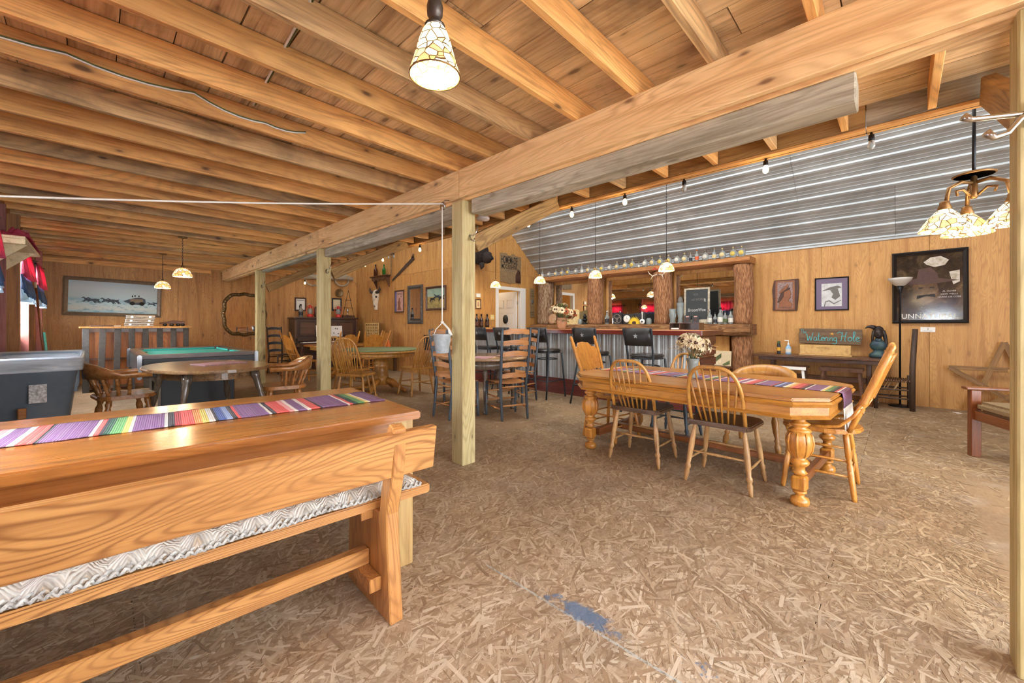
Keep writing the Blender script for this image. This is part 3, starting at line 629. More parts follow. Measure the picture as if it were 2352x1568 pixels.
for ri in range(7):
    s0 = ri*0.916; sh = 0.0 if ri % 2 == 0 else 1.1
    ys = [BW, 0.05+sh, 3.05+sh, SY] if ri < 7 else [BW, SY]
    for a, b in zip(ys, ys[1:]): roof_panel(s0, s0+0.93, a+0.002, b-0.002)
for ri in range(3, 7):
    roof_panel(ri*0.916, ri*0.916+0.93, SY+0.002, FW)
struct(MB().box(RW-0.03, RW-0.012, BW, SY, EAVE-0.03, EAVE+0.01).build('trim_2', 'galvanised'))
# ---- door into the store room and its casing
dr = struct(thing('door_1', None, None, (DX1, SY, 0))); dr.pop('label', None); dr.pop('category', None)
cs = MB().box(DX0-DX1-0.03, DX0-DX1+0.06, -0.022, 0.0, 0, DZ+0.06).box(-0.06, 0.13, -0.022, 0.0, 0, DZ+0.06).box(DX0-DX1+0.06, -0.06, -0.022, 0.0, DZ-0.02, DZ+0.06).box(DX0-DX1+0.0, DX0-DX1+0.03, 0.0, 0.11, 0, DZ).box(-0.03, 0.0, 0.0, 0.11, 0, DZ)
cs.build('door_casing', 'white_paint', dr, 0.004)
lf = MB().box(-0.075, -0.04, 0.12, 0.92, 0.01, DZ-0.02).build('door_leaf', 'white_paint', dr, 0.002)
for (ya, yb, za, zb) in ((0.22, 0.47, 1.62, 1.84), (0.57, 0.82, 1.62, 1.84), (0.22, 0.47, 0.82, 1.5), (0.57, 0.82, 0.82, 1.5), (0.22, 0.47, 0.2, 0.7), (0.57, 0.82, 0.2, 0.7)):
    mb = MB().box(-0.083, -0.0755, ya+0.02, yb-0.02, za+0.02, zb-0.02)
    for (a, b, c, d) in ((ya, yb, za, za+0.012), (ya, yb, zb-0.012, zb), (ya, ya+0.012, za+0.012, zb-0.012), (yb-0.012, yb, za+0.012, zb-0.012)): mb.box(-0.0835, -0.0755, a, b, c, d)
    mb.build('door_panel', 'white_paint', lf, 0.003)
for z in (0.35, 1.1, 1.75): MB().box(-0.05, -0.01, 0.105, 0.119, z-0.045, z+0.045).build('hinge', 'gold_cap', dr)
MB().lathe([(0.001, 0), (0.095, 0), (0.095, 0.008), (0.001, 0.008)], n=24).xf(Matrix.Translation((-0.085, 0.5, 1.33)) @ Matrix.Rotation(-PI/2, 4, 'Y') @ Matrix.Diagonal((1.2, 1, 1, 1))).build('door_plaque', 'chalkboard', lf)
sr = struct(MB().box(SK+0.1, RW, 8.9, 8.95, 0, 2.5).box(SK+0.1, RW+0.05, SY+0.1, 8.95, 2.5, 2.55).box(RW, RW+0.05, SY+0.1, 8.95, 0, 2.5).build('wall_store', 'warm_wall'))
pl = bpy.data.lights.new('store_lamp', 'POINT'); pl.energy = 9; pl.color = (1, 0.9, 0.7); pl.shadow_soft_size = 0.15
po = bpy.data.objects.new('store_lamp', pl); COL.objects.link(po); po.location = (6.9, 8.1, 2.2)
# ------------------------------------------------------------------ furniture builders (local: facing +Y, origin on the floor)
LEG = [(0, .011), (.06, .014), (.16, .019), (.2, .014), (.23, .021), (.27, .021), (.3, .014), (.4, .018), (.6, .021), (.8, .017), (.93, .013), (1, .012)]
SPIN = [(0, .006), (.25, .009), (.35, .0095), (.4, .007), (.43, .0105), (.46, .007), (.6, .0075), (1, .005)]
def seat_poly(w, d, r=0.1):
    return [(-w/2+0.03, -d/2), (w/2-0.03, -d/2), (w/2-0.005, -d/2+0.05), (w/2, 0.0), (w/2+0.005, d/2-r), (w/2-0.02, d/2-0.03), (w/2-0.09, d/2), (-w/2+0.09, d/2), (-w/2+0.02, d/2-0.03), (-w/2-0.005, d/2-r), (-w/2, 0.0), (-w/2+0.005, -d/2+0.05)]
def legs4(t, w, d, zs, mat, splay=0.05, prof=LEG, n=10):
    tops = []
    for sx in (-1, 1):
        for sy in (-1, 1):
            tp = (sx*(w/2-0.06), sy*(d/2-0.07), zs); ft = (sx*(w/2-0.06+splay), sy*(d/2-0.07+splay), 0)
            MB().turn(ft, tp, prof, n).build('leg', mat, t); tops.append((tp, ft))
    return tops
def lerp(a, b, k): return tuple(a[i]+(b[i]-a[i])*k for i in range(3))
def rungs(t, tops, mat, zsd=0.35, zfb=0.5, r=0.009, hh=False):
    # tops order: (-,-),(-,+),(+,-),(+,+)
    P = lambda i, k: lerp(tops[i][1], tops[i][0], k)
    prof = [(0, r*.7), (.3, r), (.5, r*1.25), (.7, r), (1, r*.7)]
    MB().turn(P(0, zsd), P(1, zsd), prof, 8).build('stretcher', mat, t); MB().turn(P(2, zsd), P(3, zsd), prof, 8).build('stretcher', mat, t)
    if hh:
        a = lerp(P(0, zsd), P(1, zsd), .5); b = lerp(P(2, zsd), P(3, zsd), .5); MB().turn(a, b, prof, 8).build('stretcher', mat, t)
    else:
        MB().turn(P(0, zfb), P(2, zfb), prof, 8).build('stretcher', mat, t); MB().turn(P(1, zfb), P(3, zfb), prof, 8).build('stretcher', mat, t)
def windsor(label, group, loc, rz, H=0.9, W=0.42, seatmat='dark_seat', bowmat='oak', legmat='maple_leg', nsp=7, lean=0.14, fancy=False):
    t = thing('windsor_chair', label, 'chair', loc, rz, group); zs = 0.44; D = 0.42
    MB().prism(seat_poly(W, D), zs-0.005, zs+0.03).build('seat', seatmat, t, 0.008, seg=2)
    tops = legs4(t, W, D, zs, legmat, 0.055); rungs(t, tops, legmat, .38, .52, hh=False)
    yb = -D/2+0.04; hw = W/2-0.045; pts = []
    for i in range(25):
        a = PI*i/24; s_ = math.copysign(abs(math.cos(a))**0.62, math.cos(a)); h = math.sin(a)**0.78
        z = zs+0.02+(H-zs-0.03)*h; k = (z-zs)/(H-zs)
        pts.append((hw*s_*(1+0.13*math.sin(a)), yb-lean*k-0.03*math.sin(a)*(1-abs(s_)), z))
    MB().tube(pts, 0.0135, 10).build('bow', bowmat, t)
    for i in range(nsp):
        u = (i+1)/(nsp+1)*2-1; xb = u*(hw-0.0)*0.93
        tgt = min(pts[3:-3], key=lambda p: abs(p[0]-u*hw*1.13)); 
        MB().turn((xb*0.85, yb+0.005-0.02*(1-u*u), zs+0.025), tgt, SPIN if fancy else [(0, .0075), (.4, .0085), (1, .006)], 8).build('spindle', bowmat, t)
    return t
def pressed(label, group, loc, rz, mat='honey_oak', H=1.05):
    t = thing('pressed_back_chair', label, 'chair', loc, rz, group); zs = 0.44; W = 0.44; D = 0.44
    poly = arc(0, -0.02, 0.235, PI*1.03, PI*1.97, 10, 0.22)+[(0.22, 0.05), (0.2, 0.17), (0.15, 0.21), (-0.15, 0.21), (-0.2, 0.17), (-0.22, 0.05)]
    MB().prism(poly, zs-0.008, zs+0.024).build('seat', mat, t, 0.008, seg=2)
    tops = legs4(t, W, D, zs, mat, 0.05, [(0, .013), (.05, .016), (.5, .019), (.54, .014), (.57, .019), (.6, .014), (.63, .019), (.9, .018), (1, .016)])
    P = lambda i, k: lerp(tops[i][1], tops[i][0], k)
    for k in (.35, .58): 
        for a, b in ((0, 1), (2, 3), (1, 3), (0, 2)):
            MB().turn(P(a, k), P(b, k), [(0, .007), (.5, .009), (1, .007)], 8).build('stretcher', mat, t)
    lean = 0.22; yb = -0.17
    Y = lambda z: yb-lean*(z-zs)/(H-zs)
    post = [(0, .014), (.1, .017), (.22, .021), (.25, .016), (.28, .024), (.3, .016), (.33, .024), (.36, .018), (.6, .02), (.88, .02), (.9, .015), (.92, .021), (.94, .015), (.97, .018), (1, .008)]
    for sx in (-1, 1): MB().turn((sx*0.17, yb, zs+0.01), (sx*0.205, Y(H), H), post, 12).build('back_post', mat, t)
    n = 48; top = []; bot = []
    for i in range(n+1):
        u = i/n*2-1; top.append((u*0.185, 0.955+0.03*math.cos(u*PI*0.9)+0.012*math.exp(-((abs(u)-.45)/.12)**2)-0.016*math.exp(-((abs(u)-.68)/.07)**2)-0.03*max(0, abs(u)-.85)/.15)); bot.append((u*0.185*0.93, 0.675+0.018*math.exp(-((abs(u)-.6)/.15)**2)+0.03*max(0, abs(u)-.8)/.2))
    def slab(poly, th):
        mb = MB(); mb.prism(poly, -th/2, th/2)
        mb.v = [(x, Y(y)+z-0.035*(1-(x/0.19)**2), y) for x, y, z in mb.v]; return mb
    slab(bot+top[::-1], 0.016).build('pressed_panel', mat, t, 0.003)
    mb = MB(); mb.bar((-0.185, Y(0.6)-0.01, 0.6), (0.185, Y(0.6)-0.01, 0.6), 0.018, 0.03).build('lower_rail', mat, t, 0.004)
    for i in range(7):
        x = (i-3)*0.045; MB().turn((x, Y(0.61)-0.01, 0.61), (x, Y(0.675)-0.03, 0.685), [(0, .006), (.5, .009), (1, .006)], 8).build('spindle', mat, t)
    for i in range(5):
        x = (i-2)*0.055; MB().turn((x, yb-0.015, zs+0.02), (x, Y(0.59)-0.01, 0.59), [(0, .006), (.5, .008), (1, .006)], 8).build('spindle', mat, t)
    for sx in (-1, 1):
        MB().tube([(sx*0.185, Y(0.66), 0.66), (sx*0.2, yb-0.02, 0.56), (sx*0.21, yb+0.05, 0.49), (sx*0.215, yb+0.13, 0.473), (sx*0.205, yb+0.22, 0.472)], 0.012, 8).build('hip_arm', mat, t)
    return t
def captain(label, group, loc, rz, mat='captain_wood', H=0.76):
    t = thing('captain_chair', label, 'chair', loc, rz, group); zs = 0.43
    MB().prism(rrect(-0.25, 0.25, -0.23, 0.23, 0.12, 6), zs-0.01, zs+0.03).build('seat', mat, t, 0.01, seg=2)
    legs4(t, 0.46, 0.42, zs, mat, 0.06, [(0, .013), (.1, .022), (.2, .028), (.28, .016), (.32, .026), (.36, .016), (.5, .026), (.7, .03), (.8, .018), (.85, .026), (1, .02)], 12)
    pts = [(0.27, 0.16)]+[(0.27*math.cos(a), -0.02+0.25*math.sin(a)) for a in [(-PI*i/16) for i in range(17)]]+[(-0.27, 0.16)]
    vs = []; n = len(pts)
    mb = MB()
    for i, (x, y) in enumerate(pts):
        d = Vector((x, y+0.02)).normalized() if 0 < i < n-1 else Vector((1 if x > 0 else -1, 0))
        f = max(0.0, -y/0.27); lift = 0.11*max(0, (f-0.35)/0.65)**0.7 if f > 0.35 else 0.0
        z0 = H-0.12; z1 = H-0.08+lift
        for (o, z) in ((-0.032, z0), (0.034, z0), (0.046 if lift > 0.03 else 0.034, z1), (0.03, z1+0.008), (-0.032+min(0.02, lift), z1)): vs.append((x+d.x*o, y+d.y*o, z))
    fs = []
    for i in range(n-1):
        for k in range(5): fs.append((i*5+k, i*5+(k+1) % 5, (i+1)*5+(k+1) % 5, (i+1)*5+k))
    fs += [tuple(range(5)), tuple(range((n-1)*5+4, (n-1)*5-1, -1))]
    MB().add(vs, fs, True).build('back_rail', mat, t)
    sp = [(0, .01), (.08, .016), (.16, .011), (.2, .018), (.24, .011), (.45, .021), (.62, .013), (.68, .02), (.73, .011), (.85, .017), (1, .011)]
    for a in (0.05, -0.35, -0.8, -1.25, -1.57-.32, -1.57-.77, -1.57-1.22, -PI-0.05):
        MB().turn((0.205*math.cos(a), -0.01+0.185*math.sin(a), zs+0.025), (0.265*math.cos(a), -0.02+0.245*math.sin(a), H-0.115), sp, 10).build('spindle', mat, t)
    return t
def ladder(label, group, loc, rz, postmat='slate_paint', slatmat='slat_tan', H=1.12, W=0.42, nsl=5, seatmat='slat_tan', lean=0.10, rung=None):
    t = thing('ladder_back_chair', label, 'chair', loc, rz, group); zs = 0.43; D = 0.36; rung = rung or slatmat
    fw = W/2; bw = W/2-0.035; yb = -D/2
    py = lambda z: yb-(lean*(z-zs)/(H-zs) if z > zs else 0.05*(zs-z)/zs)
    for sx in (-1, 1):
        MB().tube([(sx*bw, py(0), 0), (sx*bw, py(0.03), 0.03), (sx*bw, py(zs), zs), (sx*(bw+0.01), py(0.8), 0.8), (sx*(bw+0.015), py(H-0.02), H-0.02), (sx*(bw+0.015), py(H), H)], [.012, .017, .019, .018, .016, .008], 10).build('back_post', postmat, t)
        MB().tube([(sx*fw, D/2+0.02, 0), (sx*fw, D/2+0.015, 0.04), (sx*fw, D/2, zs+0.02)], [.013, .018, .018], 10).build('leg', postmat, t)
    for i in range(nsl):
        z = zs+0.12+(H-zs-0.17)*i/(nsl-1) - 0.0
        hh = 0.062; n = 10; mb = MB(); vs = []
        for k in range(n+1):
            u = k/n*2-1; x = u*(bw+0.005); yy = py(z)-0.035*(1-u*u); top = z+0.016+0.024*(1-u*u); bo = z-hh+0.028+0.010*(1-u*u)-0.004*math.cos(u*PI*3)
            for (dy, zz) in ((-.005, bo), (.005, bo), (.005, top), (-.005, top)): vs.append((x, yy+dy, zz))
        fs = []
        for k in range(n):
            for q in range(4): fs.append((k*4+q, k*4+(q+1) % 4, k*4+4+(q+1) % 4, k*4+4+q))
        MB().add(vs, fs).build('ladder_slat', slatmat, t)
    for i in range(9):                    # slatted seat
        y = -D/2+0.01+(D+0.01)*i/9; k = i/9; hw = bw+(fw-bw)*k+0.005
        MB().add([(x, y+dy, zs+0.012+0.014*(abs(x)/hw)**2+dz) for x in (-hw, -hw/2, 0, hw/2, hw) for dy in (0, D/9-0.003) for dz in (0, 0.008)],
                 [f for j in range(4) for f in ((j*4, j*4+4, j*4+6, j*4+2), (j*4+1, j*4+3, j*4+7, j*4+5), (j*4, j*4+1, j*4+5, j*4+4), (j*4+2, j*4+6, j*4+7, j*4+3))]+[(0, 2, 3, 1), (16, 17, 19, 18)]).build('seat_slat', seatmat, t)
    for z in (0.14, 0.27):
        for sx in (-1, 1): MB().turn((sx*bw, py(z), z), (sx*fw, D/2+0.01, z+0.01), [(0, .008), (.5, .011), (1, .008)], 8).build('rung', rung, t)
    for z, y, hw in ((0.2, D/2+0.01, fw), (0.32, D/2+0.01, fw), (0.18, py(0.18), bw), (0.405, py(0.4), bw), (0.41, D/2, fw)):
        MB().turn((-hw, y, z), (hw, y, z), [(0, .008), (.5, .011), (1, .008)], 8).build('rung', rung, t)
    return t
def bar_stool(label, group, loc, rz):
    t = thing('bar_stool', label, 'bar stool', loc, rz, group); zs = 0.75
    sm = MB()
    MB().prism(rrect(-0.19, 0.19, -0.19, 0.19, 0.13, 6), zs-0.03, zs-0.012).build('seat_pan', 'black_metal', t)
    MB().prism(rrect(-0.2, 0.2, -0.2, 0.2, 0.14, 6), zs-0.012, zs+0.035).build('seat', 'vinyl_black', t, 0.016, seg=3)
    for sx in (-1, 1):
        MB().tube([(sx*0.235, -0.27, 0), (sx*0.21, -0.22, 0.3), (sx*0.185, -0.175, 0.58), (sx*0.185, -0.17, zs), (sx*0.19, -0.2, 0.9), (sx*0.205, -0.25, 1.1), (sx*0.205, -0.26, 1.13)], 0.0145, 8).build('back_leg', 'black_metal', t)
        MB().tube([(sx*0.21, 0.21, 0), (sx*0.17, 0.165, zs-0.03)], 0.0145, 8).build('leg', 'black_metal', t)
    for z, k in ((0.28, .28), (0.62, .62)):
        a = (0.235-0.05*k*1.0, -0.27+0.1*k); b = (0.21-0.04*k, 0.21-0.045*k)
        if z < 0.5: MB().tube([(-a[0]+.02, a[1]+.01, z), (a[0]-.02, a[1]+.01, z), (b[0], b[1], z), (-b[0], b[1], z)], 0.009, 8, True).build('foot_ring', 'black_metal', t)
        else: MB().tube([(0.165*math.cos(q*PI/10), 0.165*math.sin(q*PI/10), z) for q in range(20)], 0.008, 8, True).build('ring', 'black_metal', t)
    # curved back plate with a cut-out star
    n = 12; vs = []
    def pt(u, v, o): return (u*0.205, -0.215-0.15*(v-0.92)*1.0-0.05*(1-u*u)+o, v)
    fs = []; cols = [-1, -.6, -.36, -.2, -.08, 0, .08, .2, .36, .6, 1]; m = len(cols)
    for v in (0.90, 1.135):
        for u in cols:
            vs += [pt(u, v, -0.006), pt(u, v, 0.006)]
    for i in range(m-1):
        a, b, c, d = i*2, i*2+2, m*2+i*2, m*2+i*2+2
        fs += [(a, b, d, c), (a+1, c+1, d+1, b+1), (a, a+1, b+1, b), (c, d, d+1, c+1)]
    fs += [(0, m*2, m*2+1, 1), (2*m-2, 2*m-1, 4*m-1, 4*m-2)]
    bp = MB().add(vs, fs, True).build('back_plate', 'black_panel', t)
    st = [(0.036*(1 if k % 2 == 0 else .42)*math.sin(k*PI/5), 0.036*(1 if k % 2 == 0 else .42)*math.cos(k*PI/5)) for k in range(10)]
    MB().prism(st, -0.0005, 0.001).xf(Matrix.Translation((0, -0.2895, 1.03)) @ Matrix.Rotation(PI/2+0.15, 4, 'X')).build('star_cutout', 'galvanised', bp)
    return t
# ------------------------------------------------------------------ trestle table and bench in the foreground
tt = thing('plank_table', 'long glossy plank table with a striped runner beside the cushioned bench', 'table', (1.13, 2.125, 0), math.radians(-5.6))
MB().box(-1.74, 0, -0.48, 0.02, 0.725, 0.762).build('top_plank', 'slab_wood', tt, 0.006, seg=2)
MB().box(-1.74, -0.0, 0.022, 0.48, 0.725, 0.762).build('top_plank', 'slab_wood', tt, 0.006, seg=2)
MB().box(-1.64, -0.1, -0.40, -0.365, 0.55, 0.725).build('apron', 'slab_wood', tt, 0.004)
MB().box(-1.64, -0.1, 0.365, 0.40, 0.55, 0.725).build('apron', 'slab_wood', tt, 0.004)
for x in (-0.1, -1.74):
    for y in (-0.40, 0.28): MB().box(x, x+0.1, y, y+0.12, 0.0, 0.725).build('leg', 'slab_leg', tt, 0.005)
    MB().box(x+0.02, x+0.08, -0.28, 0.28, 0.12, 0.22).build('cross_rail', 'slab_leg', tt, 0.004)
ru = MB(); N = 60
for i in range(N):
    pass
g = []; fs = []
for i in range(N+1):
    x = -1.74+1.72*i/N
    for j in range(9):
        y = -0.115+0.35*j/8; g.append((x, y, 0.7655+0.0012*math.sin(x*31+y*9)+0.0008*math.sin(y*40)))
for i in range(N):
    for j in range(8): fs.append((i*9+j, (i+1)*9+j, (i+1)*9+j+1, i*9+j+1))
o = MB().add(g, fs, True).build('table_runner', 'serape_x', None, 0, (1.13, 2.125, 0), (0, 0, math.radians(-5.6)))
sol = o.modifiers.new('thick', 'SOLIDIFY'); sol.thickness = 0.003; sol.offset = 0
tag(o, 'long striped woven runner laid along the glossy plank table', 'table runner')
bn = thing('plank_bench', 'pine bench with a plank backrest and a knitted seat cushion', 'bench', (1.065, 1.545, 0), math.radians(-3.0))
MB().box(-1.66, 0, 0.0, 0.33, 0.41, 0.45).build('seat', 'bench_wood', bn, 0.006, seg=2)
bk = board('backrest', (-1.66, -0.137, 0.664), (-0.07, -0.137, 0.668), 0.034, 0.178, 'bench_wood', None, (0, -0.16, 1)); bk.parent = bn
YZ = Matrix(((0, 0, 1, 0), (1, 0, 0, 0), (0, 1, 0, 0), (0, 0, 0, 1)))
for x in (-0.26, -1.62):
    lp = [(-.135, 0), (.295, 0), (.275, .41), (-.035, .41), (-.05, .5), (-.08, .60), (-.105, .765), (-.12, .785), (-.155, .77), (-.165, .75), (-.15, .6), (-.10, .42), (-.105, .3)]
    lg = MB().prism(lp, x, x+0.055, YZ).build('leg_panel', 'bench_wood_z', bn, 0.005)
    MB().box(x-0.05, x-0.0, -0.06, 0.16, 0.11, 0.165).build('cleat', 'bench_wood_z', lg, 0.004)
    for (yy, zz) in ((-.125, .62), (-.13, .72)): MB().turn((x+0.05, yy, zz), (x+0.0595, yy, zz), [(0, .009), (.6, .009), (1, .004)], 10).build('bolt', 'steel', lg)
    MB().box(x-0.05, x, 0.02, 0.28, 0.37, 0.41).build('seat_cleat', 'bench_wood_z', lg, 0.003)
MB().box(-1.56, -0.262, 0.05, 0.1, 0.166, 0.232).build('stretcher', 'bench_wood', bn, 0.005)
g = []; fs = []; NX, NY = 150, 14
for i in range(NX+1):
    x = -1.62+1.57*i/NX
    for j in range(NY+1):
        v = j/NY*2-1; u = i/NX; ex = min(1, min(u, 1-u)*22); edge = (1-v**6)**0.5*ex**0.5
        puff = 0.034+0.013*math.cos(x*2*PI/0.15)*math.cos(v*PI*0.9)+0.004*math.sin(x*90+v*20)
        g.append((x+0.006*math.sin(v*9+i), 0.165+0.165*v+0.008*math.sin(x*24), 0.453+edge*puff*1.35+0.004))
for i in range(NX):
    for j in range(NY): fs.append((i*(NY+1)+j, (i+1)*(NY+1)+j, (i+1)*(NY+1)+j+1, i*(NY+1)+j+1))
cu = thing('seat_cushion', 'long grey and cream knitted zigzag cushion on the pine bench', 'cushion', (1.065, 1.545, 0), math.radians(-3.0))
o = MB().add(g, fs, True).build('cushion_pad', 'knit', cu); sol = o.modifiers.new('thick', 'SOLIDIFY'); sol.thickness = 0.006
for (yy, ph) in ((0.0, 0), (0.33, 1.5)):
    pts = [(-1.62+1.57*i/260, yy+0.008*math.sin(-38.9+1.57*24*i/260)+0.005*math.sin(i*1.6+ph), 0.464+0.006*math.cos(i*1.6+ph)) for i in range(261)]
    MB().tube(pts, 0.005, 6).build('knit_border', 'knit_edge', cu)
    pts = [(-1.62+1.57*i/260, yy+0.012+0.008*math.sin(-38.9+1.57*24*i/260)+0.005*math.sin(i*1.6+ph+PI), 0.471+0.005*math.cos(i*1.6+ph+PI)) for i in range(261)]
    MB().tube(pts, 0.0045, 6).build('knit_border', 'knit_edge', cu)
# ------------------------------------------------------------------ oak dining table and its six chairs
dt = thing('dining_table', 'oak extension dining table with bulbous carved legs and clipped corners', 'table', (3.69, 1.28, 0), math.radians(-3.5))
def clip(hx, hy, cx, cy): return [(-hx+cx, -hy), (hx-cx, -hy), (hx, -hy+cy), (hx, hy-cy), (hx-cx, hy), (-hx+cx, hy), (-hx, hy-cy), (-hx, -hy+cy)]
for y0, y1 in ((None, None),):
    MB().prism(clip(.60, 1.0, .17, .17), 0.69, 0.712).build('table_top', 'oak_top', dt, 0.008, seg=2)
mb = MB(); rings = [(.60, 1.0, .688), (.61, 1.01, .675), (.60, 1.0, .655), (.585, .985, .65), (.585, .985, .60), (.60, 1.0, .59), (.592, .992, .575)]
vs = [(x, y, z) for hx, hy, z in rings for x, y in clip(hx, hy, .17, .17)]
fs = [(i*8+k, i*8+(k+1) % 8, (i+1)*8+(k+1) % 8, (i+1)*8+k) for i in range(len(rings)-1) for k in range(8)]
MB().add(vs, fs+[tuple(range(8)), tuple(range(48, 56))]).build('apron', 'oak_top', dt)
BUL = [(0.05, 0.0), (0.055, 0.02), (0.05, 0.045), (0.026, 0.055), (0.026, 0.075), (0.04, 0.08), (0.04, 0.09), (0.028, 0.095)]
BUL2 = [(0.028, 0.19), (0.03, 0.2), (0.045, 0.21), (0.03, 0.225), (0.028, 0.245), (0.05, 0.265), (0.055, 0.28), (0.045, 0.295), (0.03, 0.30), (0.055, 0.33), (0.069, 0.365), (0.074, 0.41), (0.068, 0.45), (0.056, 0.475), (0.066, 0.482), (0.06, 0.495), (0.034, 0.505), (0.05, 0.52), (0.06, 0.53), (0.045, 0.54), (0.03, 0.55), (0.05, 0.575), (0.06, 0.58), (0.06, 0.6)]
for sx in (-1, 1):
    for sy in (-1, 1):
        c = (sx*0.435, sy*0.835, 0); lg = MB().lathe(BUL, c, 18).build('leg', 'honey_oak', dt)
        MB().lathe(BUL2, c, 18).build('leg_bulb', 'honey_oak', lg)
        MB().box(c[0]-.042, c[0]+.042, c[1]-.042, c[1]+.042, 0.095, 0.19).build('leg_block', 'honey_oak', lg, 0.012)
        mb = MB()
        for k in range(8):
            a = k*PI/4; mb.tube([(c[0]+r*math.cos(a), c[1]+r*math.sin(a), z) for r, z in ((.048, .315), (.068, .36), (.074, .41), (.069, .45), (.058, .472))], [.003, .007, .009, .008, .004], 6)
        mb.build('carved_rib', 'honey_oak', lg)
for sy in (-1, 1):
    board('stretcher', (-0.40, sy*0.835, 0.145), (0.40, sy*0.835, 0.145), 0.045, 0.06, 'cherry', None, bevel=0.006).parent = dt
board('stretcher', (0, -0.81, 0.15), (0, 0.81, 0.15), 0.07, 0.05, 'cherry', None, bevel=0.006).parent = dt
for s in (-1, 1):
    MB().prism([(s*-.38, .115), (s*-.1, .115), (s*-.08, .18), (s*-.2, .2), (s*-.38, .18)], -0.02, 0.02, Matrix(((1, 0, 0, 0), (0, 0, -1, 0.79), (0, 1, 0, 0), (0, 0, 0, 1)))).build('bracket', 'cherry', dt, 0.004)
g = []; fs = []; W_ = 0.165; ra = math.radians(-3.5)
path = [(-1.015-0.0, -0.11), (-1.015, -0.07), (-1.013, -0.03), (-1.008, -0.004), (-0.99, 0.0)]
pth = [(y, 0.7145+dz) for y, dz in path]+[(-0.98+1.93*i/60, 0.7145+0.0008*math.sin(i)) for i in range(61)]
for (y, z) in pth:
    for j in range(7): g.append((-W_+2*W_*j/6+0.04, y, z))
for i in range(len(pth)-1):
    for j in range(6): fs.append((i*7+j, i*7+j+1, (i+1)*7+j+1, (i+1)*7+j))
rn = thing('table_runner', 'striped fringed runner along the oak dining table', 'table runner', (3.69, 1.28, 0), ra)
o = MB().add(g, fs, True).build('runner_cloth', 'serape_y', rn); sol = o.modifiers.new('thick', 'SOLIDIFY'); sol.thickness = 0.003; sol.offset = 1
mb = MB()
for i in range(24):
    x = -W_+0.04+2*W_*i/23; mb.tube([(x, -1.016, 0.61), (x+random.uniform(-.006, .006), -1.02, 0.56), (x+random.uniform(-.012, .012), -1.02-random.uniform(0, .012), 0.47+random.uniform(-.012, .012))], 0.0035, 5)
mb.build('fringe', 'rope', rn)['kind'] = 'stuff'
g4 = 'six chairs around the oak dining table'
windsor('bow-back chair with dark seat beside the runner end of the oak table', g4, (3.30, 0.95, 0), -PI/2, 0.89, 0.45)
windsor('bow-back chair with dark seat beside the far half of the oak table', g4, (3.37, 1.64, 0), -PI/2+0.04, 0.89, 0.45)
windsor('bow-back chair with green-black seat between the flower vase and the bar', g4, (4.3, 1.72, 0), PI/2, 0.86, 0.4, 'slate_paint', 'oak', 'slate_paint', 7)
captain('oak captain chair with a rolled crest rail facing the oak dining table', g4, (4.42, 0.98, 0), PI/2-0.1, 'oak', 0.74)
pressed('carved oak chair at the fringed end of the runner', g4, (3.70, 0.42, 0), 0.02)
pressed('carved oak chair at the oak table end nearest the bar stools', g4, (3.80, 2.2, 0), PI-0.1)
# flowers on the dining table
def bouquet(name, label, loc, vase, seed, daisy, cols, R, PL=.06, fol=46):
    rr = random.Random(seed); t = thing(name, label, 'flower arrangement', loc)
    vase(t)
    for i in range(daisy):
        a = i*2.4; el = -0.25+1.35*((i*0.618) % 1); d = Vector((math.cos(a)*math.cos(el), math.sin(a)*math.cos(el), math.sin(el)*0.8+0.1)); p = Vector((0, 0, 0.26))+d*R*rr.uniform(.75, 1.0)
        q = d.to_track_quat('Z', 'Y').to_matrix().to_4x4(); m4 = Matrix.Translation(p) @ q
        mb = MB(); np_ = 13; L = rr.uniform(.8, 1.0)*PL
        for k in range(np_):
            b = 2*PI*k/np_+rr.uniform(-.1, .1); c, s = math.cos(b), math.sin(b); w_ = 0.2*L
            mb.add([(c*.01-s*w_*.4, s*.01+c*w_*.4, 0), (c*.01+s*w_*.4, s*.01-c*w_*.4, 0), (c*L*.65+s*w_, s*L*.65-c*w_, .008), (c*L, s*L, rr.uniform(-.012, .006)), (c*L*.65-s*w_, s*L*.65+c*w_, .008)], [(0, 1, 2, 3, 4)])
        fl = mb.xf(m4).build('flower', cols[i % len(cols)], t)
        MB().ell((0, 0, .004), (.28*L, .28*L, .012), 12, 4).xf(m4).build('flower_eye', 'seed_brown', fl)
        MB().tube([(0, 0, 0.12), tuple(p*0.6+Vector((0, 0, .08))), tuple(p)], 0.002, 5).build('stem', 'leaf_green', fl)
    mb = MB()
    for i in range(fol):
        a = rr.uniform(0, 2*PI); el = rr.uniform(-.5, 1.3); d = Vector((math.cos(a)*math.cos(el), math.sin(a)*math.cos(el), math.sin(el))); p = Vector((0, 0, 0.23))+d*R*rr.uniform(.4, .9); s_ = d.cross(Vector((0, 0, 1))).normalized()*0.013
        mb.add([p, p+d*.025+s_, p+d*.06, p+d*.025-s_], [(0, 1, 2, 3)])
    mb.build('foliage', 'leaf_green', t)['kind'] = 'stuff'
    return t
def vase_glass(t):
    MB().lathe([(.045, 0), (.05, .01), (.038, .05), (.045, .12), (.055, .165), (.05, .165), (.04, .12), (.033, .05), (.04, .015)], n=18, cap=False).build('vase', 'clear_glass', t)
fl = bouquet('vase_of_daisies', 'cream fabric daisies in a cut glass vase on the oak table', (3.62, 1.3, 0.7185), vase_glass, 5, 15, ['petal_cream'], 0.14, .08, 80)
mb = MB(); rr = random.Random(2)
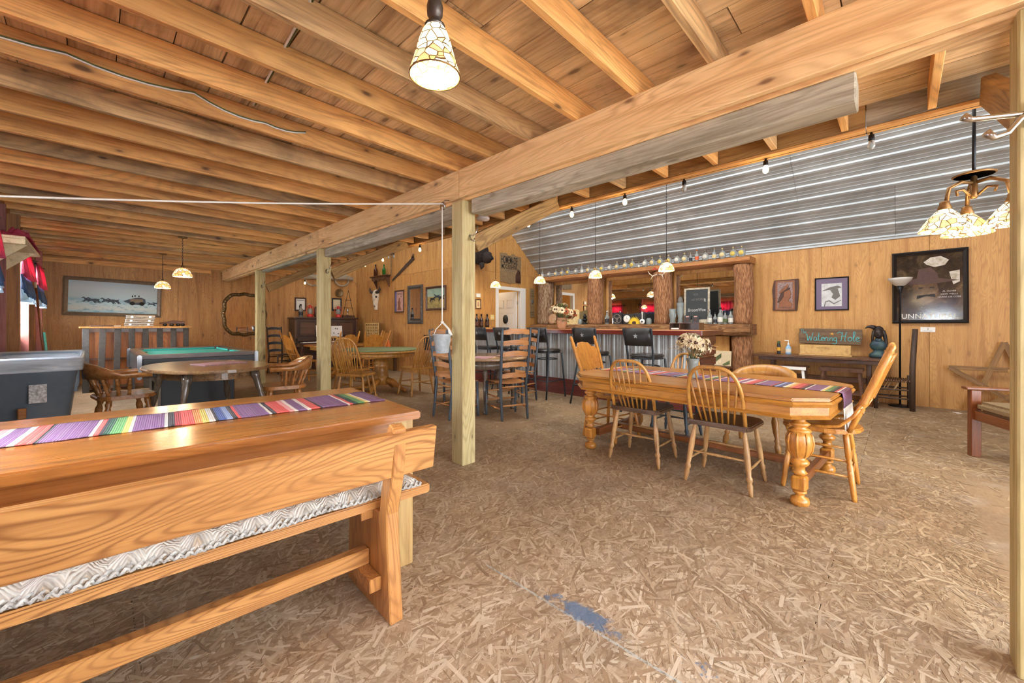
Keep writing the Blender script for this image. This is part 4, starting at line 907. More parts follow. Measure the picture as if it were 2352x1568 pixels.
for i in range(34):
    a = rr.uniform(-1.2, 0.5) if i > 8 else rr.uniform(2, 3.4); e = rr.uniform(.3, .9); d = Vector((math.cos(a)*math.cos(e), math.sin(a)*math.cos(e), math.sin(e)))
    p0 = Vector((0, 0, .2)); p1 = p0+d*.16; p2 = p0+d*.25+Vector((0, 0, -.05)); mb.tube([p0, p1, p2], [.002, .002, .001], 5)
mb.build('dry_grass', 'dry_stem', fl)['kind'] = 'stuff'
# ------------------------------------------------------------------ the bar
br = thing('bar_counter', 'long bar with red counter edge, ribbed tin front and red base', 'bar', (5.58, 4.4, 0))
def L(o, p=None):                     # keep world coordinates under a moved parent
    o.parent = p or br; o.matrix_parent_inverse = (p or br).matrix_basis.inverted() if (p or br).parent is None else Matrix.Identity(4); return o
br.matrix_basis = Matrix.Translation((5.58, 4.4, 0))
L(MB().box(5.45, 6.28, 1.86, 6.93, 1.085, 1.1).build('counter_top', 'mantel_wood', None, 0.003))
L(MB().box(5.425, 5.449, 1.84, 6.93, 1.035, 1.1).build('counter_edge', 'redbar', None, 0.004))
L(MB().box(5.45, 6.28, 1.835, 1.858, 1.035, 1.1).build('counter_edge', 'endlog', None, 0.004))
pr = []; y = 1.93
while y < 6.92:
    for o_, h in ((0, 0), (.012, .016), (.034, .016), (.046, 0), (.085, 0), (.089, .004), (.095, .004), (.099, 0), (.125, 0), (.129, .004), (.135, .004), (.139, 0)):
        if y+o_ < 6.93: pr.append((y+o_, h))
    y += 0.178
ys = [1.93, 2.9, 3.8, 4.75, 5.7, 6.93]
for a, b in zip(ys, ys[1:]):
    q = [p for p in pr if a-1e-6 <= p[0] <= b+0.02]; n = len(q)
    L(MB().add([(5.59-h, yy, z) for z in (0.25, 1.035) for yy, h in q], [(i, n+i, n+i+1, i+1) for i in range(n-1)]).build('tin_sheet', 'bar_tin', None))
L(MB().box(5.6, 5.66, 1.95, 6.93, 0.0, 1.08).build('bar_frame', 'walnut', None))
for a, b in ((1.9, 3.5), (3.504, 5.2), (5.204, 6.93)): L(MB().box(5.545, 5.585, a, b, 0.0, 0.265).build('base_board', 'redbase', None, 0.004))
for i in range(7): L(MB().box(5.6, 6.2, 1.9, 1.948, 0.02+i*0.145, 0.16+i*0.145).build('end_log', 'endlog', None, 0.02, seg=2))
gs = 'bar stools along the tin bar'
for y, lab in ((5.62, 'black bar stool at the bar end by the store room door'), (5.02, 'black bar stool second from the store room door'), (4.2, 'black bar stool in front of the flower pot on the bar'), (3.3, 'black bar stool behind the carved chair at the dining table end'), (2.47, 'black bar stool at the open end of the bar')):
    bar_stool(lab, gs, (5.2, y, 0), -PI/2-0.08)
def pot(t): MB().lathe([(.06, 0), (.07, .02), (.095, .1), (.1, .16), (.085, .19), (.095, .21), (.08, .21), (.075, .18)], n=20).build('pot', 'terracotta', t)
bq = bouquet('pot_of_flowers', 'cream and rust dried flowers in a pottery jar on the bar', (6.0, 4.5, 1.1015), pot, 11, 80, ['petal_cream', 'petal_cream', 'petal_rust'], 0.25, .07, 200)
# ------------------------------------------------------------------ back bar
gl = 'bark-covered log posts of the back bar'
def log(label, y, r, z0, z1, mat, x=8.1, group=gl):
    rr = random.Random(int(y*100)+int(z0*7)); n, m = 22, 16; vs = []; fs = []
    for i in range(m+1):
        z = z0+(z1-z0)*i/m; bow = 0.012*math.sin(i*0.3+y)
        for k in range(n):
            a = 2*PI*k/n; q = r*(1+0.03*math.sin(3*a+i*.35+y)+0.02*math.sin(9*a+i*.4)+rr.uniform(-.012, .012)); q = min(q, 0.185) if math.cos(a) > 0.5 else q
            vs.append((q*math.cos(a), q*math.sin(a)+bow, z))
    for i in range(m):
        for k in range(n): fs.append((i*n+k, i*n+(k+1) % n, (i+1)*n+(k+1) % n, (i+1)*n+k))
    fs += [tuple(range(n-1, -1, -1)), tuple(range(m*n, (m+1)*n))]
    return tag(MB().add(vs, fs, True).build('log_post', mat, None, 0, (x, y, 0)), label, 'log', group)
log('grey bark log post at the store room end of the back bar', 6.6, 0.2, 1.2, 2.262, 'bark_grey')
log('knotty red bark log post beside the black oil lamp', 5.1, 0.185, 1.2, 2.262, 'bark_red')
log('straight bark log post beside the glass vase', 3.5, 0.185, 1.2, 2.262, 'bark_red')
log('bark log post at the open end of the back bar', 2.03, 0.155, 1.2, 2.262, 'bark_red')
log('short bark log under the open end of the back bar ledge', 2.05, 0.17, 0.0, .975, 'bark_red')
def slab_y(name, label, mat, x0, x1, y0, y1, z0, z1, cat, amp=0.015, seed=1):
    rr = random.Random(seed); n = 40; vs = []; fs = []
    for i in range(n+1):
        y = y0+(y1-y0)*i/n; w = amp*math.sin(i*.7+seed)+rr.uniform(-amp, amp)*.5
        for (x, z) in ((x0+w, z0+0.3*(z1-z0)+w*.5), (x0+w, z1-0.2*(z1-z0)), (x0+0.04, z1), (x1, z1), (x1, z0), (x0+0.05, z0+w)): vs.append((x, y, z))
    for i in range(n):
        for k in range(6): fs.append((i*6+k, (i+1)*6+k, (i+1)*6+(k+1) % 6, i*6+(k+1) % 6))
    fs += [tuple(range(6)), tuple(range(n*6+5, n*6-1, -1))]
    return tag(MB().add(vs, fs).build(name, mat), label, cat)
slab_y('back_bar_ledge', 'bark-edged plank ledge along the back bar', 'bark_ledge', 7.84, 8.3, 1.86, 6.92, 1.005, 1.19, 'ledge', 0.018, 3)
slab_y('mantel_plank', 'rough plank mantel on log posts holding a row of bottles', 'mantel_wood', 7.9, 8.3, 1.88, 6.8, 2.275, 2.385, 'shelf', 0.008, 5)
bc = thing('back_bar_cabinet', 'plywood cabinet wall under the bark ledge of the back bar', 'cabinet', (8.2, 4.5, 0))
MB().box(-0.12, 0.1, -2.25, 2.4, 0, .97).build('cabinet_front', 'plywood', bc)
for j, (a, b) in enumerate(((2.22, 3.31), (3.72, 4.88), (5.36, 6.42))):
    t = thing('bar_mirror', ('wide mirror behind the chalkboard and clear bottles', 'wide mirror behind the yellow sunflower ornament', 'narrow mirror behind the flower pot on the bar')[j], 'mirror', (8.29, (a+b)/2, 1.72))
    MB().box(-0.004, 0.008, -(b-a)/2, (b-a)/2, -0.5, 0.48).build('glass', 'mirror', t)
    MB().box(-0.03, 0.006, -(b-a)/2-0.03, (b-a)/2+0.03, 0.482, 0.553).build('top_rail', 'plywood', t, 0.003)
    for s in (-1, 1): MB().box(-0.025, 0.006, s*(b-a)/2-(0.045 if s < 0 else 0.001), s*(b-a)/2+(0.001 if s < 0 else 0.045), -0.5, 0.481).build('side_rail', 'plywood', t, 0.003)
# bottles on the mantel
def bottle(name, label, group, loc, kind='round', s=1.0, lab='label_cream', glass='clear_glass', cap='gold_cap', rz=0.0):
    t = thing(name, label, 'bottle', loc, rz, group)
    if kind == 'round':
        MB().lathe([(.025*s, 0), (.034*s, .006), (.05*s, .03*s), (.056*s, .06*s), (.05*s, .09*s), (.03*s, .112*s), (.016*s, .12*s), (.015*s, .14*s)], n=14, sx=.62, sy=1.0).build('glass_body', glass, t)
        MB().lathe([(.001, 0), (.034*s, 0), (.034*s, .003), (.001, .003)], n=14).xf(Matrix.Translation((-.0345*s, 0, .062*s)) @ Matrix.Rotation(-PI/2, 4, 'Y')).build('label', lab, t)
        MB().lathe([(.017*s, .14*s), (.018*s, .145*s), (.018*s, .158*s), (.014*s, .165*s), (.003, .167*s)], n=12).build('stopper', cap, t)
    else:
        MB().lathe([(.03*s, 0), (.036*s, .005), (.036*s, .12*s), (.03*s, .14*s), (.014*s, .16*s), (.013*s, .2*s)], n=14).build('glass_body', glass, t)
        MB().lathe([(.0366*s, .03*s), (.0366*s, .095*s)], n=14, cap=False).build('label', lab, t)
        MB().lathe([(.015*s, .2*s), (.0155*s, .225*s), (.003, .228*s)], n=12).build('stopper', cap, t)
    return t
YB = [6.615, 6.397, 6.182, 5.99, 5.807, 5.575, 5.409, 5.234, 5.026, 4.866, 4.666, 4.49, 4.292, 4.123, 3.976, 3.838, 3.68, 3.514, 3.339, 3.17, 3.027, 2.909, 2.796, 2.641, 2.485, 2.345, 2.165, 2.027]
proto = {}
gb = 'bottles on the mantel plank'
for i, y in enumerate(YB):
    loc = (7.99, y, 2.3865)
    if i == 0: bottle('spirit_bottle', 'tall clear bottle at the store room end of the mantel', gb, loc, 'tall', .95, 'label_white')
    elif i == 6: bottle('spirit_bottle', 'tall clear bottle between squat bottles above the log with the oil lamp', gb, loc, 'tall', 1.0, 'label_white')
    elif i == 14: bottle('spirit_bottle', 'tiny clear bottle among the squat bottles on the mantel', gb, loc, 'tall', .6, 'label_white')
    elif i == 21: bottle('spirit_bottle', 'tall dark-labelled bottle on the mantel', gb, loc, 'tall', .85, 'label_black')
    elif i == 22: bottle('spirit_bottle', 'tall bottle with orange label and wooden stopper on the mantel', gb, loc, 'tall', 1.02, 'label_orange', 'clear_glass', 'petal_rust')
    elif i == 24: bottle('spirit_bottle', 'tall squat-shouldered bottle with gold stopper on the mantel', gb, loc, 'tall', .98, 'label_cream')
    else:
        s = 1.12 if y > 4.4 else 1.2
        lm, ln = (('label_yellow', 'yellow'), ('label_cream', 'cream'), ('label_white', 'white'))[(i*5+i//3) % 3]; key = (s, lm)
        lb = 'squat round bottle with %s oval label above the %s half of the back bar' % (ln, 'store room' if s < 1.15 else 'chalkboard')
        if key not in proto: proto[key] = bottle('squat_bottle', lb, gb, loc, 'round', s, lm, cap='gold_cap' if ln != 'white' else 'pewter')
        else: dup(proto[key], loc, 0)
# things standing on the bark ledge
LZ = 1.1915
gx = 'bottles on the back bar ledge'
t = thing('stoneware_plate', 'tan platter leaning on the log behind the flower pot', 'plate', (7.98, 6.28, LZ))
MB().lathe([(.001, 0), (.08, 0), (.13, .02), (.135, .025), (.08, .01), (.001, .01)], n=24).xf(Matrix.Translation((0, 0, .135)) @ Matrix.Rotation(-PI/2+.2, 4, 'Y')).build('dish', 'terracotta', t)
t = thing('tin_sign', 'cream printed board leaning behind the flower pot', 'sign', (8.05, 5.72, LZ))
MB().prism([(-.2, 0), (.2, 0), (.2, .34), (.12, .37), (-.2, .3)], -.006, .006, Matrix(((0, 0, 1, 0), (-1, 0, 0, 0), (0, 1, 0, 0), (0, 0, 0, 1)))).build('panel', 'label_cream', t)
MB().box(-.009, -.007, -.14, .1, .2, .25).build('printed_band', 'petal_rust', t)
for y, lab in ((5.46, 'small glass jar beside the black oil lamp'), (3.76, 'small glass tumbler behind the yellow sunflower')):
    t = thing('glass_jar', lab, 'jar', (8.0, y, LZ)); MB().lathe([(.05, 0), (.055, .01), (.055, .1), (.04, .12), (.042, .13), (.036, .13), (.034, .118), (.049, .1), (.049, .012)], n=16, cap=False).build('jar_glass', 'clear_glass', t)
t = thing('oil_lamp', 'small black iron oil lamp on the bark ledge', 'lamp', (7.98, 5.32, LZ))
MB().lathe([(.07, 0), (.075, .015), (.04, .04), (.025, .06), (.05, .085), (.065, .11), (.05, .135), (.03, .15)], n=16).build('font', 'iron_black', t)
MB().lathe([(.03, .15), (.045, .17), (.04, .2), (.02, .22), (.022, .25), (.012, .255)], n=14).build('burner', 'iron_black', t)
def ledge_bottle(y, lab, kind='tall', s=1.3, label='label_white', glass='clear_glass', cap='iron_black', x=8.0): bottle('spirit_bottle', lab, gx, (x, y, LZ), kind, s, label, glass, cap)
ledge_bottle(4.74, 'clear bottle with dark label beside the knot ornament', s=1.35, label='label_black', cap='steel')
t = thing('knot_ornament', 'silver knot ornament on a dark box on the ledge', 'ornament', (7.99, 4.48, LZ))
MB().box(.0, .06, -.11, .11, 0, .24).build('backing_box', 'label_black', t)
mb = MB()
for k in range(3):
    a = k*2*PI/3+PI/2; mb.tube([(-.015, .05*math.cos(a)+.055*math.cos(q*PI/12), .12+.05*math.sin(a)+.055*math.sin(q*PI/12)) for q in range(24)], .006, 6, True)
mb.tube([(-.015, .1*math.cos(q*PI/12), .12+.1*math.sin(q*PI/12)) for q in range(24)], .005, 6, True); mb.build('knot_rings', 'aluminium', t)
t = thing('round_clock', 'round white-faced clock in a dark box on the ledge', 'clock', (7.99, 4.22, LZ))
MB().box(.0, .1, -.12, .12, 0, .23).build('case', 'label_black', t, .006)
MB().lathe([(.001, 0), (.075, 0), (.08, .006), (.07, .01), (.001, .01)], n=24).xf(Matrix.Translation((0, .03, .12)) @ Matrix.Rotation(-PI/2, 4, 'Y')).build('face', 'white', t)
MB().box(-.013, -.0105, .028, .032, .12, .17).box(-.013, -.0105, .0, .03, .118, .122).build('hand', 'ink', t)
t = thing('dark_box', 'dark square box behind the yellow sunflower', 'box', (8.06, 3.97, LZ)); MB().box(-.03, .03, -.11, .11, 0, .24).build('body', 'chalkboard', t, .004); MB().box(-.033, -.03, -.09, .09, .02, .22).build('face', 'label_black', t)
t = thing('sunflower_ornament', 'yellow sunflower ornament on the bark ledge', 'ornament', (7.95, 4.06, LZ))
mb = MB()
for k in range(14):
    a = PI*k/13; c, s = math.cos(a), math.sin(a); mb.prism([(c*.03-s*.014, s*.03+c*.014), (c*.03+s*.014, s*.03-c*.014), (c*.1+s*.012, s*.1-c*.012), (c*.155, s*.155), (c*.1-s*.012, s*.1+c*.012)], -.003, .003, Matrix(((0, 0, 1, .002*(k % 3)), (-1, 0, 0, 0), (0, 1, 0, .02), (0, 0, 0, 1))))
mb.build('petals', 'yellow_petal', t); MB().ell((-.008, 0, .03), (.012, .045, .04), 12, 6).build('seed_head', 'seed_brown', t)
t = thing('guitar_ornament', 'small white banjo ornament beside the sunflower', 'ornament', (7.95, 3.88, LZ))
MB().lathe([(.001, -.01), (.055, -.01), (.055, .01), (.001, .01)], n=20).xf(Matrix.Translation((0, 0, .058)) @ Matrix.Rotation(-PI/2, 4, 'Y')).build('body', 'white', t); MB().box(-.006, .006, -.008, .008, .11, .24).box(-.008, .008, -.014, .014, .23, .265).build('neck', 'label_white', t); MB().ell((-.012, 0, .058), (.004, .02, .02), 10, 5).build('sound_hole', 'ink', t)
for y, h, lab in ((3.225, .3, 'tall curvy glass vase beside the straight log post'), (3.1, .42, 'tall glass jar with metal whisks beside the chalkboard')):
    t = thing('glass_vase', lab, 'vase', (7.97 if h > .4 else 7.9, y, LZ)); MB().lathe([(.05, 0), (.055, .01), (.045, h*.3), (.07, h*.6), (.06, h*.8), (.072, h), (.066, h), (.054, h*.8), (.062, h*.6), (.038, h*.3), (.045, .02)], n=18, cap=False).build('vase_glass', 'clear_glass', t)
    if h > .4: MB().ell((0, 0, .44), (.05, .05, .1), 12, 8).build('wicker_ball', 'grey_ink', t); MB().tube([(0, 0, .1), (0, 0, .35)], .006, 6).build('handle', 'grey_ink', t)
t = thing('chalkboard', 'framed chalkboard with faint chalk writing on the back bar', 'chalkboard', mat4=wallmat((7.97, 2.79, LZ+.35), '-X', 0.01, -.06))
MB().box(-.2, .2, -.33, .33, -.004, .004).build('slate', 'chalkboard', t)
MB().box(-.235, -.2, -.345, .345, -.01, .014).box(.2, .235, -.345, .345, -.01, .014).box(-.2, .2, .31, .345, -.01, .014).box(-.2, .2, -.345, -.26, -.01, .014).build('frame', 'weathered_wood', t, .004)
for s_, x, y, sz in (('our', -.02, .22, .06), ('specials', -.03, .14, .07), ('R', .16, .12, .1), ('Beverages', .0, -.09, .09)): pass
for body, x, y, sz in (('SOS', -.02, .22, .06), ('wE WORK', .02, .12, .065), ('R', .15, .1, .085), ('BroomWee', .0, -.08, .085)): textmesh('chalk_writing', body, sz, 'chalk' if body[0] in 'RB' else 'grey_ink', t, x, y, .0045, .8)
for y, lab in ((2.94, 'dark menu card standing at the chalkboard nearest the whisk jar'), (2.79, 'dark menu card standing at the chalkboard nearest the clear bottles')):
    t = thing('menu_card', lab, 'card', mat4=wallmat((7.9, y, LZ+.085), '-X', 0, -.15)); MB().box(-.062, .062, -.085, .085, -.003, .003).build('card', 'label_black', t); MB().box(-.03, .03, .05, .072, .003, .0045).build('emblem', 'vintage_pink', t); MB().box(-.05, .05, -.075, -.06, .003, .0045).build('caption', 'vintage_pink', t); MB().ell((0, 0, .002), (.035, .04, .003), 12, 4).build('picture', 'carve_dark', t)
for y, s, l, c, lab in ((2.545, 1.2, 'label_white', 'steel', 'clear bottle with pale label beside the chalkboard'), (2.45, .95, 'label_black', 'iron_black', 'short clear bottle with black label in the ledge row'), (2.36, 1.35, 'label_white', 'iron_black', 'tall clear bottle with white label and black cap in the ledge row'), (2.28, 1.05, 'leaf_green', 'iron_black', 'clear bottle with green label in the ledge row'), (2.19, 1.15, 'label_white', 'iron_black', 'clear bottle touching the end log post')): ledge_bottle(y, lab, s=s, label=l, cap=c, x=7.93)
t = thing('cubby_box', 'dark two-compartment napkin box on the bar top by the ledge', 'box', (6.2, 2.32, 1.1015)); MB().box(-.1, .1, -.22, .22, 0, .008).box(-.1, .1, -.22, .22, .1, .108).box(.09, .1, -.22, .22, .008, .1).box(-.1, .09, -.22, -.212, .008, .1).box(-.1, .09, .212, .22, .008, .1).box(-.1, .09, .06, .068, .008, .1).build('case', 'walnut', t); MB().box(-.08, .08, .08, .2, .009, .03).build('napkins', 'paper', t)
tag(MB().prism([(-.16, 0), (.16, 0), (.16, .26), (-.16, .26)], -.008, .008).build('painted_board', 'cardboard'), 'cream board with green leaf pattern leaning under the ledge', 'board')
pb = bpy.data.objects['painted_board']; pb.matrix_world = wallmat((7.7, 2.28, .46), '-X', 0, -.12)
for poly, m_ in (([(-.12, .12), (.0, .22), (.0, .14), (-.12, .03)], 'leaf_green'), ([(-.14, 0), (0, .02), (0, .12)], 'petal_cream'), ([(.02, .02), (.14, .1), (.14, .03), (.05, 0)], 'leaf_green')): MB().prism(poly, .0085, .0095).build('painted_leaf', m_, pb)
t = thing('plant_stand', 'small dark stand holding the leaf-pattern board beside the bar end', 'stand', (7.7, 2.28, 0)); MB().box(-.12, .12, -.17, .17, .42, .455).build('stand_top', 'walnut', t, .004)
for sx in (-1, 1):
    for sy in (-1, 1): MB().box(sx*.1-.015, sx*.1+.015, sy*.14-.015, sy*.14+.015, 0, .42).build('leg', 'walnut_z', t)
# red lettering on the mantel and the antler knick-knack on the log
tx = thing('mantel_lettering', 'faded red painted lettering on the mantel plank', 'lettering', mat4=wallmat((7.896, 3.15, 2.325), '-X'))
for body, x in (('Sugar', -.42), ('Creek', .12), ('Saloon', .5)): pass
MB().prism([(-.5, -.03), (-.44, .03), (-.38, -.02), (-.33, .035), (-.3, -.03)], -.012, -.0005).build('stroke', 'red_ink', tx)
MB().prism([(.1, -.02), (.16, .035), (.2, -.03), (.28, .03), (.34, -.02), (.4, .035), (.46, -.025)], -.012, -.0005).build('stroke', 'red_ink', tx)
t = thing('antler', 'small grey antlers fixed to the straight log post', 'antlers', (7.9, 3.52, 2.2))
for s in (-1, 1): MB().tube([(0, s*.02, 0), (-.03, s*.1, -.03), (-.04, s*.16, .02), (-.03, s*.2, .08)], [.012, .011, .009, .004], 8).tube([(-.03, s*.1, -.03), (-.05, s*.13, -.1)], [.009, .004], 7).build('antler_beam', 'bone', t)
# ------------------------------------------------------------------ end wall beside the door
t = thing('moonshine_sign', 'weathered wooden moonshine sign above the store room door', 'sign', mat4=wallmat((7.18, SY-.004, 2.58), '-Y'))
for i, (a, b, lo, hi) in enumerate(((-.37, -.25, -.35, .35), (-.248, -.12, -.36, .36), (-.118, .02, -.38, .32), (.022, .16, -.36, .365), (.162, .26, -.34, .33), (.262, .375, -.36, .325))): MB().box(a, b, lo, hi, 0, .014).build('plank', 'moon_board', t, .002)
textmesh('lettering', 'HOMEMADE', .25, 'ink', t, -.05, .19, .0155, .42, bold=.02); textmesh('lettering', 'MOONSHINE', .17, 'ink', t, -.05, .03, .0155, .56, bold=.015); textmesh('small_print', 'PURE COPPER STILL', .045, 'grey_ink', t, -.02, -.06, .0155)
MB().lathe([(.09, -.34), (.1, -.2), (.09, -.14), (.05, -.08), (.03, -.04)], n=14).xf(Matrix.Translation((.26, 0, .0)) @ Matrix(((1, 0, 0, 0), (0, 0, 1, 0), (0, -.08, 0, .016), (0, 0, 0, 1)))).build('still_picture', 'carve_dark', t)
MB().tube([(.26, -.05, .018), (.24, .0, .018), (.3, -.03, .018), (.33, -.12, .018)], .012, 6).build('still_pipe', 'carve_dark', t)
t = thing('narrow_sign', 'narrow weathered plank sign between door casing and grey log', 'sign', mat4=wallmat((7.99, SY-.004, 1.76), '-Y')); MB().box(-.085, .085, -.38, .38, 0, .014).build('plank', 'moon_board', t, .003)
for y, s_, b in ((.3, .045, 'OLD'), (.24, .045, 'TIME'), (.18, .045, 'GOODS'), (-.25, .04, 'GENERAL'), (-.31, .04, 'STORE')): textmesh('lettering', b, s_, 'ink', t, 0, y, .015)
MB().ell((0, .03, .015), (.05, .06, .004), 14, 4).build('emblem', 'grey_ink', t)
t = thing('light_switch', 'yellowed light switch plate beside the store room door', 'switch', mat4=wallmat((6.56, SY-.004, 1.36), '-Y')); MB().box(-.06, .06, -.06, .06, 0, .008).build('plate', 'outlet', t, .003); MB().box(-.03, -.018, -.012, .012, .008, .016).box(.018, .03, -.012, .012, .008, .016).build('toggle', 'white', t)
def framed(name, label, cat, m4, w_, h_, fw, fmat, cmat, depth=.025):
    t = thing(name, label, cat, mat4=m4)
    MB().box(-w_/2+fw, w_/2-fw, -h_/2+fw, h_/2-fw, .004, .01).build('picture', cmat, t)
    vs = []; ring = [(w_/2, h_/2, 0), (w_/2, h_/2, depth*.8), (w_/2-fw*.35, h_/2-fw*.35, depth), (w_/2-fw*.7, h_/2-fw*.7, depth*.75), (w_/2-fw, h_/2-fw, depth*.55), (w_/2-fw, h_/2-fw, 0)]
    for hx, hy, z in ring: vs += [(-hx, -hy, z), (hx, -hy, z), (hx, hy, z), (-hx, hy, z)]
    MB().add(vs, [(i*4+k, i*4+(k+1) % 4, (i+1)*4+(k+1) % 4, (i+1)*4+k) for i in range(5) for k in range(4)]).build('frame', fmat, t)
    return t
t = framed('small_picture', 'small brown framed print above the dark bottles', 'picture', wallmat((6.11, SY-.003, 1.66), '-Y'), .16, .22, .02, 'frame_brown', 'label_cream'); MB().ell((0, 0, .011), (.03, .05, .002), 12, 4).build('figure', 'terracotta', t)
t = framed('small_picture', 'tiny cream notice above the small framed print', 'picture', wallmat((6.11, SY-.003, 1.86), '-Y'), .14, .1, .01, 'tan_paper', 'paper')
t = thing('wall_shelf', 'narrow plank shelf holding dark bottles by the store room door', 'shelf', (6.1, SY-.08, 1.1)); MB().box(-.25, .3, -.08, .07, 0, .025).build('plank', 'plywood', t, .003)
for x, lab in ((5.99, 'dark bottle on the plank shelf farthest from the switch'), (6.13, 'dark bottle in the middle of the plank shelf'), (6.31, 'dark bottle on the plank shelf nearest the switch')):
    bottle('dark_bottle', lab, 'dark bottles by the store room door', (x, SY-.1, 1.1265), 'tall', 1.35, 'carve_dark', 'dark_glass', 'iron_black')
# bison head
t = thing('mounted_bison', 'shaggy dark bison head mounted high beside the moonshine sign', 'taxidermy', (5.98, SY-.02, 2.8))
rr = random.Random(4); vs = []; fs = []; n, m = 20, 14
mb = MB().ell((0, -.16, .02), (.25, .18, .28), 18, 12).ell((.08, -.34, -.12), (.12, .14, .13), 16, 10); mb.v = [(x+rr.uniform(-.012, .012), y+rr.uniform(-.012, .012), z+rr.uniform(-.012, .012)) for x, y, z in mb.v]; mb.build('head', 'fur', t)
mb = MB()
for i in range(420):
    a = rr.uniform(0, 2*PI); e = rr.uniform(-1.2, 1.2); p = Vector((.25*math.cos(a)*math.cos(e), -.16+.18*math.sin(a)*math.cos(e), .02+.28*math.sin(e)))
    if p.y > -.03: continue
    d = Vector((rr.uniform(-.02, .02), -.015, -rr.uniform(.04, .09))); s_ = Vector((.006, .003, 0)); mb.add([p-s_, p+s_, p+d], [(0, 1, 2)])
mb.build('shaggy_hair', 'fur', t)['kind'] = 'stuff'
MB().ell((.11, -.46, -.15), (.06, .03, .04), 12, 8).build('nose', 'iron_black', t)
MB().tube([(0, -.25, -.24), (.01, -.26, -.32), (.0, -.24, -.38)], [.07, .05, .015], 8).build('beard', 'fur', t)
for s in (-1, 1): MB().tube([(s*.2, -.14, .18), (s*.29, -.15, .2), (s*.32, -.16, .28), (s*.28, -.17, .34)], [.035, .03, .02, .006], 8).build('horn', 'horn', t)
# ------------------------------------------------------------------ round dark table with ladder-back chairs
t = thing('round_table', 'round table with brown top, dark apron and turned dark legs', 'table', (3.85, 4.27, 0))
MB().lathe([(.001, .705), (.63, .705), (.645, .715), (.645, .725), (.63, .735), (.001, .735)], n=40).build('table_top', 'tanned_top', t)
MB().lathe([(.58, .60), (.59, .605), (.59, .703), (.56, .703)], n=40).build('apron', 'worn_leg', t)
TL = [(0, .03), (.03, .036), (.06, .03), (.07, .02), (.09, .03), (.17, .032), (.19, .018), (.22, .022), (.45, .03), (.6, .034), (.62, .022), (.66, .036), (.7, .036), (.73, .022), (.8, .034), (.9, .034), (1, .03)]
for a in range(5):
    an = a*2*PI/5-2.25; MB().turn((.42*math.cos(an), .42*math.sin(an), 0), (.42*math.cos(an), .42*math.sin(an), .6), TL, 14).build('leg', 'worn_leg', t)
gl4 = 'ladder-back chairs around the round table'
ladder('slate-blue ladder-back chair with tan slats behind the hanging pail', gl4, (3.26, 4.15, 0), -PI/2-.03)
ladder('slate-blue ladder-back chair with tan slats standing clear between round table and bar stools', gl4, (3.69, 3.64, 0), -.36, H=1.14)
ladder('slate-blue ladder-back chair with tan slats on the bar side of the round table', gl4, (4.56, 4.25, 0), PI/2+.1)
ladder('slate-blue ladder-back chair with tan slats on the far side of the round table', gl4, (3.85, 5.02, 0), PI-.2)
for (x, y, rz, lab) in ((3.62, 4.05, .5, 'faded red and tan placemat nearest the post on the round table'), (4.15, 4.0, -.35, 'faded red and tan placemat on the bar side of the round table')):
    o = MB().box(-.2, .2, -.14, .14, 0, .004).build('placemat', 'placemat_weave', None, 0, (x, y, .7365), (0, 0, rz)); tag(o, lab, 'placemat')
# pail on a rope with pulley
t = thing('hanging_pail', 'small pale zinc pail hanging on a rope beside the post', 'pail', (2.0, 2.73, .94))
MB().lathe([(.001, .004), (.048, .004), (.05, 0), (.053, .004), (.066, .09), (.068, .092), (.071, .15), (.076, .155), (.073, .158), (.068, .15), (.06, .05), (.001, .012)], n=24, cap=False).build('bucket', 'zinc_pail', t)
MB().tube([(-.05, .05, .145), (-.035, .035, .2), (0, 0, .25)], .0035, 6).build('handle', 'rope', t)
MB().tube([(.05, -.05, .145), (.04, -.035, .2), (0.01, 0, .25)], [.018, .009, .009], 8).ell((0, 0, .256), (.014, .014, .014), 10, 6).build('rope_knot', 'rope', t)
for s in (-1, 1): MB().ell((s*.052, -s*.052, .15), (.01, .01, .014), 8, 6).build('ear', 'steel', t)
rp = thing('rope_line', 'white rope from the pail over a pulley to the left wall', 'rope', (2.0, 2.73, 1.2))
mb = MB().tube([(0, 0, -.002), (.0, .0, .95)], .0055, 8)
mb.build('drop_line', 'rope', rp)
MB().tube([(0.02, 0.02, .985)]+[(.02-k*2.70/8, .02+k*.36/8, .985-.46*k/8-.02*math.sin(k/8*PI)) for k in range(1, 9)], .0055, 8).build('long_line', 'rope', rp)
MB().lathe([(.03, -.008), (.034, -.007), (.028, 0), (.034, .007), (.03, .008)], n=16).xf(Matrix.Translation((.03, .03, .97)) @ Matrix.Rotation(PI/2, 4, 'Y')).build('pulley_wheel', 'steel', rp)
MB().tube([(.03, .03, .99), (.05, .03, 1.02), (.09, .02, 1.03)], .004, 6).build('pulley_hook', 'chrome', rp)
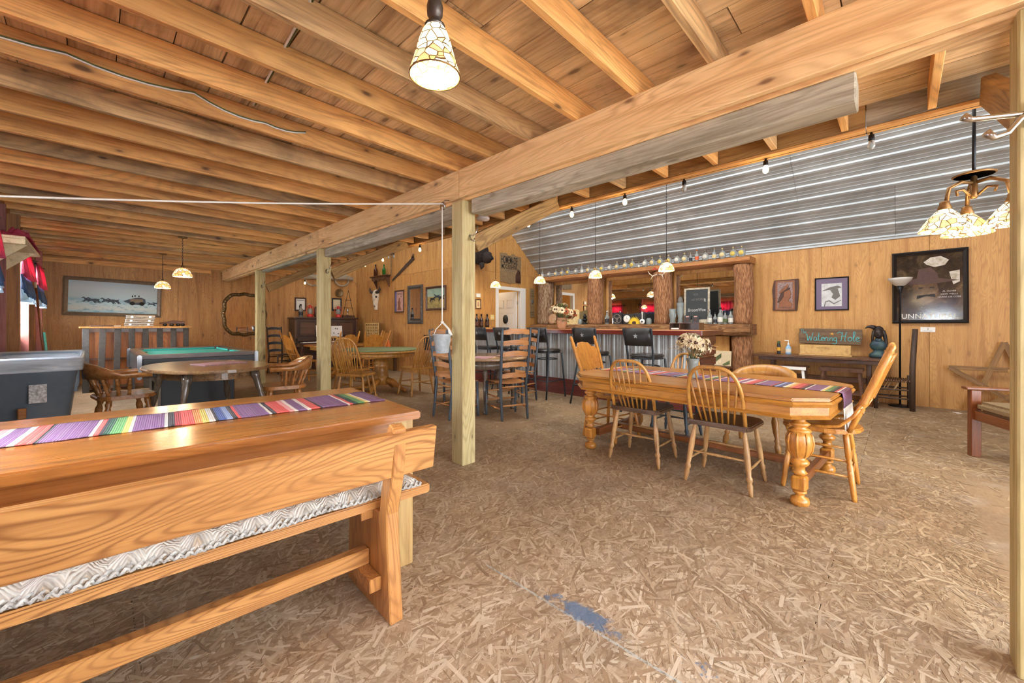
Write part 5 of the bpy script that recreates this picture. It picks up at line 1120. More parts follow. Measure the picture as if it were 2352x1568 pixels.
# ------------------------------------------------------------------ poker table
t = thing('poker_table', 'round oak pedestal table topped with green felt', 'table', (3.55, 6.65, 0))
MB().lathe([(.001, .735), (.64, .735), (.66, .74), (.66, .755), (.001, .756)], n=44).build('felt_top', 'felt_green', t)
MB().lathe([(.001, .70), (.66, .70), (.675, .71), (.675, .728), (.66, .734), (.001, .734)], n=44).build('table_top', 'oak', t)
MB().lathe([(.6, .63), (.61, .635), (.61, .699), (.58, .699)], n=44).build('apron', 'oak', t)
MB().lathe([(.001, .12), (.13, .12), (.13, .27), (.11, .28), (.13, .3), (.11, .32), (.13, .34), (.12, .36), (.12, .44), (.13, .46), (.11, .48), (.13, .5), (.12, .52), (.12, .629), (.001, .629)], n=8).build('pedestal', 'oak', t)
for k in range(4):
    a = k*PI/2+.6; c, s = math.cos(a), math.sin(a); MB().tube([(c*.1, s*.1, .2), (c*.22, s*.22, .17), (c*.33, s*.33, .09), (c*.42, s*.42, .035), (c*.47, s*.47, .03)], [.055, .055, .045, .035, .03], 8).build('claw_foot', 'honey_oak', t)
gw = 'hoop-back chairs around the felt table'
kw = dict(H=1.0, W=.46, seatmat='oak', bowmat='oak', legmat='oak', nsp=9, lean=.17, fancy=True)
windsor('oak hoop-back chair at the felt table nearest the ladder-back chairs', gw, (3.80, 5.93, 0), .05, **kw)
windsor('oak hoop-back chair between the piano post and the felt table', gw, (2.70, 5.8, 0), -.95, **kw)
windsor('oak hoop-back chair on the pool table side of the felt table', gw, (2.95, 6.5, 0), -1.3, **kw)
# ------------------------------------------------------------------ second dining table with pressed-back chairs, and piano
t = thing('oak_table', 'oak table with pedestal set in front of the piano', 'table', (3.95, 9.3, 0))
MB().prism(rrect(-.72, .72, -.5, .5, .3, 8), .7, .735).build('table_top', 'oak_top', t, .008); MB().prism(rrect(-.6, .6, -.4, .4, .25, 8), .62, .699).build('apron', 'oak', t)
MB().lathe([(.1, .1), (.12, .15), (.09, .3), (.13, .36), (.13, .4), (.1, .45), (.12, .6), (.14, .619)], n=16).build('pedestal', 'oak', t)
for k in range(4):
    a = k*PI/2+.75; c, s = math.cos(a), math.sin(a); MB().tube([(c*.08, s*.08, .18), (c*.25, s*.25, .15), (c*.4, s*.4, .06), (c*.46, s*.46, .05)], [.05, .05, .04, .05], 8).build('claw_foot', 'honey_oak', t)
gp = 'pressed-back chairs at the table by the piano'
pressed('pressed-back chair seen sideways at the piano end of the oak table', gp, (2.98, 8.75, 0), -PI/2+.12)
pressed('pressed-back chair turned toward the piano between post and felt table', gp, (3.62, 8.52, 0), .1)
pressed('pressed-back chair turned toward the piano nearest the peg game', gp, (4.22, 8.5, 0), -.1)
pressed('pressed-back chair at the table end nearest the bison skull', gp, (4.72, 9.3, 0), PI/2)
p = thing('upright_piano', 'dark brown upright piano against the far wall', 'piano', (4.37, 11.3, 0))
MB().box(-.8, .8, -.18, .3, .0, 1.34).build('case', 'piano_wood', p, .006); MB().box(-.84, .84, -.24, .32, 1.342, 1.385).build('lid', 'piano_wood', p, .008)
MB().box(-.8, .8, -.46, -.181, .62, .72).build('key_bed', 'piano_wood', p, .006); MB().box(-.7, .7, -.42, -.2, .722, .745).build('keys', 'white', p)
mb = MB()
for i in range(50):
    if i % 7 not in (2, 6): mb.box(-.69+i*.0277, -.676+i*.0277, -.33, -.2, .746, .757)
mb.build('black_keys', 'ink', p)['kind'] = 'stuff'
MB().box(-.8, .8, -.3, -.181, .76, .84).build('fallboard', 'piano_wood', p, .01)
for x0, x1 in ((-.72, -.3), (-.27, .27), (.3, .72)):
    MB().box(x0, x1, -.196, -.181, .88, 1.28).build('front_panel', 'piano_wood', p, .004); MB().box(x0+.03, x1-.03, -.204, -.197, .92, 1.24).build('panel_moulding', 'walnut', p, .006)
for s in (-1, 1):
    MB().lathe([(.05, 0), (.055, .05), (.035, .1), (.05, .3), (.04, .5), (.055, .58), (.055, .62)], (s*.73, -.42, 0), 14).build('leg', 'piano_wood', p); MB().box(s*.8-.02, s*.8+.02, -.2, -.185, .0, 1.3).build('pilaster', 'walnut_z', p)
t = thing('sheet_music', 'white sheets of music propped on the piano', 'sheet music', mat4=wallmat((4.42, 11.085, 1.02), '-Y', .02, -.05)); MB().box(-.36, -.02, -.14, .16, 0, .003).box(.0, .33, -.16, .13, .001, .004).build('sheet', 'paper', t)
for x, y in ((.15, .06), (.2, .05), (.1, -.06), (.22, -.08)): MB().lathe([(.016, 0), (.018, .0008), (.013, .0008)], (x, y, .004), 12).build('note', 'grey_ink', t)
PT = 1.3865
t = bottle('spirit_bottle', 'large black-labelled square bottle on the piano', None, (3.74, 11.25, PT), 'tall', 1.5, 'label_black', 'clear_glass', 'iron_black')
def lantern(label, loc):
    t = thing('hurricane_lantern', label, 'lantern', loc, 0, 'red hurricane lanterns on the piano')
    MB().lathe([(.075, 0), (.08, .02), (.07, .06), (.04, .075), (.045, .09)], n=18).build('fuel_tank', 'red_paint', t); MB().lathe([(.04, .09), (.062, .14), (.055, .2), (.035, .235)], n=16, cap=False).build('globe', 'clear_glass', t)
    MB().lathe([(.04, .235), (.045, .25), (.03, .28), (.038, .29), (.02, .32)], n=16).build('hood', 'red_paint', t)
    for s in (-1, 1): MB().tube([(s*.06, 0, .04), (s*.095, 0, .1), (s*.095, 0, .22), (s*.06, 0, .285), (s*.03, 0, .29)], .008, 8).build('side_tube', 'red_paint', t)
    MB().tube([(.085*math.cos(q*PI/10), 0, .27+.09*math.sin(q*PI/10)) for q in range(11)], .003, 6).build('bail', 'steel', t); MB().ell((0, -.02, .15), (.02, .02, .03), 10, 6).build('star_cutout', 'white', t)
lantern('red hurricane lantern on the piano beside the black-labelled bottle', (3.97, 11.25, PT)); lantern('red hurricane lantern on the piano near the rope ladder rack', (4.7, 11.22, PT))
t = thing('mantel_radio', 'small arched dark radio on the piano', 'radio', (4.2, 11.27, PT)); MB().prism(rrect(-.12, .12, 0, .3, .1, 5), -.06, .06, Matrix(((1, 0, 0, 0), (0, 0, -1, 0), (0, 1, 0, 0), (0, 0, 0, 1)))).build('case', 'walnut', t, .004); MB().box(-.09, .09, -.066, -.061, .02, .12).build('grille', 'frame_gilt', t); MB().ell((0, -.06, .2), (.05, .008, .05), 12, 5).build('dial', 'label_cream', t)
t = thing('ladder_rack', 'tapering dark wire ladder rack with trophies on the piano', 'rack', (5.02, 11.3, PT))
MB().tube([(-.17, 0, 0), (0, 0, .78)], .006, 6).tube([(.17, 0, 0), (0, 0, .78)], .006, 6).build('side_wire', 'iron_black', t)
for z in (.06, .28, .5): MB().tube([(-.17*(1-z/.78)-.03, 0, z), (.17*(1-z/.78)+.03, 0, z)], .006, 6).build('rung', 'iron_black', t)
MB().box(-.17, -.06, -.05, .05, 0, .06).box(-.05, .05, -.05, .05, 0, .07).box(.06, .17, -.05, .05, 0, .06).build('base_box', 'walnut', t); MB().lathe([(.03, .07), (.01, .1), (.012, .14), (.03, .2), (.025, .25)], (-.02, 0, 0), 12).build('trophy_cup', 'steel', t)
framed('framed_certificate', 'dark framed poster with a small black bottle drawing above the piano', 'picture', wallmat((3.86, FW-.014, 1.74), '-Y'), .29, .36, .035, 'frame_brown', 'paper'); t = bpy.data.objects['framed_certificate']; MB().box(-.035, .035, -.1, -.03, .0105, .0115).box(-.02, .02, -.03, .0, .0105, .0115).build('drawing', 'ink', t); MB().box(-.09, .09, .1, .115, .0105, .0115).build('heading', 'grey_ink', t)
framed('framed_certificate', 'dark framed tan document above the piano', 'picture', wallmat((4.83, FW-.014, 1.77), '-Y'), .28, .36, .04, 'frame_black', 'tan_paper')
t = thing('round_basket', 'small round woven tray hung high by the corner', 'basket', mat4=wallmat((4.9, FW-.016, 2.1), '-Y')); MB().lathe([(.001, 0), (.1, 0), (.12, .02), (.11, .025), (.09, .01), (.001, .01)], n=24).build('tray', 'frame_gilt', t)
t = thing('ox_yoke', 'grey weathered ox yoke hung on the far wall above the piano', 'yoke', mat4=wallmat((4.55, FW-.014, 2.5), '-Y', .05))
MB().tube([(-.72, 0, .085), (-.5, .03, .09), (-.2, .0, .09), (.2, .02, .09), (.5, .04, .09), (.72, -.02, .085)], [.05, .075, .06, .075, .08, .05], 10).build('yoke_beam', 'weathered_wood', t)
for x in (-.4, .4): MB().tube([(x-.2, .02, .07)]+[(x-.2*math.cos(k*PI/8), -.22*math.sin(k*PI/8)**.7, .08) for k in range(1, 8)]+[(x+.2, .02, .07)], .02, 8).build('bow', 'weathered_wood', t)
ladder('old dark ladder-back chair with grey-blue slats left of the piano', None, (3.18, 10.95, 0), PI+.35, 'old_dark', 'slate_paint', 1.14, .42, 4, 'old_dark', .06, 'old_dark')
# ------------------------------------------------------------------ the skull wall
t = thing('bison_skull', 'white bison skull with dark horns on the plywood wall', 'skull', mat4=wallmat((SK-.004, 10.4, 1.9), '-X'))
mb = MB(); prof = [(-.30, .045, .05), (-.24, .06, .07), (-.14, .075, .09), (-.04, .10, .10), (.06, .135, .11), (.14, .14, .10), (.21, .11, .07), (.25, .04, .03)]
n = 16; vs = [(x*math.cos(2*PI*k/n), y, d*max(0, math.sin(2*PI*k/n))+.012*(1 if math.sin(2*PI*k/n) > 0 else 0)) for y, x, d in prof for k in range(n)]
MB().add(vs, [(i*n+k, i*n+(k+1) % n, (i+1)*n+(k+1) % n, (i+1)*n+k) for i in range(len(prof)-1) for k in range(n)]+[tuple(range(n)), tuple(range((len(prof)-1)*n, len(prof)*n))], True).build('skull', 'bone', t)
for s in (-1, 1):
    MB().tube([(s*.1, .17, .06), (s*.2, .19, .06), (s*.27, .25, .06), (s*.27, .33, .07)], [.045, .04, .028, .006], 10).build('horn', 'horn', t); MB().ell((s*.1, .05, .07), (.028, .032, .03), 10, 6).build('eye_socket', 'ink', t); MB().ell((s*.028, -.2, .06), (.016, .05, .03), 10, 6).build('nostril', 'carve_dark', t)
t = thing('bracket_shelf', 'small dark scalloped wall shelf holding two bottles', 'shelf', mat4=wallmat((SK-.004, 10.05, 2.5), '-X'))
MB().box(-.44, .42, -.03, 0, 0, .17).build('shelf_top', 'walnut', t, .005); sc = [(-.36, -.031)]+[(-.36+.72*k/24, -.10-.05*abs(math.sin(k/24*PI*3))) for k in range(25)]+[(.36, -.031)]
MB().prism(sc, .13, .15).build('scalloped_apron', 'walnut', t)
for s in (-1, 1): MB().prism([(0, -.031), (.13, -.031), (.1, -.15), (.02, -.3), (0, -.32)], -.012, .012, Matrix(((0, 0, 1, s*.34), (0, 1, 0, 0), (1, 0, 0, 0), (0, 0, 0, 1)))).build('bracket', 'walnut', t, .003)
bottle('old_bottle', 'brown bottle on the scalloped wall shelf', None, (SK-.09, 10.3, 2.5015), 'tall', 1.45, 'brown_glass', 'brown_glass', 'dark_glass'); bottle('old_bottle', 'slim green bottle on the scalloped wall shelf', None, (SK-.09, 9.85, 2.5015), 'tall', 1.25, 'green_glass', 'green_glass', 'green_glass')
t = thing('ice_saw', 'long rusty two-handed saw hung at a slant on the plywood wall', 'saw', mat4=wallmat((SK-.004, 9.05, 2.58), '-X', .41))
teeth = [(-.58, -.02)]+[(-.56+k*.04, -.055 if k % 2 else -.03) for k in range(28)]+[(.58, -.05), (.58, .06), (.2, .055), (-.55, .01)]
MB().prism(teeth, .004, .009).build('blade', 'pewter', t); MB().tube([(.5, .05, .015), (.56, .06, .02), (.6, .1, .02)], .018, 8).build('grip', 'carve_dark', t)
t = thing('log_chain', 'rusty chain hanging on the wall beside the saw', 'chain', mat4=wallmat((SK-.004, 9.62, 2.72), '-X')); mb = MB()
for k in range(14):
    z = .3-k*.04; mb.tube([((.012 if k % 2 else .004)*math.cos(q*PI/4), z+.025*math.sin(q*PI/4), .012+(.004 if k % 2 else .012)*math.cos(q*PI/4)) for q in range(8)], .004, 5, True)
mb.build('chain_links', 'pewter', t)
t = framed('vintage_poster', 'narrow framed vintage poster of a standing figure', 'picture', wallmat((SK-.004, 9.21, 1.78), '-X'), .45, .57, .035, 'frame_brown', 'vintage_pink')
MB().box(-.19, -.12, -.25, .25, .0105, .0115).build('blue_band', 'vintage_blue', t); textmesh('lettering', 'BUFFALO', .07, 'ink', t, .03, .19, .011, .75); textmesh('lettering', 'BILL', .05, 'ink', t, .1, .12, .011, .8)
MB().prism([(-.02, .08), (.02, .1), (.04, .07), (.03, .03), (.07, -.02), (.06, -.12), (.1, -.22), (-.08, -.22), (-.05, -.1), (-.07, -.02), (-.03, .02)], .0105, .012).build('figure', 'carve_brown', t)
t = framed('wall_mirror', 'tall narrow mirror in a patterned pewter frame', 'mirror', wallmat((SK-.004, 8.47, 1.675), '-X'), .65, .94, .09, 'frame_pewter', 'mirror', .035)
mb = MB()
for k in range(22):
    yy = -.41+k*.039
    for s in (-1, 1): mb.ell((s*.28, yy, .034), (.02, .014, .006), 6, 4)
for k in range(14):
    xx = -.25+k*.0385
    for s in (-1, 1): mb.ell((xx, s*.425, .034), (.014, .02, .006), 6, 4)
mb.build('beading', 'frame_pewter', t)['kind'] = 'stuff'
t = framed('horse_painting', 'framed oil painting of three running horses', 'painting', wallmat((SK-.004, 7.62, 1.79), '-X'), .77, .55, .05, 'frame_brown', 'horse_canvas', .035)
MB().box(-.335, .335, .04, .225, .0105, .0112).build('painted_sky', 'horse_sky', t)
def horse(t, x, y, s, mat, z=.012, name='painted_horse', flip=1):
    P = [(-.5, .16), (-.68, .26), (-.5, .22), (-.3, .2), (0, .17), (.28, .22), (.48, .36), (.56, .4), (.6, .34), (.72, .24), (.66, .2), (.52, .25), (.42, .06), (.6, -.14), (.74, -.2), (.6, -.2), (.5, -.24), (.3, -.1), (.1, -.1), (-.2, -.1), (-.3, -.14), (-.44, -.34), (-.6, -.4), (-.5, -.2), (-.62, -.3), (-.74, -.36), (-.66, -.2), (-.5, -.02)]
    MB().prism([(x+flip*a*s, y+b*s) for a, b in P], .0105, z).build(name, mat, t)
horse(t, -.13, -.02, .16, 'ink', .0125); horse(t, .05, .03, .17, 'horse_dark', .013, flip=-1); horse(t, .22, .0, .17, 'ink', .0128)
t = thing('peg_game', 'tan board with rows of round holes standing by the plywood wall', 'game board', (5.2, 10.25, .58), .05)
hm = MB(); NYH, NZH = 7, 8; wy, wz = .62, .62
for i in range(NYH+1): y = -.31+i*wy/NYH; hm.box(-.012, .012, y-.016, y+.016, 0, .66)
for j in range(NZH+1): z = .02+j*wz/NZH; hm.box(-.0118, .0118, -.32, .32, z-.014, z+.014)
hm.build('perforated_panel', 'pine_box', t); MB().box(.013, .018, -.32, .32, 0, .66).build('backing', 'carve_dark', t); MB().box(-.06, .06, -.36, .36, -.05, -.001).build('base', 'pine_box', t, .004)
t = thing('side_table', 'low wooden side table beneath the peg game board', 'table', (5.2, 10.0, 0)); MB().box(-.18, .2, -.75, .65, .48, .525).build('table_top', 'walnut', t, .005)
for sx in (-1, 1):
    for sy in (-.68, .58): MB().box(sx*.15-.03, sx*.15+.03, sy-.03, sy+.03, 0, .48).build('leg', 'walnut_z', t)
t = thing('orange_cone', 'orange cone standing beside the felt table', 'cone', (5.22, 9.42, .5265)); MB().lathe([(.1, 0), (.11, .02), (.09, .03), (.05, .16), (.02, .27), (.012, .28)], n=18).build('cone', 'orange_plastic', t)
t = thing('wall_heater', 'black and cream wall heater behind the ladder-back chairs', 'heater', mat4=wallmat((SK-.004, 7.6, .62), '-X')); MB().box(-.35, .3, -.02, .33, 0, .12).build('cabinet', 'frame_black', t, .006); MB().box(-.33, .1, -.3, -.025, 0, .05).build('lower_panel', 'cardboard', t, .004); mb = MB()
for k in range(7): mb.box(-.3, .25, .03+k*.038, .05+k*.038, .121, .128)
mb.build('grille', 'pewter', t)
# ------------------------------------------------------------------ left end: oval table, pool table, rack bar, bin
t = thing('oval_table', 'oval table with worn turned legs and a folded placemat', 'table', (.9, 5.68, 0), .12)
ov = [(.56*math.cos(2*PI*k/48), .85*math.sin(2*PI*k/48)) for k in range(48)]
MB().prism(ov, .69, .722).build('table_top', 'tanned_top', t, .01, seg=2); MB().prism([(x*.72, y*.72) for x, y in ov], .60, .689).build('apron', 'tanned_top', t)
OL = [(0, .02), (.05, .025), (.15, .03), (.24, .022), (.27, .034), (.31, .022), (.36, .03), (.5, .036), (.62, .024), (.72, .032), (.85, .036), (.88, .045), (1, .045)]
for sx in (-1, 1):
    for sy in (-1, 1): MB().turn((sx*.42, sy*.62, 0), (sx*.3, sy*.46, .68), OL, 14).build('leg', 'worn_leg', t)
o = MB().prism([(-.24, -.16), (.22, -.17), (.24, .15), (-.22, .16)], 0, .008).build('placemat', 'placemat_weave', None, 0, (1.02, 5.75, .7235), (0, 0, .35)); tag(o, 'folded pink and tan placemat on the oval table', 'placemat')
captain('brown captain chair at the bin side of the oval table', 'captain chairs at the oval table', (.22, 5.88, 0), -PI/2+.15)
captain('brown captain chair at the post side of the oval table', 'captain chairs at the oval table', (1.6, 5.4, 0), PI/2-.2)
p = thing('pool_table', 'black pool table with teal felt and chrome corners', 'pool table', (1.05, 8.05, 0))
HX_, HY_ = .64, 1.12
MB().box(-HX_+.11, HX_-.11, -HY_+.11, HY_-.11, .72, .745).build('playing_bed', 'felt_teal', p)
for (a, b, c, d) in ((-HX_, HX_, -HY_, -HY_+.1), (-HX_, HX_, HY_-.1, HY_), (-HX_, -HX_+.1, -HY_+.1, HY_-.1), (HX_-.1, HX_, -HY_+.1, HY_-.1)): MB().box(a, b, c, d, .735, .79).build('rail', 'walnut', p, .012, seg=2)
cz = .772
for (a, b, c, d) in ((-HX_+.16, HX_-.16, -HY_+.1, -HY_+.14), (-HX_+.16, HX_-.16, HY_-.14, HY_-.1), (-HX_+.1, -HX_+.14, -HY_+.17, -.08), (-HX_+.1, -HX_+.14, .08, HY_-.17), (HX_-.14, HX_-.1, -HY_+.17, -.08), (HX_-.14, HX_-.1, .08, HY_-.17)): MB().box(a, b, c, d, .746, cz).build('cushion', 'felt_teal', p, .004)
for s in (-1, 1):
    MB().box(-HX_+.02, HX_-.02, s*(HY_-.02)-.02, s*(HY_-.02)+.02, .5, .734).build('apron', 'black_panel', p, .004); MB().box(s*(HX_-.02)-.02, s*(HX_-.02)+.02, -HY_+.04, HY_-.04, .5, .734).build('apron', 'black_panel', p, .004)
    MB().box(-.42, .42, s*.62-.2, s*.62+.2, 0, .6).build('leg_pedestal', 'black_panel', p, .006)
    for q in (-1, 1):
        MB().box(s*HX_-.035, s*HX_+.012, q*HY_-.035, q*HY_+.012, .48, .792).build('corner_cap', 'chrome', p, .01, seg=2); MB().lathe([(.05, 0), (.055, .004), (.001, .004)], (s*(HX_-.11), q*(HY_-.11), .746), 16).build('pocket', 'ink', p)
    MB().lathe([(.04, 0), (.045, .03), (.001, .03)], (s*(HX_-.1), 0, .746), 14).build('pocket', 'ink', p)
MB().box(-.45, .45, -.42, .42, .35, .6).build('ball_return', 'black_panel', p)
r = thing('slat_bar', 'plank bar fronted with dark upright boards under the stagecoach painting', 'bar', (.58, 10.15, 0))
MB().box(-.76, .76, -.06, .5, 1.12, 1.15).build('counter_top', 'plywood', r, .004); MB().box(-.7, .7, .03, .05, .05, 1.1).build('plywood_front', 'rack_ply', r); MB().box(-.72, .72, .0, .03, 1.05, 1.118).box(-.72, .72, .0, .03, .05, .1).box(-.72, .72, .005, .03, .56, .59).build('rail', 'walnut', r); MB().box(-.72, -.68, .05, .48, 0, 1.118).box(.68, .72, .05, .48, 0, 1.118).build('side', 'walnut_z', r)
for i in range(8):
    x = -.68+i*.194; tilt = (.0, .035, .02, .0, -.015, .0, .01, 0)[i]; board('upright_board', (x-tilt*.5, -.015, .0), (x+tilt*.5, -.015, 1.11), .085, .02, 'rack_board', None, (0, 1, 0)).parent = r
for i, z in enumerate((0, .07, .14)):
    t = thing('aluminium_case', ('bottom aluminium case of the stack on the plank bar', 'middle aluminium case of the stack on the plank bar', 'top aluminium case of the stack on the plank bar')[i], 'case', (.6+.01*(i-1), 10.36, 1.1515+z), .02*(i-1), 'aluminium cases stacked on the plank bar')
    MB().box(-.2, .2, -.14, .14, 0, .033).build('lower_shell', 'aluminium', t, .005); MB().box(-.2, .2, -.14, .14, .035, .068).build('upper_shell', 'aluminium', t, .005); MB().box(-.14, -.11, -.146, -.14, .02, .05).box(.11, .14, -.146, -.14, .02, .05).build('latch', 'steel', t); MB().tube([(-.06, -.142, .028), (-.05, -.16, .022), (.05, -.16, .022), (.06, -.142, .028)], .005, 6).build('handle', 'steel', t)
t = thing('toy_wagon', 'dark model wagon on wheels at the plank bar end', 'model', (1.08, 10.34, 1.1515)); MB().prism([(-.2, .05), (.17, .05), (.18, .1), (.0, .115), (-.1, .09), (-.2, .07)], -.06, .06, Matrix(((1, 0, 0, 0), (0, 0, -1, 0), (0, 1, 0, 0), (0, 0, 0, 1)))).build('body', 'carve_dark', t, .006)
for x in (-.12, -.02, .08, .15): MB().lathe([(.001, -.07), (.028, -.07), (.028, .07), (.001, .07)], n=14).xf(Matrix.Translation((x, 0, .0285)) @ Matrix.Rotation(PI/2, 4, 'X')).build('wheel', 'iron_black', t)
t = thing('leather_folder', 'flat dark leather folder at the bin end of the plank bar', 'folder', (.12, 10.32, 1.1515)); MB().box(-.17, .13, -.1, .1, 0, .022).build('cover', 'carve_dark', t, .006); MB().box(.13, .22, -.06, .06, 0, .016).build('papers', 'paper', t)
t = framed('stagecoach_painting', 'wide framed painting of a stagecoach pulled by galloping horses', 'painting', wallmat((.3, FW-.03, 1.735), '-Y', -.022), 1.44, .76, .07, 'frame_grey', 'stage_canvas', .05)
for x, s in ((-.36, .16), (-.3, .15), (-.1, .16), (-.02, .15)): horse(t, x, -.07, s, 'horse_dark', .0115+.0003*s, flip=-1)
MB().prism([(.12, -.06), (.2, -.02), (.3, .02), (.4, .03), (.46, -.0), (.47, -.09), (.4, -.13), (.24, -.12)], .0105, .0118).build('painted_coach', 'horse_dark', t); MB().prism([(.22, -.02), (.27, .0), (.42, .0), (.43, -.07), (.24, -.09)], .0119, .0123).build('coach_side', 'frame_grey', t)
for x in (.26, .41): MB().lathe([(.035, 0), (.04, .0008), (.028, .0008)], (x, -.1, .0124), 16).build('painted_wheel', 'ink', t)
for x, y in ((.26, .05), (.3, .06), (.36, .055)): MB().ell((x, y, .0115), (.011, .02, .001), 10, 4).build('painted_rider', 'ink', t)
horse(t, .56, -.1, .1, 'horse_dark', flip=-1); horse(t, .63, -.08, .08, 'horse_dark', flip=-1)
# ornate mirror
t = thing('gilt_mirror', 'scalloped gilt-framed mirror on the far wall', 'mirror', mat4=wallmat((2.58, FW-.013, 1.44), '-Y'))
out = []
for k in range(96):
    a = 2*PI*k/96; c, s = math.cos(a), math.sin(a); e = (abs(c)**5+abs(s)**5)**-.2; w_ = 1+.035*math.cos(4*a)*1+.02*math.cos(12*a); out.append((.44*c*e*w_, .5*s*e*w_))
MB().prism([(x*.9, y*.91) for x, y in out], .0, .012).build('glass', 'mirror', t)
MB().tube([(x*.95, y*.955, .022) for x, y in out], .042, 8, True).build('frame', 'frame_gilt', t); mb = MB()
for k in range(0, 96, 2): mb.ell((out[k][0]*.96, out[k][1]*.965, .06), (.026, .022, .016), 6, 4)
mb.build('frame_carving', 'frame_gilt', t)['kind'] = 'stuff'
# waste cart
b = thing('waste_cart', 'large grey plastic waste cart lined with clear film', 'bin', (-.36, 5.55, 0))
def ringbox(x0, x1, y0, y1, z, r=.08): return [(x, y, z) for x, y in rrect(x0, x1, y0, y1, r, 3)]
levels = [(-.2, .18, -.5, .45, .1), (-.22, .2, -.52, .5, .3), (-.24, .215, -.55, .55, .42), (-.25, .22, -.56, .58, .46), (-.28, .27, -.64, .66, .84), (-.29, .29, -.66, .68, .86), (-.29, .29, -.66, .68, .9), (-.27, .27, -.64, .66, .9), (-.26, .25, -.62, .64, .84), (-.2, .18, -.5, .5, .14)]
vs = sum([ringbox(*l) for l in levels], []); n = 16; fs = [(i*n+k, i*n+(k+1) % n, (i+1)*n+(k+1) % n, (i+1)*n+k) for i in range(len(levels)-1) for k in range(n)]+[tuple(range(n-1, -1, -1)), tuple(range((len(levels)-1)*n, len(levels)*n))]
MB().add(vs, fs, True).build('tub', 'bin_plastic', b)
lv = [(-.295, .296, -.668, .688, .80), (-.3, .3, -.674, .694, .9), (-.285, .285, -.655, .675, .915), (-.25, .24, -.6, .62, .83), (-.22, .2, -.52, .54, .5)]
vs = sum([ringbox(*l) for l in lv], []); MB().add(vs, [(i*n+k, i*n+(k+1) % n, (i+1)*n+(k+1) % n, (i+1)*n+k) for i in range(len(lv)-1) for k in range(n)], True).build('film_liner', 'wrap_film', b)
for y in (-.4, 0.0, .35): MB().box(.238, .262, y-.012, y+.012, .6, .8).build('rib', 'bin_plastic', b, .004)
MB().box(.004, .098, -.632, -.624, .555, .70).build('label', 'bin_label', b); MB().box(-.05, -.006, -.66, -.59, .442, .524).build('wood_bumper', 'captain_wood', b, .006)
for sx in (-1, 1):
    for sy in (-1, 1): MB().lathe([(.001, -.02), (.06, -.02), (.06, .02), (.001, .02)], n=16).xf(Matrix.Translation((sx*.16, sy*.4, .06)) @ Matrix.Rotation(PI/2, 4, 'Y')).build('wheel', 'iron_black', b)
# left wall: valances, shelf, broom
def valance(label, y0, hw=.5):
    t = thing('window_valance', label, 'curtain', (LW+.06, y0, 0), 0, 'pink valances on the left wall windows')
    def skirt(z0, z1, amp, x0, mat, name, scal=0.0):
        n = 64; vs = []; fs = []
        for i in range(n+1):
            u = i/n*2-1; ph = i*.9
            for z, k in ((z1, .35), ((z0+z1)/2, .8), (z0-scal*abs(math.sin(u*PI*2)), 1.2)): vs.append((x0+amp*k*math.sin(ph)+amp*k, u*hw, z))
        for i in range(n):
            for k in range(2): fs.append((i*3+k, (i+1)*3+k, (i+1)*3+k+1, i*3+k+1))
        o = MB().add(vs, fs, True).build(name, mat, t); q = o.modifiers.new('thick', 'SOLIDIFY'); q.thickness = .006
    skirt(1.76, 2.1, .03, .02, 'pink_cloth', 'pink_skirt'); skirt(1.56, 1.78, .03, .015, 'blue_cloth', 'blue_skirt', .05); skirt(1.5, 1.6, .03, .012, 'pale_trim', 'pale_hem', .05)
    MB().tube([(.02, -hw-.06, 2.1), (.02, hw+.06, 2.1)], .014, 8).build('rod', 'iron_black', t)
    for s in (-1, 1): MB().prism([(-.0598, -.05), (.06, .03), (-.0598, .05)], -.01, .01, Matrix(((1, 0, 0, 0), (0, 0, 1, s*(hw+.07)), (0, 1, 0, 2.1), (0, 0, 0, 1)))).build('bracket', 'carve_dark', t)
for wy, lab in zip(WIN_Y, ('pink and blue valance over the window beside the doorway', 'pink and blue valance over the window beside the plank table', 'pink and blue valance over the window beside the waste cart', 'pink and blue valance over the window past the wall shelf', 'pink and blue valance over the window in the far corner')): valance(lab, wy)
t = thing('high_shelf', 'pale high shelf with brackets on the left wall', 'shelf', (LW+.001, 6.7, 1.985)); MB().box(0, .24, -.75, .75, 0, .025).build('board', 'cream_board', t, .004); MB().box(.0, .24, -.752, -.73, -.05, -.001).build('end_board', 'cream_board', t, .004)
for y in (-.3, .4): MB().prism([(0, 0), (.22, 0), (0, -.22)], -.012, .012, Matrix(((1, 0, 0, 0), (0, 0, 1, y), (0, 1, 0, 0), (0, 0, 0, 1)))).build('bracket', 'cream_board', t)
t = thing('red_cloth_pile', 'crumpled red cloths piled on the pale high shelf', 'cloth', (LW+.16, 6.6, 2.0115)); rr = random.Random(8); mb = MB()
NXc, NYc = 14, 60; vs = []; fs = []
for a_ in range(NXc+1):
    for b_ in range(NYc+1):
        u, v = a_/NXc*2-1, b_/NYc*2-1; e_ = (1-u**4)*(1-v**6)
        z = .002+e_*(.06+.028*math.sin(v*17+u*3)+.02*math.sin(v*31-u*5)+.018*math.cos(u*6+v*9)); vs.append((u*.1, v*.62, max(.002, z)))
for a_ in range(NXc):
    for b_ in range(NYc): q_ = a_*(NYc+1)+b_; fs.append((q_, q_+NYc+1, q_+NYc+2, q_+1))
MB().add(vs, fs, True).build('cloth', 'pink_cloth', t)
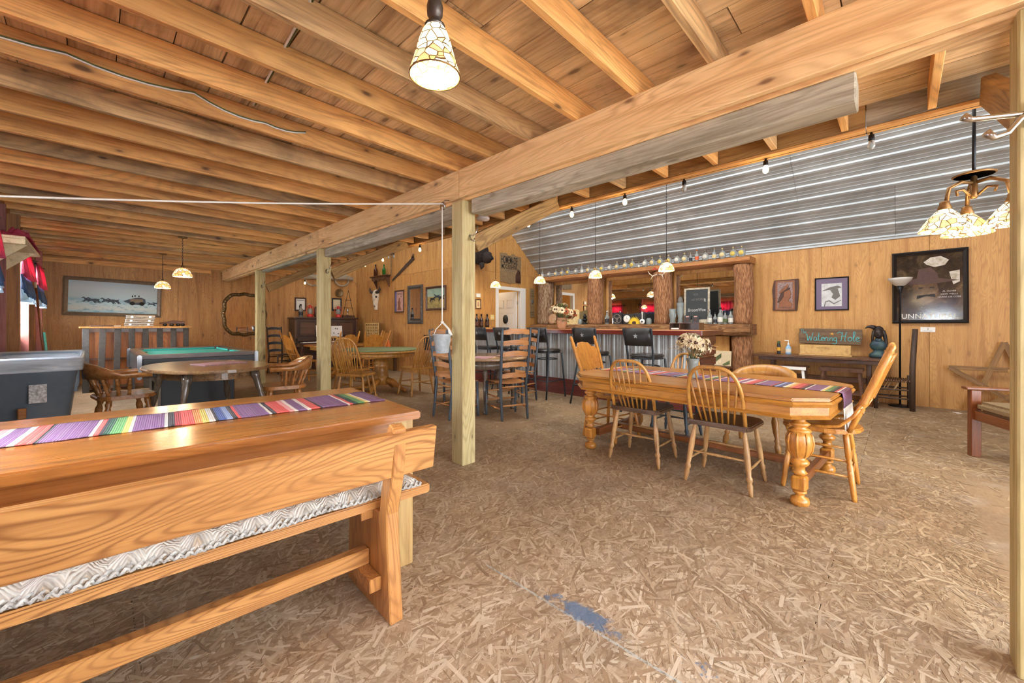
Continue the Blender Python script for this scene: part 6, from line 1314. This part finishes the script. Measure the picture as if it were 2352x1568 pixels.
t = thing('broom', 'red-handled broom leaning on the left wall past the shelf', 'broom', (LW+.16, 9.2, 0)); MB().tube([(0.05, 0, .18), (-.06, -.1, 1.72)], .013, 8).build('handle', 'cherry_z', t); MB().tube([(-.06, -.1, 1.72), (-.065, -.105, 1.8)], .013, 8).build('grip', 'cream_board', t); MB().prism([(-.13, 0), (.13, 0), (.07, .2), (-.07, .2)], -.03, .03, Matrix(((0, 0, 1, .05), (1, 0, 0, 0), (0, 1, 0, 0), (0, 0, 0, 1)))).build('bristles', 'dry_stem', t)
t = thing('dust_pan', 'teal long-handled brush leaning in the far left corner', 'brush', (LW+.14, 10.6, 0)); MB().tube([(0.03, 0, .1), (-.05, .05, 1.05)], .018, 8).build('handle', 'brush_teal', t); MB().box(-.06, .1, -.1, .1, 0, .1).build('head', 'iron_black', t, .01)
t = framed('small_picture', 'small dark framed picture on the left wall between windows', 'picture', wallmat((LW+.003, 7.42, 1.55), '+X'), .25, .34, .03, 'frame_black', 'horse_sky')
# ------------------------------------------------------------------ right wall
t = framed('movie_poster', 'large black-framed dark poster with a hatted face and pale title', 'poster', wallmat((RW-.013, -.295, 1.72), '-X', .004), .76, 1.04, .05, 'frame_black', 'poster_dark', .05)
MB().prism([(-.05, .36), (.02, .42), (.12, .43), (.2, .37), (.16, .3), (.06, .28), (-.02, .32)], .0105, .0112).build('pale_burst', 'poster_light', t); MB().prism([(.2, .2), (.3, .22), (.3, .06), (.24, .02), (.22, .1)], .0105, .0112).build('pale_figure', 'poster_light', t)
MB().prism([(-.3, .1), (-.12, .13), (-.1, .26), (.02, .28), (.08, .2), (.1, .12), (.3, .08), (.1, .05), (-.2, .04)], .0105, .0114).build('hat_picture', 'carve_dark', t); MB().prism([(-.16, .04), (.08, .05), (.1, -.04), (.06, -.2), (-.06, -.26), (-.16, -.14)], .0105, .0113).build('face_picture', 'poster_face', t); MB().prism([(-.12, -.12), (.06, -.1), (.07, -.15), (-.02, -.13), (-.12, -.17)], .0114, .0118).build('moustache', 'ink', t)
for x in (-.08, .03): MB().ell((x, -.01, .0116), (.025, .01, .0006), 10, 4).build('painted_eye', 'ink', t)
textmesh('title', 'UNNATURAL', .105, 'label_white', t, .0, -.42, .0113, .9); textmesh('small_print', 'BY HABIT A DRIFTER TO KILL HIM TWICE', .022, 'chalk', t, .0, -.475, .0113)
for k, b_ in enumerate(('AL OLIVER', 'JOHN WELLS', 'HARRIS LEE COBB')): textmesh('small_print', b_, .028, 'chalk', t, .2, -.07-.04*k, .0113)
t = thing('number_card', 'small white card numbered two below the dark poster', 'card', mat4=wallmat((RW-.013, -.287, 1.11), '-X', -.02)); MB().box(-.075, .075, -.035, .035, 0, .004).build('card', 'paper', t); textmesh('lettering', '2', .04, 'ink', t, 0, .008, .0045); textmesh('lettering', 'UNNATURAL', .016, 'grey_ink', t, 0, -.02, .0045)
t = framed('pencil_portrait', 'framed pencil portrait in a purple mat', 'picture', wallmat((RW-.013, .80, 1.68), '-X'), .435, .535, .018, 'frame_black', 'purple_mat'); MB().box(-.13, .13, -.2, .17, .0105, .0112).build('drawing_paper', 'sketch', t)
MB().prism([(-.13, .05), (-.02, .11), (.08, .13), (.13, .1), (.04, .07), (-.06, .06)], .0113, .0117).build('drawn_hat', 'grey_ink', t); MB().prism([(-.02, .06), (.08, .08), (.11, -.04), (.05, -.1), (.0, -.06), (.02, .0)], .0113, .0116).build('drawn_hair', 'grey_ink', t); MB().prism([(-.1, -.2), (-.08, -.12), (-.03, -.1), (.03, -.15), (.12, -.1), (.125, -.11), (.03, -.17), (-.03, -.12), (-.07, -.13), (-.085, -.2)], .0113, .0116).build('drawn_coat', 'grey_ink', t)
t = thing('carved_plaque', 'bark-edged wooden plaque carved with a feathered profile', 'carving', mat4=wallmat((RW-.013, 1.42, 1.69), '-X'))
MB().prism([(-.19, -.26), (.16, -.27), (.175, -.1), (.19, .1), (.185, .27), (-.17, .265), (-.2, .1), (-.185, -.1)], 0, .03).build('slab', 'carve_dark', t, .006); MB().box(-.15, .13, -.25, .25, .0305, .036).build('border', 'carve_brown', t); MB().box(-.12, .1, -.22, .22, .0365, .04).build('hammered_ground', 'carve_bg', t)
MB().prism([(-.1, -.21), (.09, -.21), (.09, -.14), (.04, -.1), (.06, -.06), (.075, -.05), (.07, .0), (.085, .02), (.06, .08), (.03, .1), (-.02, .08), (-.04, -.02), (-.09, -.1)], .0405, .052).build('profile', 'carve_brown', t, .004); MB().prism([(-.12, -.12), (-.06, .05), (.03, .13), (.07, .12), (.05, .09), (-.02, .06), (-.03, -.03), (-.07, -.1)], .0405, .056).build('hair', 'carve_dark', t, .003); MB().prism([(-.1, .04), (.03, .19), (.05, .17), (.01, .1), (-.08, .03)], .057, .06).build('feather', 'carve_brown', t)
c = thing('console_table', 'dark trestle console table against the right wall', 'table', (8.0, .95, 0))
MB().box(-.28, .29, -.88, .85, .655, .69).build('table_top', 'walnut', c, .006); MB().box(-.22, .25, -.8, .77, .60, .653).build('apron', 'walnut', c, .004)
for y in (-.62, .6):
    MB().prism([(-.06, .1), (.06, .1), (.045, .3), (.07, .42), (.06, .599), (-.06, .599), (-.07, .42), (-.045, .3)], y-.03, y+.03, Matrix(((1, 0, 0, 0), (0, 0, 1, 0), (0, 1, 0, 0), (0, 0, 0, 1)))).build('trestle', 'walnut_z', c, .006); MB().box(-.26, .26, y-.05, y+.05, 0, .098).build('foot', 'cherry', c, .01)
MB().box(-.03, .03, -.59, .57, .3, .38).build('stretcher', 'walnut', c, .004)
def stool(label, loc, w_, legm, topm, h):
    t = thing('low_stool', label, 'stool', loc); MB().box(-.15, .15, -w_/2, w_/2, h-.035, h).build('seat', topm, t, .006)
    for sx in (-1, 1):
        for sy in (-1, 1): board('leg', (sx*.15, sy*(w_/2+.0), 0), (sx*.12, sy*(w_/2-.05), h-.036), .035, .035, legm if sx < 0 else topm, None, (0, 1, 0)).parent = t
        MB().bar((sx*.135, -w_/2+.03, h*.35), (sx*.135, w_/2-.03, h*.35), .02, .03).build('rail', topm, t)
    MB().box(-.158, -.15, -w_/2+.005, w_/2-.005, h-.05, h-.004).build('front_edge', legm, t)
    return t
stool('small stool with white-painted front legs under the console table', (7.62, 1.2, 0), .36, 'white_paint', 'walnut_z', .54); stool('wide dark wooden stool under the console table', (7.62, .62, 0), .5, 'walnut_z', 'walnut_z', .55)
TT = .6915
s_ = thing('watering_hole_sign', 'dark plank sign painted The Watering Hole in turquoise script', 'sign', mat4=wallmat((8.23, .815, .99), '-X', -.005, -.04)); MB().prism([(-.4, -.12), (.38, -.125), (.4, .0), (.395, .115), (.0, .125), (-.4, .125), (-.405, 0)], 0, .028).build('plank', 'signboard', s_, .005)
G = {'W': [[(0, .75), (.06, .82), (.12, .7), (.2, .05), (.28, .1), (.4, .55), (.48, .08), (.55, .1), (.72, 1.0)]], 'a': [[(.3, .42), (.1, .45), (.03, .2), (.15, .02), (.3, .15), (.33, .42), (.33, .1), (.42, .05)]], 't': [[(.12, 1.0), (.1, .2), (.2, .02), (.32, .1)], [(-.05, .6), (.3, .62)]], 'e': [[(.02, .22), (.28, .3), (.2, .45), (.05, .35), (.04, .1), (.18, .02), (.34, .1)]], 'r': [[(.02, .45), (.06, .02)], [(.06, .3), (.18, .45), (.28, .4)]], 'i': [[(.05, .42), (.05, .08), (.14, .04)]], 'n': [[(.02, .42), (.05, .04)], [(.05, .3), (.18, .44), (.27, .35), (.27, .08), (.36, .05)]], 'g': [[(.3, .42), (.08, .4), (.04, .15), (.18, .04), (.3, .2), (.31, .42), (.28, -.2), (.12, -.32), (-.1, -.25)]],
     'H': [[(-.25, .85), (-.05, 1.0), (.15, .85), (.2, .95), (.1, .1), (.02, .02)], [(.55, 1.0), (.45, .5), (.42, .05), (.5, .02)], [(.1, .5), (.3, .56), (.5, .5)]], 'o': [[(.2, .44), (.05, .35), (.04, .12), (.18, .02), (.32, .15), (.3, .38), (.2, .44)]], 'l': [[(.05, .2), (.2, .7), (.2, 1.0), (.1, .95), (.06, .4), (.1, .05), (.22, .05)]], 'h': [[(.05, 1.0), (.06, .02)], [(.06, .3), (.2, .42), (.26, .05)]], 'T': [[(.2, .95), (.15, .05)], [(0, .9), (.4, .95)]]}
def script(t, word, x, y, s, r, mat, adv):
    mb = MB()
    for ch in word:
        for st in G[ch]:
            p_ = [Vector((x+a*s, y+b*s, .031)) for a, b in st]; q_ = []
            for i in range(len(p_)-1):
                for k in range(4):
                    u = k/4; a0 = p_[max(i-1, 0)]; a1 = p_[i]; a2 = p_[i+1]; a3 = p_[min(i+2, len(p_)-1)]
                    q_.append(.5*((2*a1)+(-a0+a2)*u+(2*a0-5*a1+4*a2-a3)*u*u+(-a0+3*a1-3*a2+a3)*u**3))
            mb.tube(q_+[p_[-1]], r, 5)
        x += adv.get(ch, .38)*s
    mb.build('lettering', mat, t)
AD = {'W': .78, 't': .34, 'i': .2, 'r': .3, 'l': .26, 'H': .66, 'e': .34, 'n': .38, 'a': .42}
script(s_, 'The', -.38, .045, .07, .0022, 'turquoise', {'T': .42, 'h': .34}); script(s_, 'Watering', -.31, -.075, .13, .0048, 'turquoise', AD); script(s_, 'Hole', .13, -.07, .145, .0048, 'turquoise', AD)
MB().prism([(.05*(1 if k % 2 == 0 else .4)*math.sin(k*PI/5)*.6+.03, .05*(1 if k % 2 == 0 else .4)*math.cos(k*PI/5)*.5+.045) for k in range(10)], .0285, .031).build('painted_star', 'star_yellow', s_)
t = thing('pine_box', 'long plain pine box on the console table', 'box', (8.08, .86, TT)); MB().box(-.09, .09, -.33, .33, 0, .02).build('base', 'pine_box', t, .003); MB().box(-.08, .08, -.32, .32, .021, .165).build('body', 'pine_box', t, .004); MB().box(-.082, -.0805, -.06, .1, .12, .126).build('stamp', 'frame_gilt', t)
t = thing('spray_can', 'dark spray can with green cap on the console table', 'can', (8.05, 1.48, TT)); MB().lathe([(.026, 0), (.027, .005), (.027, .15), (.02, .165)], n=16).build('can', 'label_black', t); MB().lathe([(.0275, .05), (.0275, .11)], n=16, cap=False).build('label_band', 'star_yellow', t); MB().lathe([(.02, .165), (.024, .17), (.022, .21), (.01, .215)], n=14).build('cap', 'leaf_green', t)
t = thing('soap_pump', 'clear pump bottle of sanitizer on the console table', 'bottle', (8.05, 1.345, TT)); MB().lathe([(.036, 0), (.04, .01), (.04, .11), (.02, .14), (.015, .15)], n=18, sx=.7).build('bottle_body', 'soap_blue', t); MB().lathe([(.0405, .03), (.0405, .09)], n=18, cap=False, sx=.72).build('label', 'label_white', t); MB().lathe([(.015, .15), (.018, .17), (.006, .18), (.006, .22)], n=12).box(-.012, .012, -.008, .05, .22, .235).build('pump', 'white', t)
t = thing('bust', 'dark cast bust of a figure with long hair on the console table', 'sculpture', (8.08, .23, TT))
MB().lathe([(.085, 0), (.1, .012), (.095, .05), (.06, .085), (.05, .11)], n=18, sx=.8, sy=1.1).build('base', 'bronze_blue', t)
MB().ell((0, 0, .18), (.06, .1, .09), 18, 10).ell((-.015, 0, .26), (.04, .045, .05), 14, 8).build('shoulders', 'bronze_blue', t)
MB().ell((-.03, 0, .355), (.058, .05, .08), 18, 12).ell((-.09, 0, .35), (.014, .011, .02), 10, 6).ell((-.083, -.02, .372), (.009, .013, .006), 8, 5).ell((-.083, .02, .372), (.009, .013, .006), 8, 5).ell((-.08, 0, .315), (.01, .02, .007), 8, 5).build('head', 'cast_bronze', t)
MB().ell((.015, 0, .385), (.06, .065, .085), 16, 10).tube([(.0, -.05, .4), (.005, -.07, .32), (-.01, -.085, .22), (-.01, -.08, .15)], [.025, .025, .02, .01], 8).tube([(.0, .04, .44), (.0, .08, .46), (-.01, .12, .455), (-.01, .15, .435)], [.035, .028, .016, .005], 8).tube([(.0, .05, .4), (.005, .065, .3), (0, .07, .2)], [.022, .02, .01], 8).build('hair', 'cast_bronze', t)
t = thing('floor_lamp', 'black torchiere floor lamp with a frosted bowl beside the poster', 'lamp', (8.1, .0, 0)); MB().lathe([(.001, 0), (.13, 0), (.13, .012), (.1, .022), (.02, .03), (.012, .04)], n=26).build('base', 'iron_black', t); MB().lathe([(.012, .04), (.012, 1.62), (.016, 1.63), (.02, 1.66), (.04, 1.74)], n=12).build('pole', 'iron_black', t); MB().lathe([(.035, 1.74), (.06, 1.75), (.12, 1.82), (.135, 1.855), (.13, 1.855), (.112, 1.82), (.05, 1.757)], n=28, cap=False).build('bowl_shade', 'frost_glass', t)
t = thing('broken_chair', 'old dark chair with one tall post and a frayed rush seat', 'chair', (7.83, .09, 0), .1)
MB().tube([(-.13, -.2, 0), (-.13, -.2, .6), (-.1, -.23, 1.12)], [.03, .032, .03], 10).build('tall_post', 'old_dark', t); MB().tube([(-.13, .17, 0), (-.13, .17, .44)], .024, 10).build('leg', 'old_dark', t); MB().tube([(.17, .17, 0), (.17, .17, .44)], .022, 10).build('leg', 'old_dark', t); MB().tube([(.17, -.2, 0), (.17, -.2, .46)], .022, 10).build('leg', 'old_dark', t)
for z in (.16, .28): 
    MB().turn((-.13, -.2, z), (-.13, .17, z), [(0, .01), (.5, .012), (1, .01)], 8).build('rung', 'old_dark', t); MB().turn((.17, -.2, z), (.17, .17, z), [(0, .01), (.5, .012), (1, .01)], 8).build('rung', 'old_dark', t); MB().turn((-.13, .17, z+.03), (.17, .17, z+.03), [(0, .01), (1, .01)], 8).build('rung', 'old_dark', t)
mb = MB()
for k in range(14): y = -.17+k*.026; mb.tube([(-.15, y, .39), (-.14, y, .415), (.02, y, .405), (.18, y, .415), (.19, y, .39)], .011, 5)
mb.build('rush_seat', 'walnut_z', t); mb = MB(); rr = random.Random(5)
for k in range(9): x = -.13+rr.uniform(0, .1); y = rr.uniform(-.1, .05); mb.tube([(x, y, .39), (x-.02, y+.04, .3), (x+.01, y+rr.uniform(.05, .12), rr.uniform(.18, .25))], .003, 5)
mb.build('frayed_rush', 'dry_stem', t)['kind'] = 'stuff'
# star of laths
t = thing('barn_star', 'five-pointed star of weathered laths leaning on the wall', 'star', mat4=wallmat((8.2, -.98, .43), '-X', .0, -.1))
R_ = .52; pts = [(R_*math.sin(k*2*PI/5), R_*math.cos(k*2*PI/5)) for k in range(5)]
for k in range(5):
    a, b_ = pts[k], pts[(k+2) % 5]; board('lath', (a[0], a[1], .012+.02*(k % 2)), (b_[0], b_[1], .012+.02*((k+1) % 2)), .055, .016, 'star_wood', None, (0, 0, 1)).parent = t
a_ = thing('arm_chair', 'cherry wood armchair with a tan upholstered seat beside the doorway post', 'chair', (5.29, -.85, 0), .38)
for sx in (-1, 1):
    for sy in (-1, 1): MB().box(sx*.3-.028, sx*.3+.028, sy*.28-.035, sy*.28+.035, 0, .595).build('leg', 'cherry_z', a_, .005)
    MB().box(sx*.3-.04, sx*.3+.04, -.34, .35, .596, .622).build('arm', 'cherry', a_, .006)
    MB().box(sx*.3-.014, sx*.3+.014, -.25, .25, .33, .41).build('side_rail', 'cherry', a_, .003)
MB().box(-.27, .27, .262, .295, .33, .41).build('front_rail', 'cherry', a_, .004); MB().prism(rrect(-.268, .268, -.26, .3, .06, 5), .412, .5).build('seat', 'rug_tan', a_, .03, seg=3); MB().box(-.27, .27, -.31, -.25, .5, .95).build('back_cushion', 'rug_tan', a_, .02, seg=2); MB().box(-.27, .27, -.35, -.311, .45, 1.0).build('back_frame', 'cherry', a_, .004)
t = thing('pale_side_table', 'pale wooden side table behind the armchair', 'table', (6.55, -1.25, 0), .5); MB().box(-.35, .35, -.3, .3, .66, .7).build('table_top', 'pine_box', t, .006)
for sx in (-1, 1):
    for sy in (-1, 1): MB().box(sx*.3-.025, sx*.3+.025, sy*.25-.025, sy*.25+.025, 0, .659).build('leg', 'pine_box', t)
tag(MB().box(-.04, .04, -.03, .03, 0, .003).build('paper_scrap', 'paper', None, 0, (8.0, -.55, .001), (0, 0, .5)), 'small white paper scrap on the floor by the star', 'paper')
# ------------------------------------------------------------------ lamps
def lamp_light(loc, e, r=.04, col=(1, .78, .48)):
    l = bpy.data.lights.new('lamp_glow', 'POINT'); l.energy = e; l.color = col; l.shadow_soft_size = r; o = bpy.data.objects.new('lamp_glow', l); COL.objects.link(o); o.location = loc
def chain(mb, x, y, z0, z1):
    z = z0; k = 0
    while z < z1-.02:
        mb.tube([(x+(.007 if k % 2 else 0)*math.cos(q*PI/3), y+(0 if k % 2 else .007)*math.cos(q*PI/3), z+.014+.014*math.sin(q*PI/3)) for q in range(6)], .0022, 4, True); z += .022; k += 1
def pendant(label, group, x, y, zr, zt, R=.105, e=5, rod=.35, canopy=True):
    t = thing('pendant_lamp', label, 'pendant lamp', (x, y, zr), 0, group)
    prof = [(R, 0), (R*1.0, .012), (R*.96, .04), (R*.8, .08), (R*.55, .112), (R*.25, .13), (R*.2, .132)]
    o = MB().lathe(prof, n=26, cap=False).build('glass_shade', 'tiffany_shade', t); q = o.modifiers.new('thick', 'SOLIDIFY'); q.thickness = .003
    MB().lathe([(.022, .128), (.026, .135), (.018, .16), (.008, .17)], n=14).build('cap', 'bronze', t); MB().ell((0, 0, .05), (.025, .025, .035), 12, 8).build('bulb', 'bulb_lit', t)
    MB().tube([(0, 0, .165), (0, 0, .165+rod)], .005, 8).build('rod', 'iron_black', t)
    mb = MB(); chain(mb, 0, 0, .165+rod, zt-zr-.02); mb.build('chain', 'iron_black', t)
    if canopy: MB().lathe([(.06, zt-zr-.012), (.055, zt-zr-.025), (.012, zt-zr-.035)], n=18).lathe([(.001, zt-zr-.012), (.06, zt-zr-.012)], n=18, cap=False).build('canopy', 'bronze', t)
    lamp_light((x, y, zr+.012), e)
gpn = 'stained glass pendants over the bar'
for y, lab in ((6.17, 'stained glass pendant over the bar end by the store room door'), (4.95, 'stained glass pendant over the bar in front of the grey log'), (3.72, 'stained glass pendant over the bar in front of the knotty log'), (2.5, 'stained glass pendant over the open end of the bar')): pendant(lab, gpn, 5.9, y, 1.975, roofz(5.9)-.03, .112, 6, .5)
pendant('small stained glass pendant over the pool table', 'pendants over the pool table', .9, 7.5665, 1.88, JB+.001, .115, 14, .05); pendant('small stained glass pendant hanging nearest the stagecoach painting', 'pendants over the pool table', .86, 9.594, 1.84, JB+.001, .115, 16, .12)
# bell-shaped lamp close to the camera
t = thing('bell_lamp', 'bell-shaped stained glass lamp hanging from a joist', 'pendant lamp', (.745, 1.055, 1.955))
pr_ = [(.078, 0), (.0785, .008), (.074, .02), (.066, .045), (.058, .075), (.05, .105), (.04, .135), (.03, .15), (.026, .152)]
o = MB().lathe(pr_, n=32, cap=False).build('glass_shade', 'tiffany_bell', t); q = o.modifiers.new('thick', 'SOLIDIFY'); q.thickness = .003
MB().tube([(.0785*math.cos(k*PI/16), .0785*math.sin(k*PI/16), 0) for k in range(32)], .0025, 6, True).build('rim', 'bronze', t); MB().lathe([(.03, .15), (.032, .158), (.02, .17), (.018, .18), (.024, .19), (.026, .215), (.02, .24), (.012, .25), (.008, .262), (.008, .517)], n=16).build('socket', 'pewter', t); MB().ell((0, 0, .075), (.026, .026, .04), 14, 10).build('bulb', 'bulb_lit', t)
lamp_light((.745, 1.055, 1.975), 3.5, .03)
# three-arm chandelier
t = thing('chandelier', 'bronze three-arm chandelier with stained glass bowls', 'chandelier', (3.9, -.34, 1.78))
MB().tube([(0, 0, .2), (0, 0, .95)], .009, 8).build('rod', 'iron_black', t); MB().lathe([(.09, .345), (.1, .352), (.07, .365), (.012, .37)], n=22).lathe([(.001, .345), (.09, .345)], n=22, cap=False).build('plate', 'bronze', t); MB().lathe([(.014, .2), (.02, .22), (.014, .34)], n=12).build('stem', 'bronze', t)
for k in range(3):
    a = k*2*PI/3+2.2; c_, s2 = math.cos(a), math.sin(a)
    MB().tube([(c_*.01, s2*.01, .3), (c_*.07, s2*.07, .31), (c_*.14, s2*.14, .27), (c_*.155, s2*.155, .19)], .011, 8).build('arm', 'bronze', t); MB().tube([(c_*.02, s2*.02, .22), (c_*.06, s2*.06, .26), (c_*.1, s2*.1, .25), (c_*.09, s2*.09, .22)], .008, 8).build('scroll', 'bronze', t)
    sh = MB().lathe([(.125, .0), (.122, .01), (.105, .04), (.075, .085), (.045, .12), (.03, .135)], (c_*.165, s2*.165, 0), 26, False).build('glass_shade', 'tiffany_shade', t); q = sh.modifiers.new('thick', 'SOLIDIFY'); q.thickness = .003
    MB().lathe([(.03, .13), (.035, .14), (.024, .17), (.026, .18), (.015, .19)], (c_*.165, s2*.165, 0), 14).build('holder', 'bronze', t); MB().ell((c_*.165, s2*.165, .06), (.025, .025, .035), 10, 6).build('bulb', 'bulb_lit', t)
lamp_light((3.9, -.34, 1.76), 7, .1)
# bulb strings
def bulb_string(label, pts, lit, sag=.05):
    t = thing('bulb_string', label, 'string lights', pts[0])
    o0 = Vector(pts[0]); cord = []
    for i in range(len(pts)-1):
        a, b_ = Vector(pts[i])-o0, Vector(pts[i+1])-o0
        for k in range(6): u = k/6; cord.append(a.lerp(b_, u)+Vector((0, 0, -sag*4*u*(1-u))))
    cord.append(Vector(pts[-1])-o0); MB().tube(cord, .004, 5).build('cord', 'iron_black', t)
    for p_, on in zip(pts, lit):
        q = Vector(p_)-o0
        MB().lathe([(.006, 0), (.008, -.015), (.016, -.02), (.017, -.05), (.015, -.055)], tuple(q), 10).build('socket', 'iron_black', t)
        MB().lathe([(.012, -.055), (.015, -.065), (.021, -.085), (.02, -.1), (.01, -.113), (.002, -.116)], tuple(q), 12).build('bulb', 'bulb_lit' if on else 'clear_glass', t)
        if on: lamp_light((p_[0], p_[1], p_[2]-.14), .7, .03, (1, .7, .38))
bulb_string('string of clear bulbs running along the header above the bar side', [(3.57, y*.975, 2.449) for y in (-.44, .14, .76, 1.39, 1.97, 2.61, 3.25, 4.2, 5.6)], [0, 0, 1, 0, 1, 1, 1, 0, 1], .0)
bulb_string('string of clear bulbs running on toward the ox yoke corner', [(3.59, 6.3, 2.448), (4.05, 7.3, 2.6), (4.25, 7.9, 2.64), (4.2, 8.6, 2.6), (4.2, 9.3, 2.56), (4.1, 10.0, 2.5), (3.62, 10.6, 2.3)], [0, 0, 1, 1, 1, 1, 1], .06)
t = thing('smoke_detector', 'round white disc on the ceiling beside the knee brace', 'detector', (3.15, 3.5115, 2.402)); MB().lathe([(.001, 0), (.075, 0), (.08, .01), (.08, .03), (.06, .035), (.001, .035)], n=28).build('disc', 'white_disc', t); MB().lathe([(.05, .035), (.05, .07)], n=20).build('mount', 'white', t)
# wiring along the joists
for i, (pts, lab) in enumerate((([(-.66, 3.105, 2.58), (-.1, 3.105, 2.56), (.42, 3.105, 2.575), (.8, 3.105, 2.53), (1.12, 3.105, 2.585)], 'white cable stapled loosely along a ceiling joist'), ([(.62, 1.45, 2.6), (.66, 1.9, 2.595), (.68, 2.3, 2.6), (.7, 2.72, 2.595), (.72, 3.1, 2.6)], 'grey cable crossing between joists under the deck boards'))):
    o0 = Vector(pts[0]); sm = []
    for j in range(len(pts)-1):
        a, b_ = Vector(pts[j]), Vector(pts[j+1])
        for k in range(5): u = k/5; sm.append(a.lerp(b_, u)+Vector((0, 0, -.03*4*u*(1-u) if i == 0 else 0))-o0)
    t = thing('ceiling_cable', lab, 'cable', pts[0]); MB().tube([(p_.x, p_.y-.025 if i == 0 else p_.y, p_.z) for p_ in sm], .006, 6).build('cable', 'wire_white', t); MB().tube([(p_.x+(0 if i == 0 else .012), p_.y-(.032 if i == 0 else 0), p_.z+.004) for p_ in sm], .004, 6).build('thin_wire', 'leaf_green', t)
